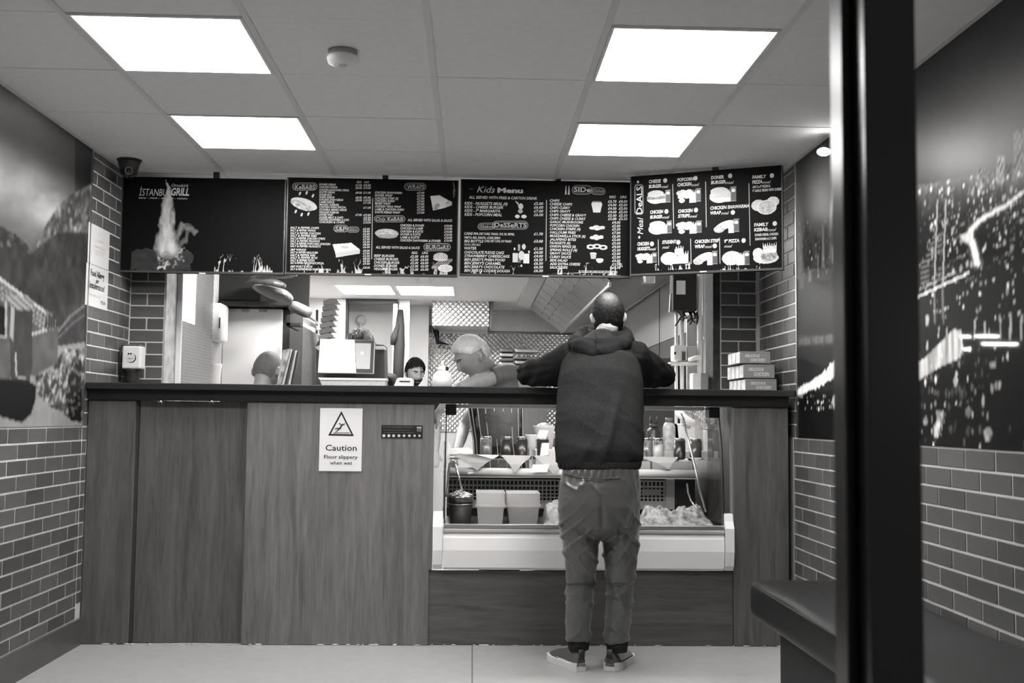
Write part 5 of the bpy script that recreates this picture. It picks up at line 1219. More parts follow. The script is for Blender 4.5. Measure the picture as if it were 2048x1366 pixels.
for px, py, w, h, Y, tilt, lab, mm in ((1380, 835, 30, 42, 6.45, .45, 'dark wire scoop leaning behind the display glass', M_std), (1408, 838, 26, 42, 6.4, 0, 'silver wire mesh scoop standing at the right end behind the glass', M_alu)):
    c = P(px, py, Y); k = Y/FPX; W, H = w*k/2, h*k/2; m_ = MB(); R_ = Matrix.Rotation(tilt, 3, 'Y')
    for i in range(7):
        u = -1+2*i/6; m_.tube([c+R_ @ Vector((u*W*(.55+.45*s_), 0, H*(2*s_-1))) for s_ in (0, .5, 1)], .0022, 5); m_.tube([c+R_ @ Vector((-W*(.55+.45*(u+1)/2), 0, u*H)), c+R_ @ Vector((W*(.55+.45*(u+1)/2), 0, u*H))], .0022, 5)
    solo('wire_scoop', m_, mm, lab, 'scoop')
a = P(1432, 842, 6.35); b = P(1442, 900, 6.35)
solo('dispenser_card', MB().box(a.x, b.x, 6.35, 6.4, ZL, a.z, .003), mat('card_pale', .7, .5), 'narrow pale box beside the right side glass of the display', 'box')
c = P(1432, 925, 6.08)
solo('spray_nozzle', MB().lathe([(.022, 0), (.016, .02), (.006, .05), (0, .052)], (c.x-.004, 6.02, ZS), 14), M_white, 'white cone nozzle at the right end of the shelf', 'nozzle')
# ---- food containers on the deck
ZD = .5755
def container(x0, x1, y0, y1, Y, label, m, rim_h=.18, name='food_container', fill=None, fillh=.35, cat='container'):
    a, b = P(x0, y0, Y), P(x1, y1, Y); cx, w, z1 = (a.x+b.x)/2, (b.x-a.x)/2, a.z; d = .13; zb = ZD
    t = thing(name, label, cat, (cx, Y+d, zb)); H = z1-zb
    def ring(f, z, ins=0): return [(cx+sx*(w*f-ins), Y+d+sy*(d*f-ins), z) for sx, sy in ((-1, -1), (1, -1), (1, 1), (-1, 1))]
    m_ = MB(); R = [ring(.78, zb), ring(.9, zb+H*(1-rim_h)), ring(1.0, zb+H*(1-rim_h)), ring(1.0, zb+H*(1-rim_h)+.008), ring(.93, zb+H*(1-rim_h)+.008), ring(.95, z1), ring(.91, z1), ring(.76, zb+.006)]
    vs = [v for r in R for v in r]; F = [(4*i+k, 4*i+(k+1) % 4, 4*i+4+(k+1) % 4, 4*i+4+k) for i in range(len(R)-1) for k in range(4)]+[(3, 2, 1, 0), tuple(4*(len(R)-1)+k for k in range(4))]
    m_.add(vs, F); obj('tub', m_, m, t)
    if fill:
        m_ = MB(); fz = zb+H*fillh; g = 14
        V = [(cx+(i/(g-1)-.5)*2*w*.8, Y+d+(j/(g-1)-.5)*2*d*.8, fz+RNG.uniform(-.01, .016)) for j in range(g) for i in range(g)]
        m_.add(V, [(j*g+i, j*g+i+1, (j+1)*g+i+1, (j+1)*g+i) for j in range(g-1) for i in range(g-1)])
        f = obj('food', m_, fill, t)
    return t
M_cont = mat('translucent_plastic', .85, .3, trans=.45, ior=1.1); M_lett = mat('shredded_food', .5, .6, noise=.5, nscale=50)
container(951, 1011, 986, 1054, 5.62, 'clear plastic salad container in the middle of the three, pale food inside', M_cont, .42, fill=M_lett, fillh=.45)
container(1012, 1082, 987, 1052, 5.66, 'clear plastic salad container on the right, dented at its back corner', M_cont, .42, fill=M_lett, fillh=.45)
c = P(920, 1053, 5.66); r = 25*5.7/FPX
t = thing('steel_pot', 'steel pot of salad with tongs standing in it, at the end of the display', 'pot', (c.x, 5.70, ZD))
obj('pot', MB().lathe([(r*.82, 0), (r*.95, .09), (r*1.0, .098), (r*1.06, .1), (r*1.06, .106), (r*.98, .106), (r*.8, .03), (0, .03)], (c.x, 5.70, ZD), 26), mat('pot_steel', .3, .3, metal=.9), t)
obj('inner_bowl', MB().lathe([(r*.95, .106), (r*1.0, .135), (r*.95, .15), (r*.8, .15)], (c.x, 5.70, ZD), 26), M_std, t)
m_ = MB()
for i in range(90): 
    an, rr2 = RNG.uniform(0, 6.28), r*.85*math.sqrt(RNG.uniform(0, 1)); m_.ball((c.x+rr2*math.cos(an), 5.70+rr2*math.sin(an), ZD+.145+RNG.uniform(0, .03)*(1-rr2/r)), RNG.uniform(.006, .014), RNG.uniform(.006, .014), .006, 6, 4)
o_ = obj('salad', m_, M_lett, t); o_['kind'] = 'stuff'
def wand(pts, r, label, name='tongs', extra=None, m=None):
    t = thing(name, label, 'tongs', P(*pts[0])); obj('arm', MB().tube([P(*p) for p in pts], r, 8), m or mat('tong_steel', .7, .2, metal=.9), t)
    if extra: obj('arm', MB().tube([P(*p) for p in extra], r, 8), MATS['tong_steel'], t)
    return t
wand([(893, 994, 5.68), (896, 960, 5.70), (899, 928, 5.72), (904, 920, 5.72), (909, 922, 5.72)], .006, 'bright steel tongs standing in the steel pot', extra=[(909, 922, 5.72), (915, 945, 5.70), (925, 984, 5.66)])
wand([(1362, 828, 5.95), (1367, 838, 5.9), (1374, 872, 5.85), (1386, 916, 5.75), (1398, 975, 5.7), (1412, 1024, 5.68)], .006, 'long thin tongs leaning from the back of the display into the salad')
wand([(1374, 968, 5.9), (1376, 985, 5.85), (1382, 1002, 5.75), (1399, 1024, 5.68)], .005, 'bent tongs leaning to the left in the salad heap, against the grille')
def heap(x0, x1, h, Y, label, m, seed, lumps=None):
    a, b = P(x0, 1050, Y), P(x1, 1050, Y); g, gy = 46, 16; m_ = MB(); V = []
    for j in range(gy):
        for i in range(g):
            u, v = i/(g-1), j/(gy-1); x = a.x+(b.x-a.x)*u; y = Y+.02+v*.26
            e = min(u, 1-u, .12)/.12*min(v, 1-v, .25)/.25; n_ = float(vnoise(np.array(x*26), np.array(y*26), seed, 3)); n2_ = float(vnoise(np.array(x*90), np.array(y*90), seed+3, 2))
            V.append((x, y, ZD+.001+e*(h*(.35+.9*n_*(.5+v*.7))+.012*n2_)))
    m_.add(V, [(j*g+i, j*g+i+1, (j+1)*g+i+1, (j+1)*g+i) for j in range(gy-1) for i in range(g-1)], True)
    o = solo('salad_heap', m_, m, label, 'salad'); o['kind'] = 'stuff'; return o
heap(1283, 1434, .10, 5.62, 'wide heap of mixed salad at the right end of the display', mat('mixed_salad', .3, .6, noise=.75, nscale=34), 5)
heap(1088, 1150, .12, 5.66, 'heap of pale salad under film beside the right container', mat('pale_salad', .38, .35, noise=.6, nscale=26), 9)
heap(1152, 1280, .08, 5.66, 'low heap of salad hidden behind the customer', MATS['mixed_salad'], 11)

# ================================================================== ON THE WORKTOP
ZT = 1.2775
t = thing('charity_tin', 'collection tin with a white smiling label in the tiled corner, on the worktop', 'tin', P(264, 766, 5.98))
c = P(264, 766, 5.98); c.z = ZT; k = 5.98/FPX
obj('dark_base', MB().lathe([(.036, 0), (.036, .03), (.042, .075), (.046, .08), (.046, .092)], c, 24), mat('tin_dark', .03, .3), t)
a, b = P(247, 692, 5.95), P(282, 733, 5.95)
obj('label_body', MB().box(a.x, b.x, 5.93, 6.03, ZT+.088, a.z, .008), mat('tin_white', .68, .4), t)
obj('lid', MB().box(a.x+.004, b.x-.004, 5.935, 6.025, a.z+.0005, a.z+.009, .003), mat('tin_lid', .12, .4), t)
cc = P(261, 715, 5.93)
m_ = MB(); m_.lathe([(.026, 0), (.026, .0012)], (cc.x+.004, 5.9298, cc.z-.003), 24, (0, -1, 0), False); obj('drop_shadow_print', m_, M_ink, t)
m_ = MB(); m_.lathe([(.025, 0), (.025, .002)], (cc.x, 5.9294, cc.z), 24, (0, -1, 0), False); obj('face_print', m_, mat('face_pale', .6, .5), t)
m_ = MB()
for s in (-1, 1): m_.lathe([(.005, 0), (.005, .001)], (cc.x+s*.006-.004, 5.9272, cc.z+.02), 10, (0, -1, 0), False)
m_.tube([(cc.x-.012, 5.9268, cc.z-.003), (cc.x, 5.9268, cc.z-.008), (cc.x+.012, 5.9268, cc.z-.003)], .0012, 5); obj('face_features', m_, M_ink, t)
obj('strap', MB().tube([Vector((a.x-.004, 5.94, a.z+.002)), Vector((a.x-.012, 5.93, a.z-.05)), Vector((a.x-.012, 5.95, ZT+.02))], .005, 8), M_blackm, t)
t = thing('ribbed_cup', 'ribbed dark cup in front of the collection tin', 'cup', (0, 0, 0)) if False else None
# chicken boxes: three layers, long lettered side to the shop
M_box = mat('box_grey_card', .20, .6); M_boxw = mat('box_pale_end', .62, .6, noise=.25, nscale=26)
def chick_box(x0, x1, y0, y1, Y, label, lettering, d=.085):
    a, b = P(x0, y0, Y), P(x1, y1, Y); w, h = b.x-a.x, a.z-b.z
    t = thing('chicken_box', label, 'box', ((a.x+b.x)/2, Y+d/2, b.z), 'grey chicken boxes stacked on the worktop')
    obj('carton', MB().box(a.x, b.x, Y, Y+d-.002, b.z+.0008, a.z-.0008, .003), M_box, t)
    obj('pale_end', MB().box(a.x-.0022, a.x-.0004, Y+.004, Y+d-.006, b.z+.004, a.z-.004), M_boxw, t)
    obj('lid_seam', MB().box(a.x+.004, b.x-.004, Y-.0008, Y, a.z-.006, a.z-.0045), mat('seam_shadow_grey', .1, .6), t)  # dark joint line of the lid
    if lettering:
        k = Y/FPX; M_l = mat('box_lettering', .5, .6)
        text(('lettering', t, M_l), 'DELICIOUS', Vector((a.x+w*.16, Y-.001, b.z+h*.54)), EX, EZ, h*.22, w*.48, bold=.04, shear=.15)
        text(('lettering', t, M_l), 'CHICKEN', Vector((a.x+w*.32, Y-.001, b.z+h*.18)), EX, EZ, h*.26, w*.50, bold=.04, shear=.15)
    return t
LAY = ((1491, 1554, 757.5, 783.2, 'bottom'), (1487, 1550, 728.5, 757.2, 'middle'), (1480, 1541.5, 702.5, 728, 'top'))
for x0, x1, y0, y1, lay in LAY:
    for r_ in range(4 if lay != 'top' else 3):
        Y = 5.66+.09*r_; sh = -(r_*.02)*FPX/Y*0
        a0 = P(x0, y0, 5.66); b0 = P(x1, y1, 5.66)
        p0, p1 = project(a0.x+.012*r_*0, Y, max(a0.z, 0)), project(b0.x, Y, max(b0.z, ZT))
        chick_box(float(p0[0]), float(p1[0]), float(p0[1]), float(p1[1]), Y, '%s chicken box in the %s layer of the stack by the tiled wall' % (('front', 'second', 'third', 'rearmost')[r_], lay), r_ == 0)
# till screen on its stand
t = thing('till_screen', 'till touch screen with a bright half, tilted back behind the worktop', 'till', P(700, 772, 6.4))
YT = 6.35
solo('till_counter', MB().box(P(618, 780, 6.2).x, P(842, 780, 6.2).x, 6.15, 6.76, 0, P(700, 776, 6.2).z-.0005, .003), M_std, 'plain back counter that carries the till and the flyers', 'counter')
a, b, c, d_ = P(640, 677.5, YT+.03), P(750, 680, YT+.03), P(747, 747, YT), P(635.5, 745.5, YT)
nrm = (b-a).cross(d_-a).normalized(); nrm = nrm if nrm.y < 0 else -nrm
def rq(q, inset, lift):
    cc = sum(q, Vector())/4; return [p+(cc-p).normalized()*inset+nrm*lift for p in q]
obj('bezel', MB().prism([a, b, c, d_], -nrm*.03), mat('till_bezel_silver', .5, .35), t)
obj('black_face', MB().prism(rq([a, b, c, d_], .005, .0002), nrm*.001), M_black, t)
def lerp(p, q, f): return p+(q-p)*f
A_, B_, C_, D_ = rq([a, b, c, d_], .004, .0014)
obj('bright_window', MB().prism([A_, lerp(A_, B_, .63), lerp(D_, C_, .69), D_], nrm*.0008), mat('lit_screen', .8, .3, emit=1.3), t)
obj('dim_window', MB().prism([lerp(lerp(A_, B_, .64), lerp(D_, C_, .70), .10), lerp(lerp(A_, B_, .94), lerp(D_, C_, .94), .10), lerp(lerp(A_, B_, .94), lerp(D_, C_, .94), .88), lerp(lerp(A_, B_, .64), lerp(D_, C_, .70), .88)], nrm*.0008), mat('dim_screen', .3, .3, emit=.22), t)
e1 = lerp(lerp(A_, B_, .78), lerp(D_, C_, .79), .4); m_ = MB(); m_.lathe([(.011, .001), (.011, .0015), (.008, .0015), (.008, .001)], e1, 16, nrm, False); obj('screen_symbol', m_, mat('screen_mark', .5, .4, emit=.3), t)
obj('stand', MB().prism([P(632, 690, 6.5), P(640, 678, 6.5), P(768, 690, 6.5), P(770, 775, 6.5), P(632, 775, 6.5)], (0, .25, 0)), mat('till_body', .07, .45), t)
obj('printer_top', MB().box(P(752, 690, 6.5).x, P(770, 690, 6.5).x, 6.45, 6.6, P(760, 700, 6.5).z, P(760, 693, 6.5).z, .004), M_white, t)
obj('side_clip', MB().prism([P(629, 694, 6.4), P(640, 690, 6.4), P(640, 700, 6.4), P(636, 700, 6.4)], (0, .03, 0)), M_white, t)
a, b = P(637, 757, 6.2), P(772, 776, 6.2)
t = thing('paper_tray', 'low white speckled tray lying in front of the till', 'tray', ((a.x+b.x)/2, 6.25, b.z))
obj('tray', MB().prism([P(638, 757, 6.2), P(772, 759, 6.2), P(768, 776, 6.2), P(646, 776, 6.2)], (0, .12, 0)), mat('tray_speckled', .55, .5, noise=.15, nscale=60), t); obj('rim', MB().prism([P(636, 755, 6.195), P(774, 757, 6.195), P(773, 761, 6.195), P(640, 760, 6.195)], (0, .13, 0)), M_white, t)
t = thing('card_printer', 'small white card printer with a dark slot, right of the till', 'printer', P(806, 775, 5.95))
obj('body', MB().prism([Vector((P(786, 776, 5.95).x, 5.95, ZT+.0005)), P(794, 757, 5.95), P(799, 755, 5.95), P(823, 756, 5.95), P(826, 760, 5.95), Vector((P(825, 776, 5.95).x, 5.95, ZT+.0005))], (0, .12, 0)), M_white, t)
obj('slot', MB().box(P(799, 762, 5.95).x, P(820, 762, 5.95).x, 5.947, 5.952, P(800, 763.6, 5.95).z, P(800, 761.6, 5.95).z), M_black, t)
c = P(884, 776, 5.93); c.z = ZT+.0005
t = thing('squeeze_bottle', 'white squeeze bottle with a narrow nozzle in front of the grey haired cook', 'bottle', c); k = 5.93/FPX
obj('body', MB().lathe([(.054, 0), (.054, .05), (.048, .075), (.034, .09), (.02, .10)], c+Vector((0, 0, 0)), 22), M_white, t)
obj('cap', MB().lathe([(.026, .094), (.024, .112), (.016, .122)], c, 16), M_white, t); obj('nozzle', MB().lathe([(.012, .121), (.005, .152), (0, .153)], c, 12), M_white, t)
obj('tip_label', MB().obox(c+Vector((.026, -.012, .108)), (.008, 0, 0), (0, .006, 0), (0, 0, .01)), M_black, t)
# menu flyers in a leaning rack behind the counter
t = thing('flyer_rack', 'leaning bundle of printed flyers beside the shaved head', 'flyers', P(572, 776, 5.85))
for i in range(5):
    o = i*6.2; q = [P(553+o, 766, 5.82+.02*i), P(561+o*1.0, 766, 5.82+.02*i), P(580+o*.75, 697+i*1.2, 5.83+.02*i), P(566+o*.9, 700+i*1.2, 5.83+.02*i)]
    q = [Vector((p.x, p.y, max(p.z, ZT+.0005) if k_ > 1 else ZT+.0005)) for k_, p in enumerate(q)]
    obj('flyer', MB().prism(q, (0, .012, 0)), mat('flyer_%s' % ('print', 'pale', 'dark', 'pale', 'dark')[i], (.3, .55, .05, .4, .03)[i], .4, noise=(.7, .2, .1, .3, .1)[i], nscale=26), t)

# ================================================================== WALLS AND CEILING THINGS
t = thing('smoke_detector', 'round white smoke detector on the ceiling', 'detector', PZ(686, 101, ZC)); c = PZ(686, 103, ZC)
obj('base', MB().lathe([(.052, 0), (.052, -.016), (.05, -.018)], c, 28), mat('detector_base', .4, .5), t)
obj('cover', MB().lathe([(.054, -.018), (.058, -.026), (.052, -.044), (.03, -.054), (0, -.056)], c, 28), M_white, t); obj('led_ring', MB().lathe([(.018, -.0565), (.017, -.059), (.012, -.0585)], c+Vector((0, -.012, .002)), 16), mat('detector_ring', .5, .4), t)
t = thing('dome_camera', 'dark dome security camera hanging in the tiled corner above the first menu board', 'camera', PZ(260, 321, ZC)); c = PZ(260, 321, ZC)+Vector((0, -.01, 0))
obj('mount', MB().lathe([(.058, 0), (.056, -.02), (.048, -.045), (.046, -.055)], c, 24), mat('camera_dark', .03, .35), t)
obj('dome', MB().lathe([(.046, -.055), (.04, -.075), (.022, -.092), (0, -.097)], c, 24), mat('smoked_dome', .015, .12), t)
obj('lens_ring', MB().lathe([(.02, .0), (.02, .006), (.015, .006), (.015, 0)], c+Vector((.012, -.04, -.064)), 18, (.2, -1, -.3)), mat('lens_ring', .12, .3), t)
obj('flange', MB().lathe([(.062, .0), (.062, -.006)], c, 24), MATS['camera_dark'], t)
LW = (Vector((XL, 0, 0)), Vector((1, 0, 0)), Vector((0, 1, 0)), Vector((0, 0, 1)))
def wall_sheet(pts, name, label, m):
    q = [PX(x, y, XL+.001) for x, y in pts]; c = sum(q, Vector())/4; t = thing(name, label, 'notice', Vector((XL, c.y, min(p.z for p in q))), 'white paper notices on the left tiled wall')
    y0, y1 = (q[0].y+q[3].y)/2, (q[1].y+q[2].y)/2; z1, z0 = (q[0].z+q[1].z)/2, (q[2].z+q[3].z)/2
    obj('sheet', MB().box(XL+.0008, XL+.0025, y0, y1, z0, z1), m, t); return t, y0, y1, z0, z1
M_lam = mat('laminated_paper', .66, .25)
t, y0, y1, z0, z1 = wall_sheet(((178, 443), (218.5, 465), (217, 543), (174, 523)), 'certificate', 'upper white paper notice on the left tiled wall, faint printing', M_lam)
for i, (s, f, w) in enumerate((('HYGIENE', .62, .4), ('certificate of insurance', .45, .6), ('this is to certify that', .36, .6), ('valid until', .28, .4))):
    text(('lettering', t, mat('faint_print', .42, .5)), s, Vector((XL+.0032, (y0+y1)/2, z0+(z1-z0)*f)), LW[2], LW[3], .012, (y1-y0)*w, 'C')
text(('emblem', t, MATS['faint_print']), 'o', Vector((XL+.0032, (y0+y1)/2, z0+(z1-z0)*.75)), LW[2], LW[3], .03, .025, 'C')
t, y0, y1, z0, z1 = wall_sheet(((174, 524), (217, 544), (213, 626), (168.5, 604)), 'allergy_notice', 'lower white paper notice about food allergy on the left tiled wall', M_lam)
for s, f, w, h in (('Food Allergy', .74, .62, .032), ('or', .60, .14, .022), ('intolerance?', .44, .68, .032)): text(('lettering', t, M_ink), s, Vector((XL+.0032, (y0+y1)/2, z0+(z1-z0)*f)), LW[2], LW[3], h, (y1-y0)*w, 'C', bold=.03, shear=.0)
text(('lettering_small', t, mat('small_print', .35, .5)), 'Please speak to staff', Vector((XL+.0032, y0+(y1-y0)*.4, z0+(z1-z0)*.25)), LW[2], LW[3], .014, (y1-y0)*.5, 'C'); text(('lettering', t, M_ink), 'FSA', Vector((XL+.0032, y0+(y1-y0)*.8, z0+(z1-z0)*.12)), LW[2], LW[3], .018, (y1-y0)*.22, 'C')

# ================================================================== BENCH AND DOOR POST
M_lea = mat('black_leatherette', .010, .48, spec=.4, bump=.25, bscale=160)
t = thing('bench', 'long black padded bench along the right tiled wall', 'bench', (1.4, 3.4, 0))
yb0, yb1 = 1.9, 4.55
m_ = MB(); m_.box(1.152, XR-.004, yb0, yb1, .315, .474)
bmesh.ops.bevel(m_.bm, geom=list(m_.bm.edges), offset=.048, segments=5, affect='EDGES', profile=.6)
bmesh.ops.subdivide_edges(m_.bm, edges=[e for e in m_.bm.edges if e.calc_length() > .6], cuts=26, use_grid_fill=True)
for v in m_.bm.verts:
    s = math.exp(-((v.co.y-3.35)/.18)**2)*.006 + .004*math.sin(v.co.y*7.3); 
    if v.co.z > .43: v.co.z -= s
for f in m_.bm.faces: f.smooth = True
obj('cushion', m_, M_lea, t)
obj('base', MB().box(1.275, XR-.02, yb0+.05, yb1-.03, .002, .318, .004), M_blackm, t)
obj('piping', MB().tube([(1.149, yb0+.03, .452), (1.149, yb1-.03, .452)], .004, 6), M_lea, t)
# glazed shop door: near post of its frame, stepped black profile
M_pf = mat('black_powder_coat', .008, .4, spec=.4); M_pg = mat('glossy_black_metal', .004, .24, spec=.6)
xr__ = P(1841, 700, .9).x
dp = obj('door_2', MB().box(P(1735, 700, .90).x+.0005, xr__, .90, .962, 0, 2.43, .0015), M_pg); tag(dp, kind='structure')
obj('door_stile', MB().box(P(1690, 700, .93).x, P(1735, 700, .90).x, .9305, .963, 0, 2.43, .0015), M_pg, dp)
obj('weather_strip', MB().box(P(1735, 700, .90).x+.003, xr__-.004, .966, .99, 0, 2.43), M_blackm, dp)
obj('head_rail', MB().box(P(1690, 700, .93).x-.05, XR+.1, .90, 1.02, 2.44, 2.52), M_pf, dp)
# door glass right of the post; it mirrors the lit ceiling of the shop across the street
pg = M_pane.copy(); pg.name = 'door_glass'; pg.node_tree.nodes['Fresnel'].inputs[0].default_value = 1.5
m_ = MB(); m_.add([(xr__, .965, .02), (XR+.1, .965, .02), (XR+.1, .965, 2.43), (xr__, .965, 2.43)], [(0, 1, 2, 3)])
obj('door_pane', m_, pg, dp)
M_far = mat('lit_far_panel', .9, .5, emit=34)
yv0 = 25.0; zc_ = CAMZ
for k, (x0, x1, y) in enumerate(((1920, 1942, 673), (1950, 1998, 672), (1963, 2036, 687.5), (1926, 1941, 698.5))):
    a, b = P(x0, y, yv0), P(x1, y, yv0); yr = 2*.965-yv0; t = thing('street_lamp', '%s flat lamp of the shop across the street, mirrored in the door glass' % ('first', 'second', 'third', 'fourth')[k], 'lamp', ((a.x+b.x)/2, yr, a.z), 'lamps across the street')
    obj('diffuser', MB().box(a.x, b.x, yr-.05, yr+.05, a.z-.045, a.z+.045, .03), M_far, t); obj('housing', MB().box(a.x-.02, b.x+.02, yr-.06, yr-.052, a.z-.06, a.z+.06), M_black, t)
# ================================================================== PEOPLE
def rot_to(facing, tilt=0.):
    """local frame of a head: +Y looks along 'facing', Z up, rolled by tilt"""
    f = Vector(facing).normalized(); r = f.cross(Vector((0, 0, 1))).normalized(); u = r.cross(f)
    M = Matrix((r, f, u)).transposed(); return M @ Matrix.Rotation(tilt, 3, 'Y')
def head_pts(nu=56, nv=40, s=1.):
    v, u = np.mgrid[0:nv+1, 0:nu]; th = np.pi*v/nv; ph = 2*np.pi*u/nu
    x = np.sin(th)*np.cos(ph); y = np.sin(th)*np.sin(ph); z = np.cos(th)
    X = x*.077; Y = y*.098; Z = z*.118
    low = np.clip(-z-.05, 0, 1); front = np.clip(y, 0, 1)
    X = X*(1-.30*low**1.2); Y = np.where(y < 0, Y*(1-.42*low), Y*(1-.08*low))
    Y = Y-.012*np.clip(-z, 0, 1)*(y < 0)
    g = lambda cx, cz, rx, rz: np.exp(-((X-cx)/rx)**2-((Z-cz)/rz)**2)*(y > 0)
    Y = Y + .024*g(0, -.028, .012, .018) + .012*g(0, -.005, .009, .024) + .006*g(0, .034, .045, .012)
    Y = Y - .012*(g(.031, .012, .016, .012)+g(-.031, .012, .016, .012)) + .006*(g(.04, -.025, .02, .02)+g(-.04, -.025, .02, .02))
    Y = Y + .008*g(0, -.062, .02, .007) + .006*g(0, -.073, .017, .006) - .004*g(0, -.0675, .02, .003) + .009*g(0, -.098, .018, .012)
    return X*s, Y*s, Z*s, (x, y, z)
def add_grid(mb, P3, smooth=True, mask=None):
    nv, nu, _ = P3.shape; vs = {}
    def vert(i, j):
        j %= nu; key = (i, 0) if i in (0, nv-1) else (i, j)
        if key not in vs: vs[key] = mb.bm.verts.new(P3[i, j if i not in (0, nv-1) else 0])
        return vs[key]
    for i in range(nv-1):
        for j in range(nu):
            if mask is not None and not (mask[i, j] and mask[i+1, j] and mask[i, (j+1) % nu] and mask[i+1, (j+1) % nu]): continue
            q = []
            for w in (vert(i, j), vert(i+1, j), vert(i+1, j+1), vert(i, j+1)):
                if w not in q: q.append(w)
            if len(q) > 2:
                try: f = mb.bm.faces.new(q); f.smooth = smooth
                except ValueError: pass
def place(X, Y, Z, c, M): 
    A = np.stack([X, Y, Z], -1) @ np.array(M).T; return A + np.array(c)
def add_head(mb, c, M, s=1.):
    X, Y, Z, _ = head_pts(s=s); add_grid(mb, place(X, Y, Z, c, M))
    for sd in (-1, 1):                                            # ears
        e = Vector(c)+M @ Vector((sd*.080*s, -.010*s, -.020*s)); ax = M @ Vector((sd*.55, -.83, 0)); up = M @ Vector((0, -.12, 1))
        mb.tube([e-up*.026*s, e-up*.012*s+ax*.004*s, e+ax*.007*s, e+up*.016*s+ax*.009*s, e+up*.03*s+ax*.004*s], [(.006*s, .004*s), (.009*s, .007*s), (.010*s, .012*s), (.009*s, .013*s), (.006*s, .007*s)], 10, up=tuple(ax))
def add_hair(parent, c, M, s, fn, name, m, seed=0, ink=None):
    """fn(x,y,z unit dirs) -> thickness (<=0: none)"""
    X, Y, Z, (x, y, z) = head_pts(120, 80, s)
    T_ = fn(x, y, z); n = vnoise(X*260/s+seed, (Y+Z)*200/s, seed, 3); n2 = vnoise(X*900/s, (Y*.8+Z)*420/s, seed+9, 2)
    t = np.clip(T_, 0, None)*(.72+.75*(n-.3)) + np.where(T_ > .002, (n2-.5)*np.minimum(.007, T_*.8), 0)
    d = np.stack([X/.077**2, Y/.098**2, Z/.118**2], -1); d /= np.linalg.norm(d, axis=-1, keepdims=True)
    V = np.stack([X, Y, Z], -1) + d*(t[..., None]*s); V = V @ np.array(M).T + np.array(c)
    mb = MB(); add_grid(mb, V, True, T_ > 0); me = mb.mesh(name)
    if ink is not None:
        co = np.empty(len(me.vertices)*3); me.vertices.foreach_get('co', co); co = (co.reshape(-1, 3)-np.array(c)) @ np.array(M)/s
        val = ink(co[:, 0], co[:, 1], co[:, 2]); ca = me.color_attributes.new('ink', 'FLOAT_COLOR', 'POINT')
        ca.data.foreach_set('color', np.stack([val*1.01, val, val*.99, np.ones_like(val)], 1).astype(np.float32).ravel())
    return link(name, me, m, parent)
def add_hand(mb, wrist, d, n, s=1., curl=.5):
    """palm, four unequal bent fingers and a thumb from the palm's side; d: pointing direction, n: back of the hand"""
    d = Vector(d).normalized(); n = Vector(n); n = (n-d*n.dot(d)).normalized(); sd = d.cross(n); w = Vector(wrist)
    mb.tube([w-d*.02, w+d*.015, w+d*.05, w+d*.088], [(.020, .026), (.018, .034), (.015, .041), (.012, .038)], 12, up=tuple(n))
    for k, (o, L) in enumerate(((-.030, .068), (-.010, .078), (.010, .073), (.029, .057))):
        p0 = w+d*.078+sd*o; a = p0+d*L*.45-n*L*.12*curl; b = a+d*L*.28-n*L*.28*curl; c_ = b+d*L*.14-n*L*.26*curl
        mb.tube([p0, a, b, c_], [.0092, .0088, .008, .0065], 8)
    p0 = w+d*.03-sd*.03; mb.tube([p0, p0+d*.03-sd*.028-n*.006, p0+d*.058-sd*.034-n*.016], [.012, .0105, .008], 8)
M_skin = mat('pale_skin', .42, .5, noise=.06, nscale=30); M_skin2 = mat('warm_skin', .30, .48, noise=.08, nscale=24)
M_eye = mat('eye_white', .6, .2); M_lip = mat('lip', .2, .45); M_iris = mat('iris_dark', .02, .2)
M_hair = mat_print('hair_tint', .7, .15)
def face_bits(parent, c, M, s, brow_m, closed=False, mouth=True):
    for sd in (-1, 1):
        e = Vector(c)+M @ Vector((sd*.031*s, .0715*s, .012*s)); obj('eye', MB().ball(e, .0115*s, .0115*s, .0115*s, 12, 8), M_skin if closed else M_eye, parent)
        if not closed: obj('iris', MB().ball(e+M @ Vector((0, .0085*s, -.002*s)), .005*s, .005*s, .005*s, 8, 6), M_iris, parent)
        b = [Vector(c)+M @ Vector((sd*x*s, y*s, z*s)) for x, y, z in ((.014, .097, .028), (.03, .094, .034), (.048, .08, .029))]
        obj('eyebrow', MB().tube(b, [.0045*s, .0055*s, .003*s], 6), brow_m, parent)
    if mouth:
        obj('mouth', MB().tube([Vector(c)+M @ Vector((x*s, y*s, -.0665*s)) for x, y in ((-.024, .083), (-.01, .0965), (.01, .0965), (.024, .083))], [.002*s, .0038*s, .0038*s, .002*s], 6), M_lip, parent)
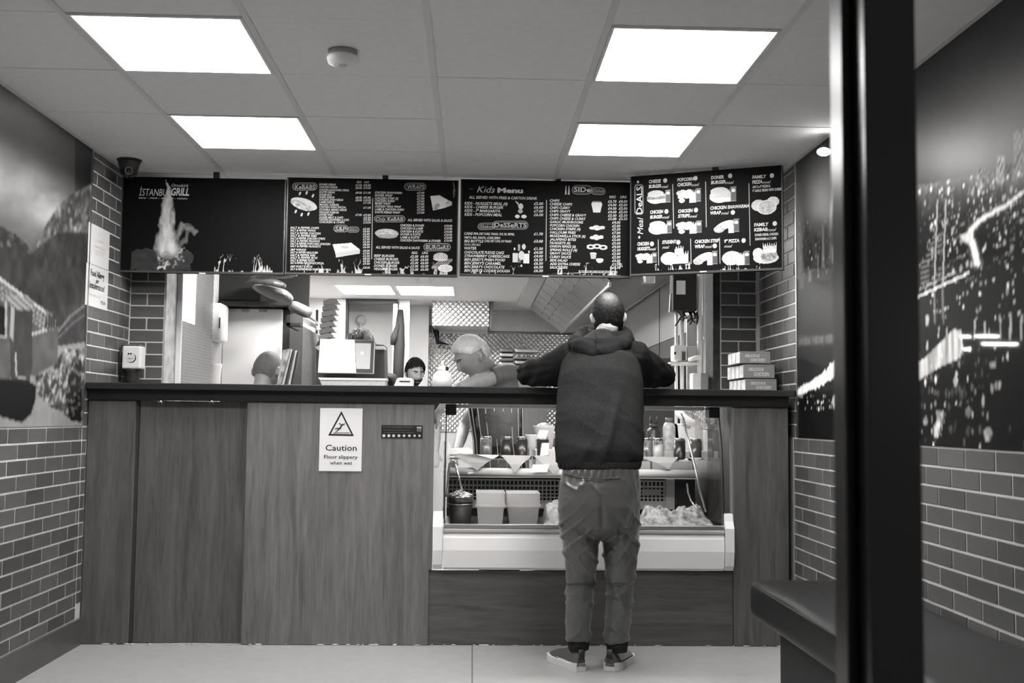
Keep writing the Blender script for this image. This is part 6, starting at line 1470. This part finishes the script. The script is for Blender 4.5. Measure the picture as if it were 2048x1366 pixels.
def shoe(parent, heel, toe, m_up, m_sole, sz=1.):
    heel, toe = Vector(heel), Vector(toe); d = (toe-heel).normalized(); n = Vector((0, 0, 1)); sd = d.cross(n); L = (toe-heel).length
    sh = MB(); fr = (0, .06, .2, .4, .6, .8, .93, 1.0); hw = (.022, .033, .037, .036, .043, .046, .037, .016); ht = (.07, .092, .098, .088, .072, .058, .045, .026)
    rings = []
    for f, w, h in zip(fr, hw, ht):
        c = heel+d*(L*f); rings.append([c+sd*(w*sz*math.cos(a))*(1 if math.sin(a) < .3 else .85)+n*(.028+max(math.sin(a), -.15)*(h-.028)) for a in [2*math.pi*k/16 for k in range(16)]])
    vs = [[sh.bm.verts.new(p) for p in r] for r in rings]
    for A, B in zip(vs, vs[1:]):
        for k in range(16): f = sh.bm.faces.new((A[k], A[(k+1) % 16], B[(k+1) % 16], B[k])); f.smooth = True
    sh.bm.faces.new(vs[0]); sh.bm.faces.new(vs[-1])
    o = obj('shoe', sh, m_up, parent)
    so = MB(); pts = []
    for f, w in zip(fr, hw): pts.append((heel+d*(L*f), w*sz*1.09))
    top = [p+sd*w for p, w in pts]+[p-sd*w for p, w in reversed(pts)]
    lo = [Vector((p.x, p.y, .001)) for p in top]; hi = [Vector((p.x, p.y, .030 + (.008 if i in (0, 1, 14, 15) else 0) + (.006 if 5 < i < 10 else 0))) for i, p in enumerate(top)]
    nn = len(top); so.add(lo+hi, [tuple(range(nn)), tuple(range(nn, 2*nn))]+[(i, (i+1) % nn, nn+(i+1) % nn, nn+i) for i in range(nn)])
    obj('sole', so, m_sole, o)
    tb = MB(); tb.tube([heel+n*.06-d*.004, heel+n*.098-d*.001], [(.014, .004)]*2, 8, up=tuple(sd)); obj('heel_tab', tb, mat('shoe_tab', .03, .5), o)
    return o
def fold(co, seed, fx, fz, amp, lean=0.):
    n = vnoise(co[:, 0]*fx+co[:, 2]*lean+co[:, 1]*fx*.5+50, co[:, 2]*fz+co[:, 1]*3+50, seed, 3); return (1-np.abs(2*n-1)*2)*amp

# ------------------------------------------------------------------ the customer, from behind, elbows on the worktop
cust = thing('person', 'customer in dark raglan hoodie and grey track pants leaning on the worktop, seen from behind', 'person', (.57, 5.02, 0))
HC = P(1216, 633, 5.40); HM = rot_to((.06, .90, -.42), -.05)
pl_, wa_, mi_, ch_, sh_, nk_ = P(1201, 985, 4.99), P(1201, 925, 5.01), P(1200, 850, 5.10), P(1201, 765, 5.22), P(1204, 708, 5.31), P(1212, 676, 5.35)
el = [P(1056, 762, 5.50), P(1327, 764, 5.50)]; so_ = [P(1142, 712, 5.31), P(1265, 712, 5.31)]
el = [Vector((p.x, p.y, 1.335)) for p in el]
wr = [el[0]+Vector((.20, .20, -.012)), el[1]+Vector((-.20, .20, -.012))]
an = [P(1157, 1270, 5.0), P(1235, 1270, 5.0)]; kn = [P(1162, 1150, 5.03), P(1241, 1150, 5.03)]; hp = [P(1160, 1010, 5.0), P(1243, 1010, 5.0)]
b = MB(); add_head(b, HC, HM, .98)
b.tube([nk_-Vector((0, -.0, .05)), nk_+Vector((0, .012, .02)), HC+HM @ Vector((0, -.03, -.06))], [(.062, .06), (.056, .055), (.05, .05)], 16, up=(1, 0, 0))
b.tube([pl_, wa_, mi_, ch_, sh_, nk_], [(.15, .10), (.15, .10), (.165, .11), (.17, .115), (.13, .08), (.06, .055)], 20, up=(1, 0, 0))
for i in (0, 1):
    b.tube([so_[i], (so_[i]+el[i])/2, el[i], (el[i]+wr[i])/2, wr[i]], [.048, .042, .036, .034, .025], 12)
    add_hand(b, wr[i], (1-2*i, .25, 0), (0, 0, 1), 1., .4)
    b.tube([hp[i]+Vector((0, 0, .05)), hp[i], kn[i], an[i], Vector((an[i].x, an[i].y+.02, .05))], [.07, .075, .05, .036, .035], 12)
    b.tube([Vector((an[i].x, an[i].y, .06)), Vector((an[i].x+(-.07 if i == 0 else .07), an[i].y+.14, .04))], [.03, .022], 8)
obj('body', remeshed(b, 'body', .0075, 3), M_skin, cust)
face_bits(cust, HC, HM, .98, mat('brow_dark', .03, .6))
add_hair(cust, HC, HM, .98, lambda x, y, z: np.minimum(.011*np.clip((z+.80+.35*(y > -.2)*np.clip(y+.2, 0, 1)*2.2-np.clip(.25-np.abs(x), 0, .3)*.5)*4, 0, 1), .011)*np.where((y > .62) & (z < .55), 0, 1) - np.where((y > .35) & (z < .1), .02, 0) - np.where((np.abs(x) > .86) & (z < .12) & (z > -.35) & (y > -.35), .02, 0),
         'hair', M_hair, 3, lambda x, y, z: np.clip(.010 + .17*np.exp(-((x-.004)/.040)**2-((z-.062)/.045)**2)*(.4+.9*vnoise(x*500, (z+y)*120, 5, 2)), .012, .4))
M_hood = mat('hoodie_marl', .020, .9, spec=.12, noise=.35, nscale=160, bump=.12, bscale=500); M_slv = mat('hoodie_sleeve', .011, .9, spec=.12, noise=.25, nscale=160, bump=.12, bscale=500)
h = MB()
tp = [(1201, 930, 5.0, 79, .128), (1200, 920, 5.0, 85, .138), (1199, 890, 5.03, 86.5, .138), (1199, 850, 5.08, 86.5, .140), (1200, 810, 5.14, 86, .142), (1201, 770, 5.19, 85, .145), (1202, 735, 5.25, 80, .135), (1204, 708, 5.30, 66, .110), (1208, 688, 5.34, 44, .085), (1212, 674, 5.36, 30, .070)]
h.tube([P(x, y, Y) for x, y, Y, w, dd in tp], [(w*Y/FPX, dd) for x, y, Y, w, dd in tp], 28, up=(1, 0, 0))
def cust_fold(co, no):
    zz = co[:, 2]; back = no[:, 1] < 0
    d = fold(co, 5, 5, 4, .010, 5)*np.clip((1.5-zz)*2, .3, 1)
    d += .016*np.exp(-((co[:, 0]-.63-(1.1-zz)*-.30)/.022)**2)*np.exp(-((zz-1.06)/.16)**2)*back
    d -= .006*np.exp(-((co[:, 0]-.585-(1.1-zz)*-.30)/.025)**2)*np.exp(-((zz-1.06)/.16)**2)*back
    d += .004*np.sin(co[:, 0]*420)*(zz < .935)
    d += .007*np.exp(-((co[:, 0]-.515-(.98-zz)*-.5)/.016)**2)*np.exp(-((zz-.98)/.05)**2)*back
    return d
hd = obj('hoodie', remeshed(h, 'hoodie', .0085, 5, cust_fold), M_hood, cust)
obj('hem_rib', MB().tube([P(1201, 937, 5.0), P(1201, 931, 5.0), P(1201, 922, 5.0)], [(79*5/FPX, .133), (81.5*5/FPX, .139), (83*5/FPX, .137)], 40, False, (1, 0, 0)), mat('hoodie_rib', .014, .9, bump=.5, bscale=30, stretch=(14, 14, .3)), hd)
for i in (0, 1):
    s = MB(); sg = -1 if i == 0 else 1
    a0 = P(1178 if i == 0 else 1236, 694, 5.33); a1 = P(1143 if i == 0 else 1266, 716, 5.30); a2 = P(1097 if i == 0 else 1300, 742, 5.38)
    e0 = el[i]+Vector((0, .0, .012))
    s.tube([a0, a1, a2, e0, e0+Vector((-sg*.10, .12, -.004)), wr[i]], [.062, .084, .078, .060, .052, .042], 18)
    s.tube([a1, a1+Vector((-sg*.02, -.01, -.13))], [.085, .05], 14)
    def slv(co, no, sd=i):
        t_ = np.abs(co[:, 0]-.57); return fold(co, 21+sd, 11, 20, .008, 9*(1 if sd else -1))*np.clip((t_-.12)*6, .2, 1) + .005*np.sin(t_*95+co[:, 2]*40)*np.exp(-((t_-.30)/.06)**2)
    me = remeshed(s, 'sleeve', .009, 5, slv); co = np.empty(len(me.vertices)*3); me.vertices.foreach_get('co', co); co = co.reshape(-1, 3)
    co[:, 2] = np.maximum(co[:, 2], np.where(co[:, 1] > 5.44, 1.2795, 1.17)); me.vertices.foreach_set('co', co.ravel())
    sl = obj('sleeve', me, M_slv, hd)
    obj('cuff', MB().tube([wr[i]+Vector((sg*.03, -.03, .004)), wr[i]+Vector((-sg*.005, .0, .002))], [.040, .034], 16), MATS['hoodie_rib'], sl)
g = MB()
def hp_(x, y, Y): return P(x, y, Y)
g.tube([hp_(1172, 664, 5.50), hp_(1160, 675, 5.42), hp_(1152, 684, 5.28), hp_(1163, 693, 5.20), hp_(1190, 709, 5.16), hp_(1218, 703, 5.175), hp_(1244, 690, 5.22), hp_(1254, 679, 5.32), hp_(1250, 668, 5.42), hp_(1244, 662, 5.50)],
       [.03, .034, (.034, .04), (.04, .046), (.044, .046), (.042, .044), (.034, .04), (.030, .034), .03, .026], 16)
g.tube([hp_(1150, 680, 5.26), hp_(1175, 690, 5.22), hp_(1200, 690, 5.20), hp_(1235, 684, 5.23), hp_(1256, 678, 5.28)], [.012, (.034, .05), (.036, .055), (.03, .045), .010], 16)
g.tube([hp_(1182, 663, 5.45), hp_(1186, 668, 5.36), hp_(1203, 671, 5.29), hp_(1226, 672, 5.29), hp_(1243, 671, 5.37), hp_(1243, 666, 5.45)], [.018, .021, .023, .022, .020, .018], 12)
obj('hood', remeshed(g, 'hood', .0075, 4, lambda co, no: fold(co, 33, 14, 20, .006, 7)), mat('hoodie_hood', .014, .9, spec=.12, noise=.25, nscale=160, bump=.12, bscale=500), hd)
obj('hood_seam', MB().tube([hp_(1189, 676, 5.225)+Vector((0, -.035, .02)), hp_(1192, 690, 5.16)+Vector((0, -.02, .012)), hp_(1188, 706, 5.12)+Vector((0, -.0, 0))], .003, 6), M_slv, hd)
# trousers: satin track pants, bunched at knee and ankle
tr = MB()
tp = [(1201, 926, 5.0, 73, .118), (1201, 945, 4.99, 78, .128), (1200, 975, 4.985, 82, .140), (1199, 1010, 4.98, 83, .144), (1199, 1042, 4.985, 80.5, .133), (1199, 1062, 5.0, 60, .10), (1200, 1078, 5.0, 26, .06)]
tr.tube([P(x, y, Y) for x, y, Y, w, dd in tp], [(w*Y/FPX, dd) for x, y, Y, w, dd in tp], 28, up=(1, 0, 0))
for lx in (((1160, 1030, 42, .115), (1160, 1075, 38, .105), (1161, 1120, 33, .094), (1160, 1166, 28, .084), (1159, 1205, 27, .080), (1157, 1240, 25, .074), (1157, 1266, 24, .066), (1157, 1279, 23, .060)),
           ((1240, 1030, 42, .115), (1241, 1075, 37, .105), (1241, 1120, 32, .094), (1241, 1166, 27.5, .084), (1239, 1205, 26.5, .080), (1236, 1240, 25.5, .074), (1233, 1268, 24.5, .066), (1234, 1283, 23, .060))):
    tr.tube([P(x, y, 5.0) for x, y, w, dd in lx], [(w*5.0/FPX, dd) for x, y, w, dd in lx], 22, up=(1, 0, 0))
def ridge(t, w=.28): return np.exp(-(np.sin(t*.5)/w)**2)                 # narrow crests, wide troughs
def trouser_fold(co, no):
    x, z = co[:, 0], co[:, 2]; c0 = .579; s = np.sign(x-c0); a = np.abs(x-c0)
    nz = vnoise(x*7+50, z*6+co[:, 1]*4+50, 43, 3); nz2 = vnoise(x*16+9, z*12+9, 7, 2)
    d = (nz-.5)*.014
    v = z-.66+a*1.25; d += .0095*ridge(v*78+5*nz, .34)*np.exp(-((z-.62)/.10)**2)*np.clip(a*14, .2, 1)     # drag lines from the crotch out and down
    v = z-.60-a*1.5; d += .0075*ridge(v*66+6*nz2, .3)*np.exp(-((z-.52)/.09)**2)
    d += .0085*ridge((z+.8*s*(x-c0))*82+8*nz, .36)*np.exp(-((z-.15)/.06)**2)                                 # bunching over the ankle
    d += .0065*ridge((z-.9*(x-c0)*s)*58+7*nz2, .3)*np.exp(-((z-.33)/.10)**2)
    d += .011*np.exp(-((x-.712+(z-.7)*-.34)/.011)**2)*np.exp(-((z-.70)/.11)**2)                              # long fold at the right hip
    d += .009*np.exp(-((x-.665+(z-.33)*.42)/.009)**2)*np.exp(-((z-.33)/.09)**2)                              # and down the right calf
    d -= .012*np.exp(-(a/.009)**2)*np.exp(-((z-.69)/.09)**2)*(no[:, 1] < 0)                               # seat seam
    d += .0035*np.sin(x*210+4*nz2)*np.exp(-((z-.875)/.02)**2) + .006*ridge(x*70+10*nz2+(z-.82)*30, .3)*np.exp(-((z-.82)/.045)**2)
    return d
M_tr2 = mat('satin_track_pants', .068, .29, spec=.8, noise=.12, nscale=9, sheen=.2)
trs = obj('trousers', remeshed(tr, 'trousers', .006, 5, trouser_fold), M_tr2, cust)
for q in (((1128, 948), (1160, 956), (1200, 958), (1240, 957), (1274, 946)),):
    obj('yoke_seam', MB().tube([P(x, y, 4.845+.12*abs((x-1200)/80)**2.6) for x, y in q], .0022, 6), mat('seam_dark_cloth', .03, .7), trs)
for cx in (1163, 1240):
    obj('knee_seam', MB().tube([P(cx+dx, 1167+.004*dx*dx*.2, 5.0-.086*math.sqrt(max(0, 1-(dx/31.)**2))-.002) for dx in (-30, -22, -12, 0, 12, 22, 30)], .0026, 6), MATS['seam_dark_cloth'], trs)
for i, (x, y) in enumerate(((1157, 1284), (1234, 1288))):
    obj('ankle_cuff', MB().tube([P(x, y-10, 5.0), P(x, y+2, 5.0), P(x, y+14, 5.0)], [(.050, .056), (.050, .055), (.046, .052)], 20, True, (1, 0, 0)), mat('black_ribbing', .012, .9), trs)
M_shoe = mat('grey_mesh_shoe', .075, .7, bump=.3, bscale=300); M_sole = mat('white_sole', .6, .5)
hl = PZ(1158, 1340, 0); shoe(cust, (.500, 4.945, 0), (.392, 5.205, 0), M_shoe, M_sole, 1.02); shoe(cust, (.628, 4.95, 0), (.742, 5.20, 0), M_shoe, M_sole, 1.02)

# ------------------------------------------------------------------ staff behind the counter
def staff(label, x, y, hc, facing, height, cloth, legs, skin, lean=(0, 0), tilt=0., s=1., arms=None, fa=None, extra=None, neck=None, sleeve=.6, name='person'):
    """standing figure: feet at (x, y); hc: head centre; fa: body facing angle (0 looks towards the door)"""
    t = thing(name, label, 'person', (x, y, 0)); HM = rot_to(facing, tilt); hc = Vector(hc)
    fa = fa or 0.; R = Matrix.Rotation(fa, 3, 'Z')
    pel = Vector((x, y, height*.52)); nk = hc - HM @ Vector((0, .015, .13))*s - Vector((0, 0, .03)); nk = Vector(neck) if neck else nk; ch = pel.lerp(nk, .62); wa = pel.lerp(nk, .25); shc = pel.lerp(nk, .88)
    ax = R @ Vector((1, 0, 0)); b = MB(); add_head(b, hc, HM, s)
    b.tube([nk-Vector((0, 0, .04)), nk+(hc-nk)*.35, hc+HM @ Vector((0, -.02, -.06))*s], [.058, .053, .05], 14)
    b.tube([pel-Vector((0, 0, .08)), wa, ch, shc, nk], [(.15, .10), (.14, .095), (.165, .11), (.15, .08), (.055, .055)], 20, up=tuple(ax))
    arms = arms or [(shc-ax*.19, shc-ax*.24+Vector((0, 0, -.28)), shc-ax*.20+Vector((0, 0, -.5))-(R @ Vector((0, .12, 0)))), (shc+ax*.19, shc+ax*.24+Vector((0, 0, -.28)), shc+ax*.20+Vector((0, 0, -.5))-(R @ Vector((0, .12, 0))))]
    for S, E_, W in arms:
        b.tube([S, S.lerp(E_, .5), E_, E_.lerp(W, .5), W], [.050, .046, .040, .038, .027], 14); add_hand(b, W, (W-E_), R @ Vector((0, -1, .3)), 1., .6)
    f = MB()
    for sd in (-1, 1):
        hpp = pel+ax*.085*sd; an = Vector((x, y, .08))+ax*.10*sd; k = hpp.lerp(an, .5)-(R @ Vector((0, .02, 0)))
        b.tube([hpp, k, an, an-Vector((0, 0, .03))], [.075, .052, .038, .038], 12); f.tube([hpp+Vector((0, 0, .06)), hpp-Vector((0, 0, .08)), k, an], [.10, .098, .075, .062], 16)
        d = R @ Vector((0, -1, 0)); shoe(t, an-d*.06-Vector((0, 0, an.z)), an+d*.19-Vector((0, 0, an.z)), M_blackm, M_black)
    f.tube([pel-Vector((0, 0, .10)), pel+Vector((0, 0, .08))], [(.165, .115), (.16, .11)], 18, up=tuple(ax))
    obj('body', remeshed(b, 'body', .0075, 3), skin, t); obj('trousers', remeshed(f, 'trousers', .016, 4), legs, t)
    sh = MB(); sh.tube([pel-Vector((0, 0, .06)), wa, ch, shc, nk-Vector((0, 0, .02)), nk+Vector((0, 0, .012))], [(.172, .122), (.165, .118), (.19, .132), (.178, .102), (.075, .07), (.064, .062)], 24, up=tuple(ax))
    for S, E_, W in arms: sh.tube([S.lerp(shc, .35), S, S.lerp(E_, .22), S.lerp(E_, sleeve)], [.07, .070, .066, .063], 16)
    if extra: sh.tube(*extra)
    so = obj('shirt', remeshed(sh, 'shirt', .010, 4, lambda co, no: fold(co, 61, 7, 12, .006, 6)), cloth, t)
    return t, HM, hc, (pel, wa, ch, shc, nk, ax, R), so
M_tee = mat('grey_tshirt', .095, .85, noise=.2, nscale=8); M_blk = mat('black_cotton', .015, .85); M_jean = mat('dark_jeans', .03, .8)
# the grey-haired cook bending over the worktop
hc = P(944, 713, 6.42); px_, py_ = P(1002, 900, 6.78).x, 6.80
S1 = P(1020, 748, 6.52); E1 = P(922, 775, 6.34); W1 = P(880, 822, 6.42); S2 = P(985, 772, 6.82); E2 = P(930, 850, 6.95); W2 = P(912, 905, 6.7)
ck, HM1, hc, sk, so = staff('grey-haired cook in grey t-shirt and striped apron bending over behind the worktop', px_, py_, hc, (-.80, -.30, -.52), 1.60, M_tee, M_jean, mat('ruddy_skin', .25, .5, noise=.08, nscale=30), s=1.04, tilt=.0, arms=[(S1, E1, W1), (S2, E2, W2)], fa=-.9, sleeve=.36, neck=P(984, 734, 6.53), extra=([P(996, 744, 6.56), P(1008, 758, 6.56), P(1014, 785, 6.58), P(1016, 830, 6.65)], [.055, .070, .078, .078], 16))
def cook_hair(x, y, z):
    m = np.maximum(z+.06-.72*np.clip(y+.05, 0, 1), np.minimum(-.12-y, z+.48)); m = np.minimum(m, -np.minimum(np.minimum(np.abs(x)-.84, .16-z), y+.45))
    return np.where(m > 0, .003+.011*np.clip(m*5, 0, 1), -.01)
add_hair(ck, hc, HM1, 1.04, cook_hair, 'hair', M_hair, 8, lambda x, y, z: np.clip(.42 + .30*vnoise(x*260, (z-y)*160, 2, 3) - .22*np.clip((.05-z)*8, 0, .8), .05, .7))
face_bits(ck, hc, HM1, 1.04, mat('brow_grey', .2, .6), True)
# apron: a dark wrap with pale pinstripes over the shirt
pel, wa, ch, shc, nk, ax, R_ = sk
ap = MB(); prof = [(pel-Vector((0, 0, .25)), .20, .15), (pel, .185, .14), (wa, .178, .132), (pel.lerp(nk, .45), .186, .138), (pel.lerp(nk, .60), .196, .140)]
rows = []; AN = [math.radians(a) for a in range(-205, 30, 9)]
axy = R_ @ Vector((0, 1, 0))
for c, ra, rb in prof: rows.append([c+ax*(ra*math.cos(a))+axy*(rb*math.sin(a)) for a in AN])
V = [p for r in rows for p in r]; n = len(AN); ap.add(V, [(i*n+j, i*n+j+1, (i+1)*n+j+1, (i+1)*n+j) for i in range(len(rows)-1) for j in range(n-1)], True)
bmesh.ops.solidify(ap.bm, geom=list(ap.bm.faces), thickness=-.004)
apo = obj('apron', ap, mat('dark_apron', .028, .8), ck)
for j in range(1, n-1, 2): obj('pinstripe', MB().tube([r[j]+(r[j]-prof[i][0]).normalized()*.0068 for i, r in enumerate(rows)], .0026, 5), mat('pinstripe_pale', .45, .7), apo)
# dark-haired man at the back of the kitchen
hc2 = P(829, 746, 10.0)
dm, HM2, hc2, sk, so = staff('dark-haired bearded man in black further back in the kitchen, face only above the worktop', hc2.x-.03, 10.1, hc2, (.42, -.82, -.22), 1.66, M_blk, M_jean, M_skin, s=1.0, fa=.3)
add_hair(dm, hc2, HM2, 1.0, lambda x, y, z: np.where((z > .10+.56*np.clip(y, 0, 1)+.05*np.sin(x*17)*(y > 0)) | ((y < -.2) & (z > -.40)) | ((np.abs(x) > .62) & (z > -.30) & (y < .32) & ~((np.abs(x) > .9) & (z < .02) & (y > -.3) & (y < .12))), .013+.026*np.clip(z, 0, 1)*(.6+.5*np.clip(y, 0, 1)), -.01), 'hair', M_hair, 4, lambda x, y, z: x*0+.012)
add_hair(dm, hc2, HM2, 1.0, lambda x, y, z: np.where((z < -.34) & (y > .0) & ~((np.abs(x) < .2) & (z > -.62) & (z < -.52)), .010, -.01) , 'beard', M_hair, 6, lambda x, y, z: x*0+.02)
face_bits(dm, hc2, HM2, 1.0, mat('brow_black', .012, .6))
# shaved head just behind the worktop
hc3 = P(535, 741, 6.55)
sm, HM3, hc3, sk, so = staff('person with closely shaved head behind the worktop, in front of the white fridge', hc3.x+.02, 6.80, hc3, (.25, .78, -.55), 1.36, M_blk, M_jean, M_skin2, s=1.02, fa=3.0)
add_hair(sm, hc3, HM3, 1.02, lambda x, y, z: np.where((z > -.1+.7*np.clip(y, 0, 1)) | ((y < -.2) & (z > -.6)), .003, -.01), 'hair', M_hair, 5, lambda x, y, z: np.clip(.15+.05*vnoise(x*120, z*120, 3, 2)-.06*np.clip(-z*9, 0, 1), .03, .4))
face_bits(sm, hc3, HM3, 1.02, MATS['brow_black'])
# someone standing right behind the till: only the hair shows over the screen
hc5 = P(721, 698, 7.25)
tm, HM5, hc5, sk, so = staff('person hidden behind the till screen, only rough brown hair showing above it', hc5.x, 7.3, hc5, (.0, -.95, -.3), 1.68, M_blk, M_jean, M_skin, s=1.0)
add_hair(tm, hc5, HM5, 1.0, lambda x, y, z: np.where((z > .15+.5*np.clip(y, 0, 1)) | ((y < .1) & (z > -.4)), .026, -.01), 'hair', M_hair, 12, lambda x, y, z: np.clip(.04+.30*(vnoise(x*300, (z+y)*90, 7, 3)-.35), .02, .3))
face_bits(tm, hc5, HM5, 1.0, MATS['brow_black'])
flush_text()
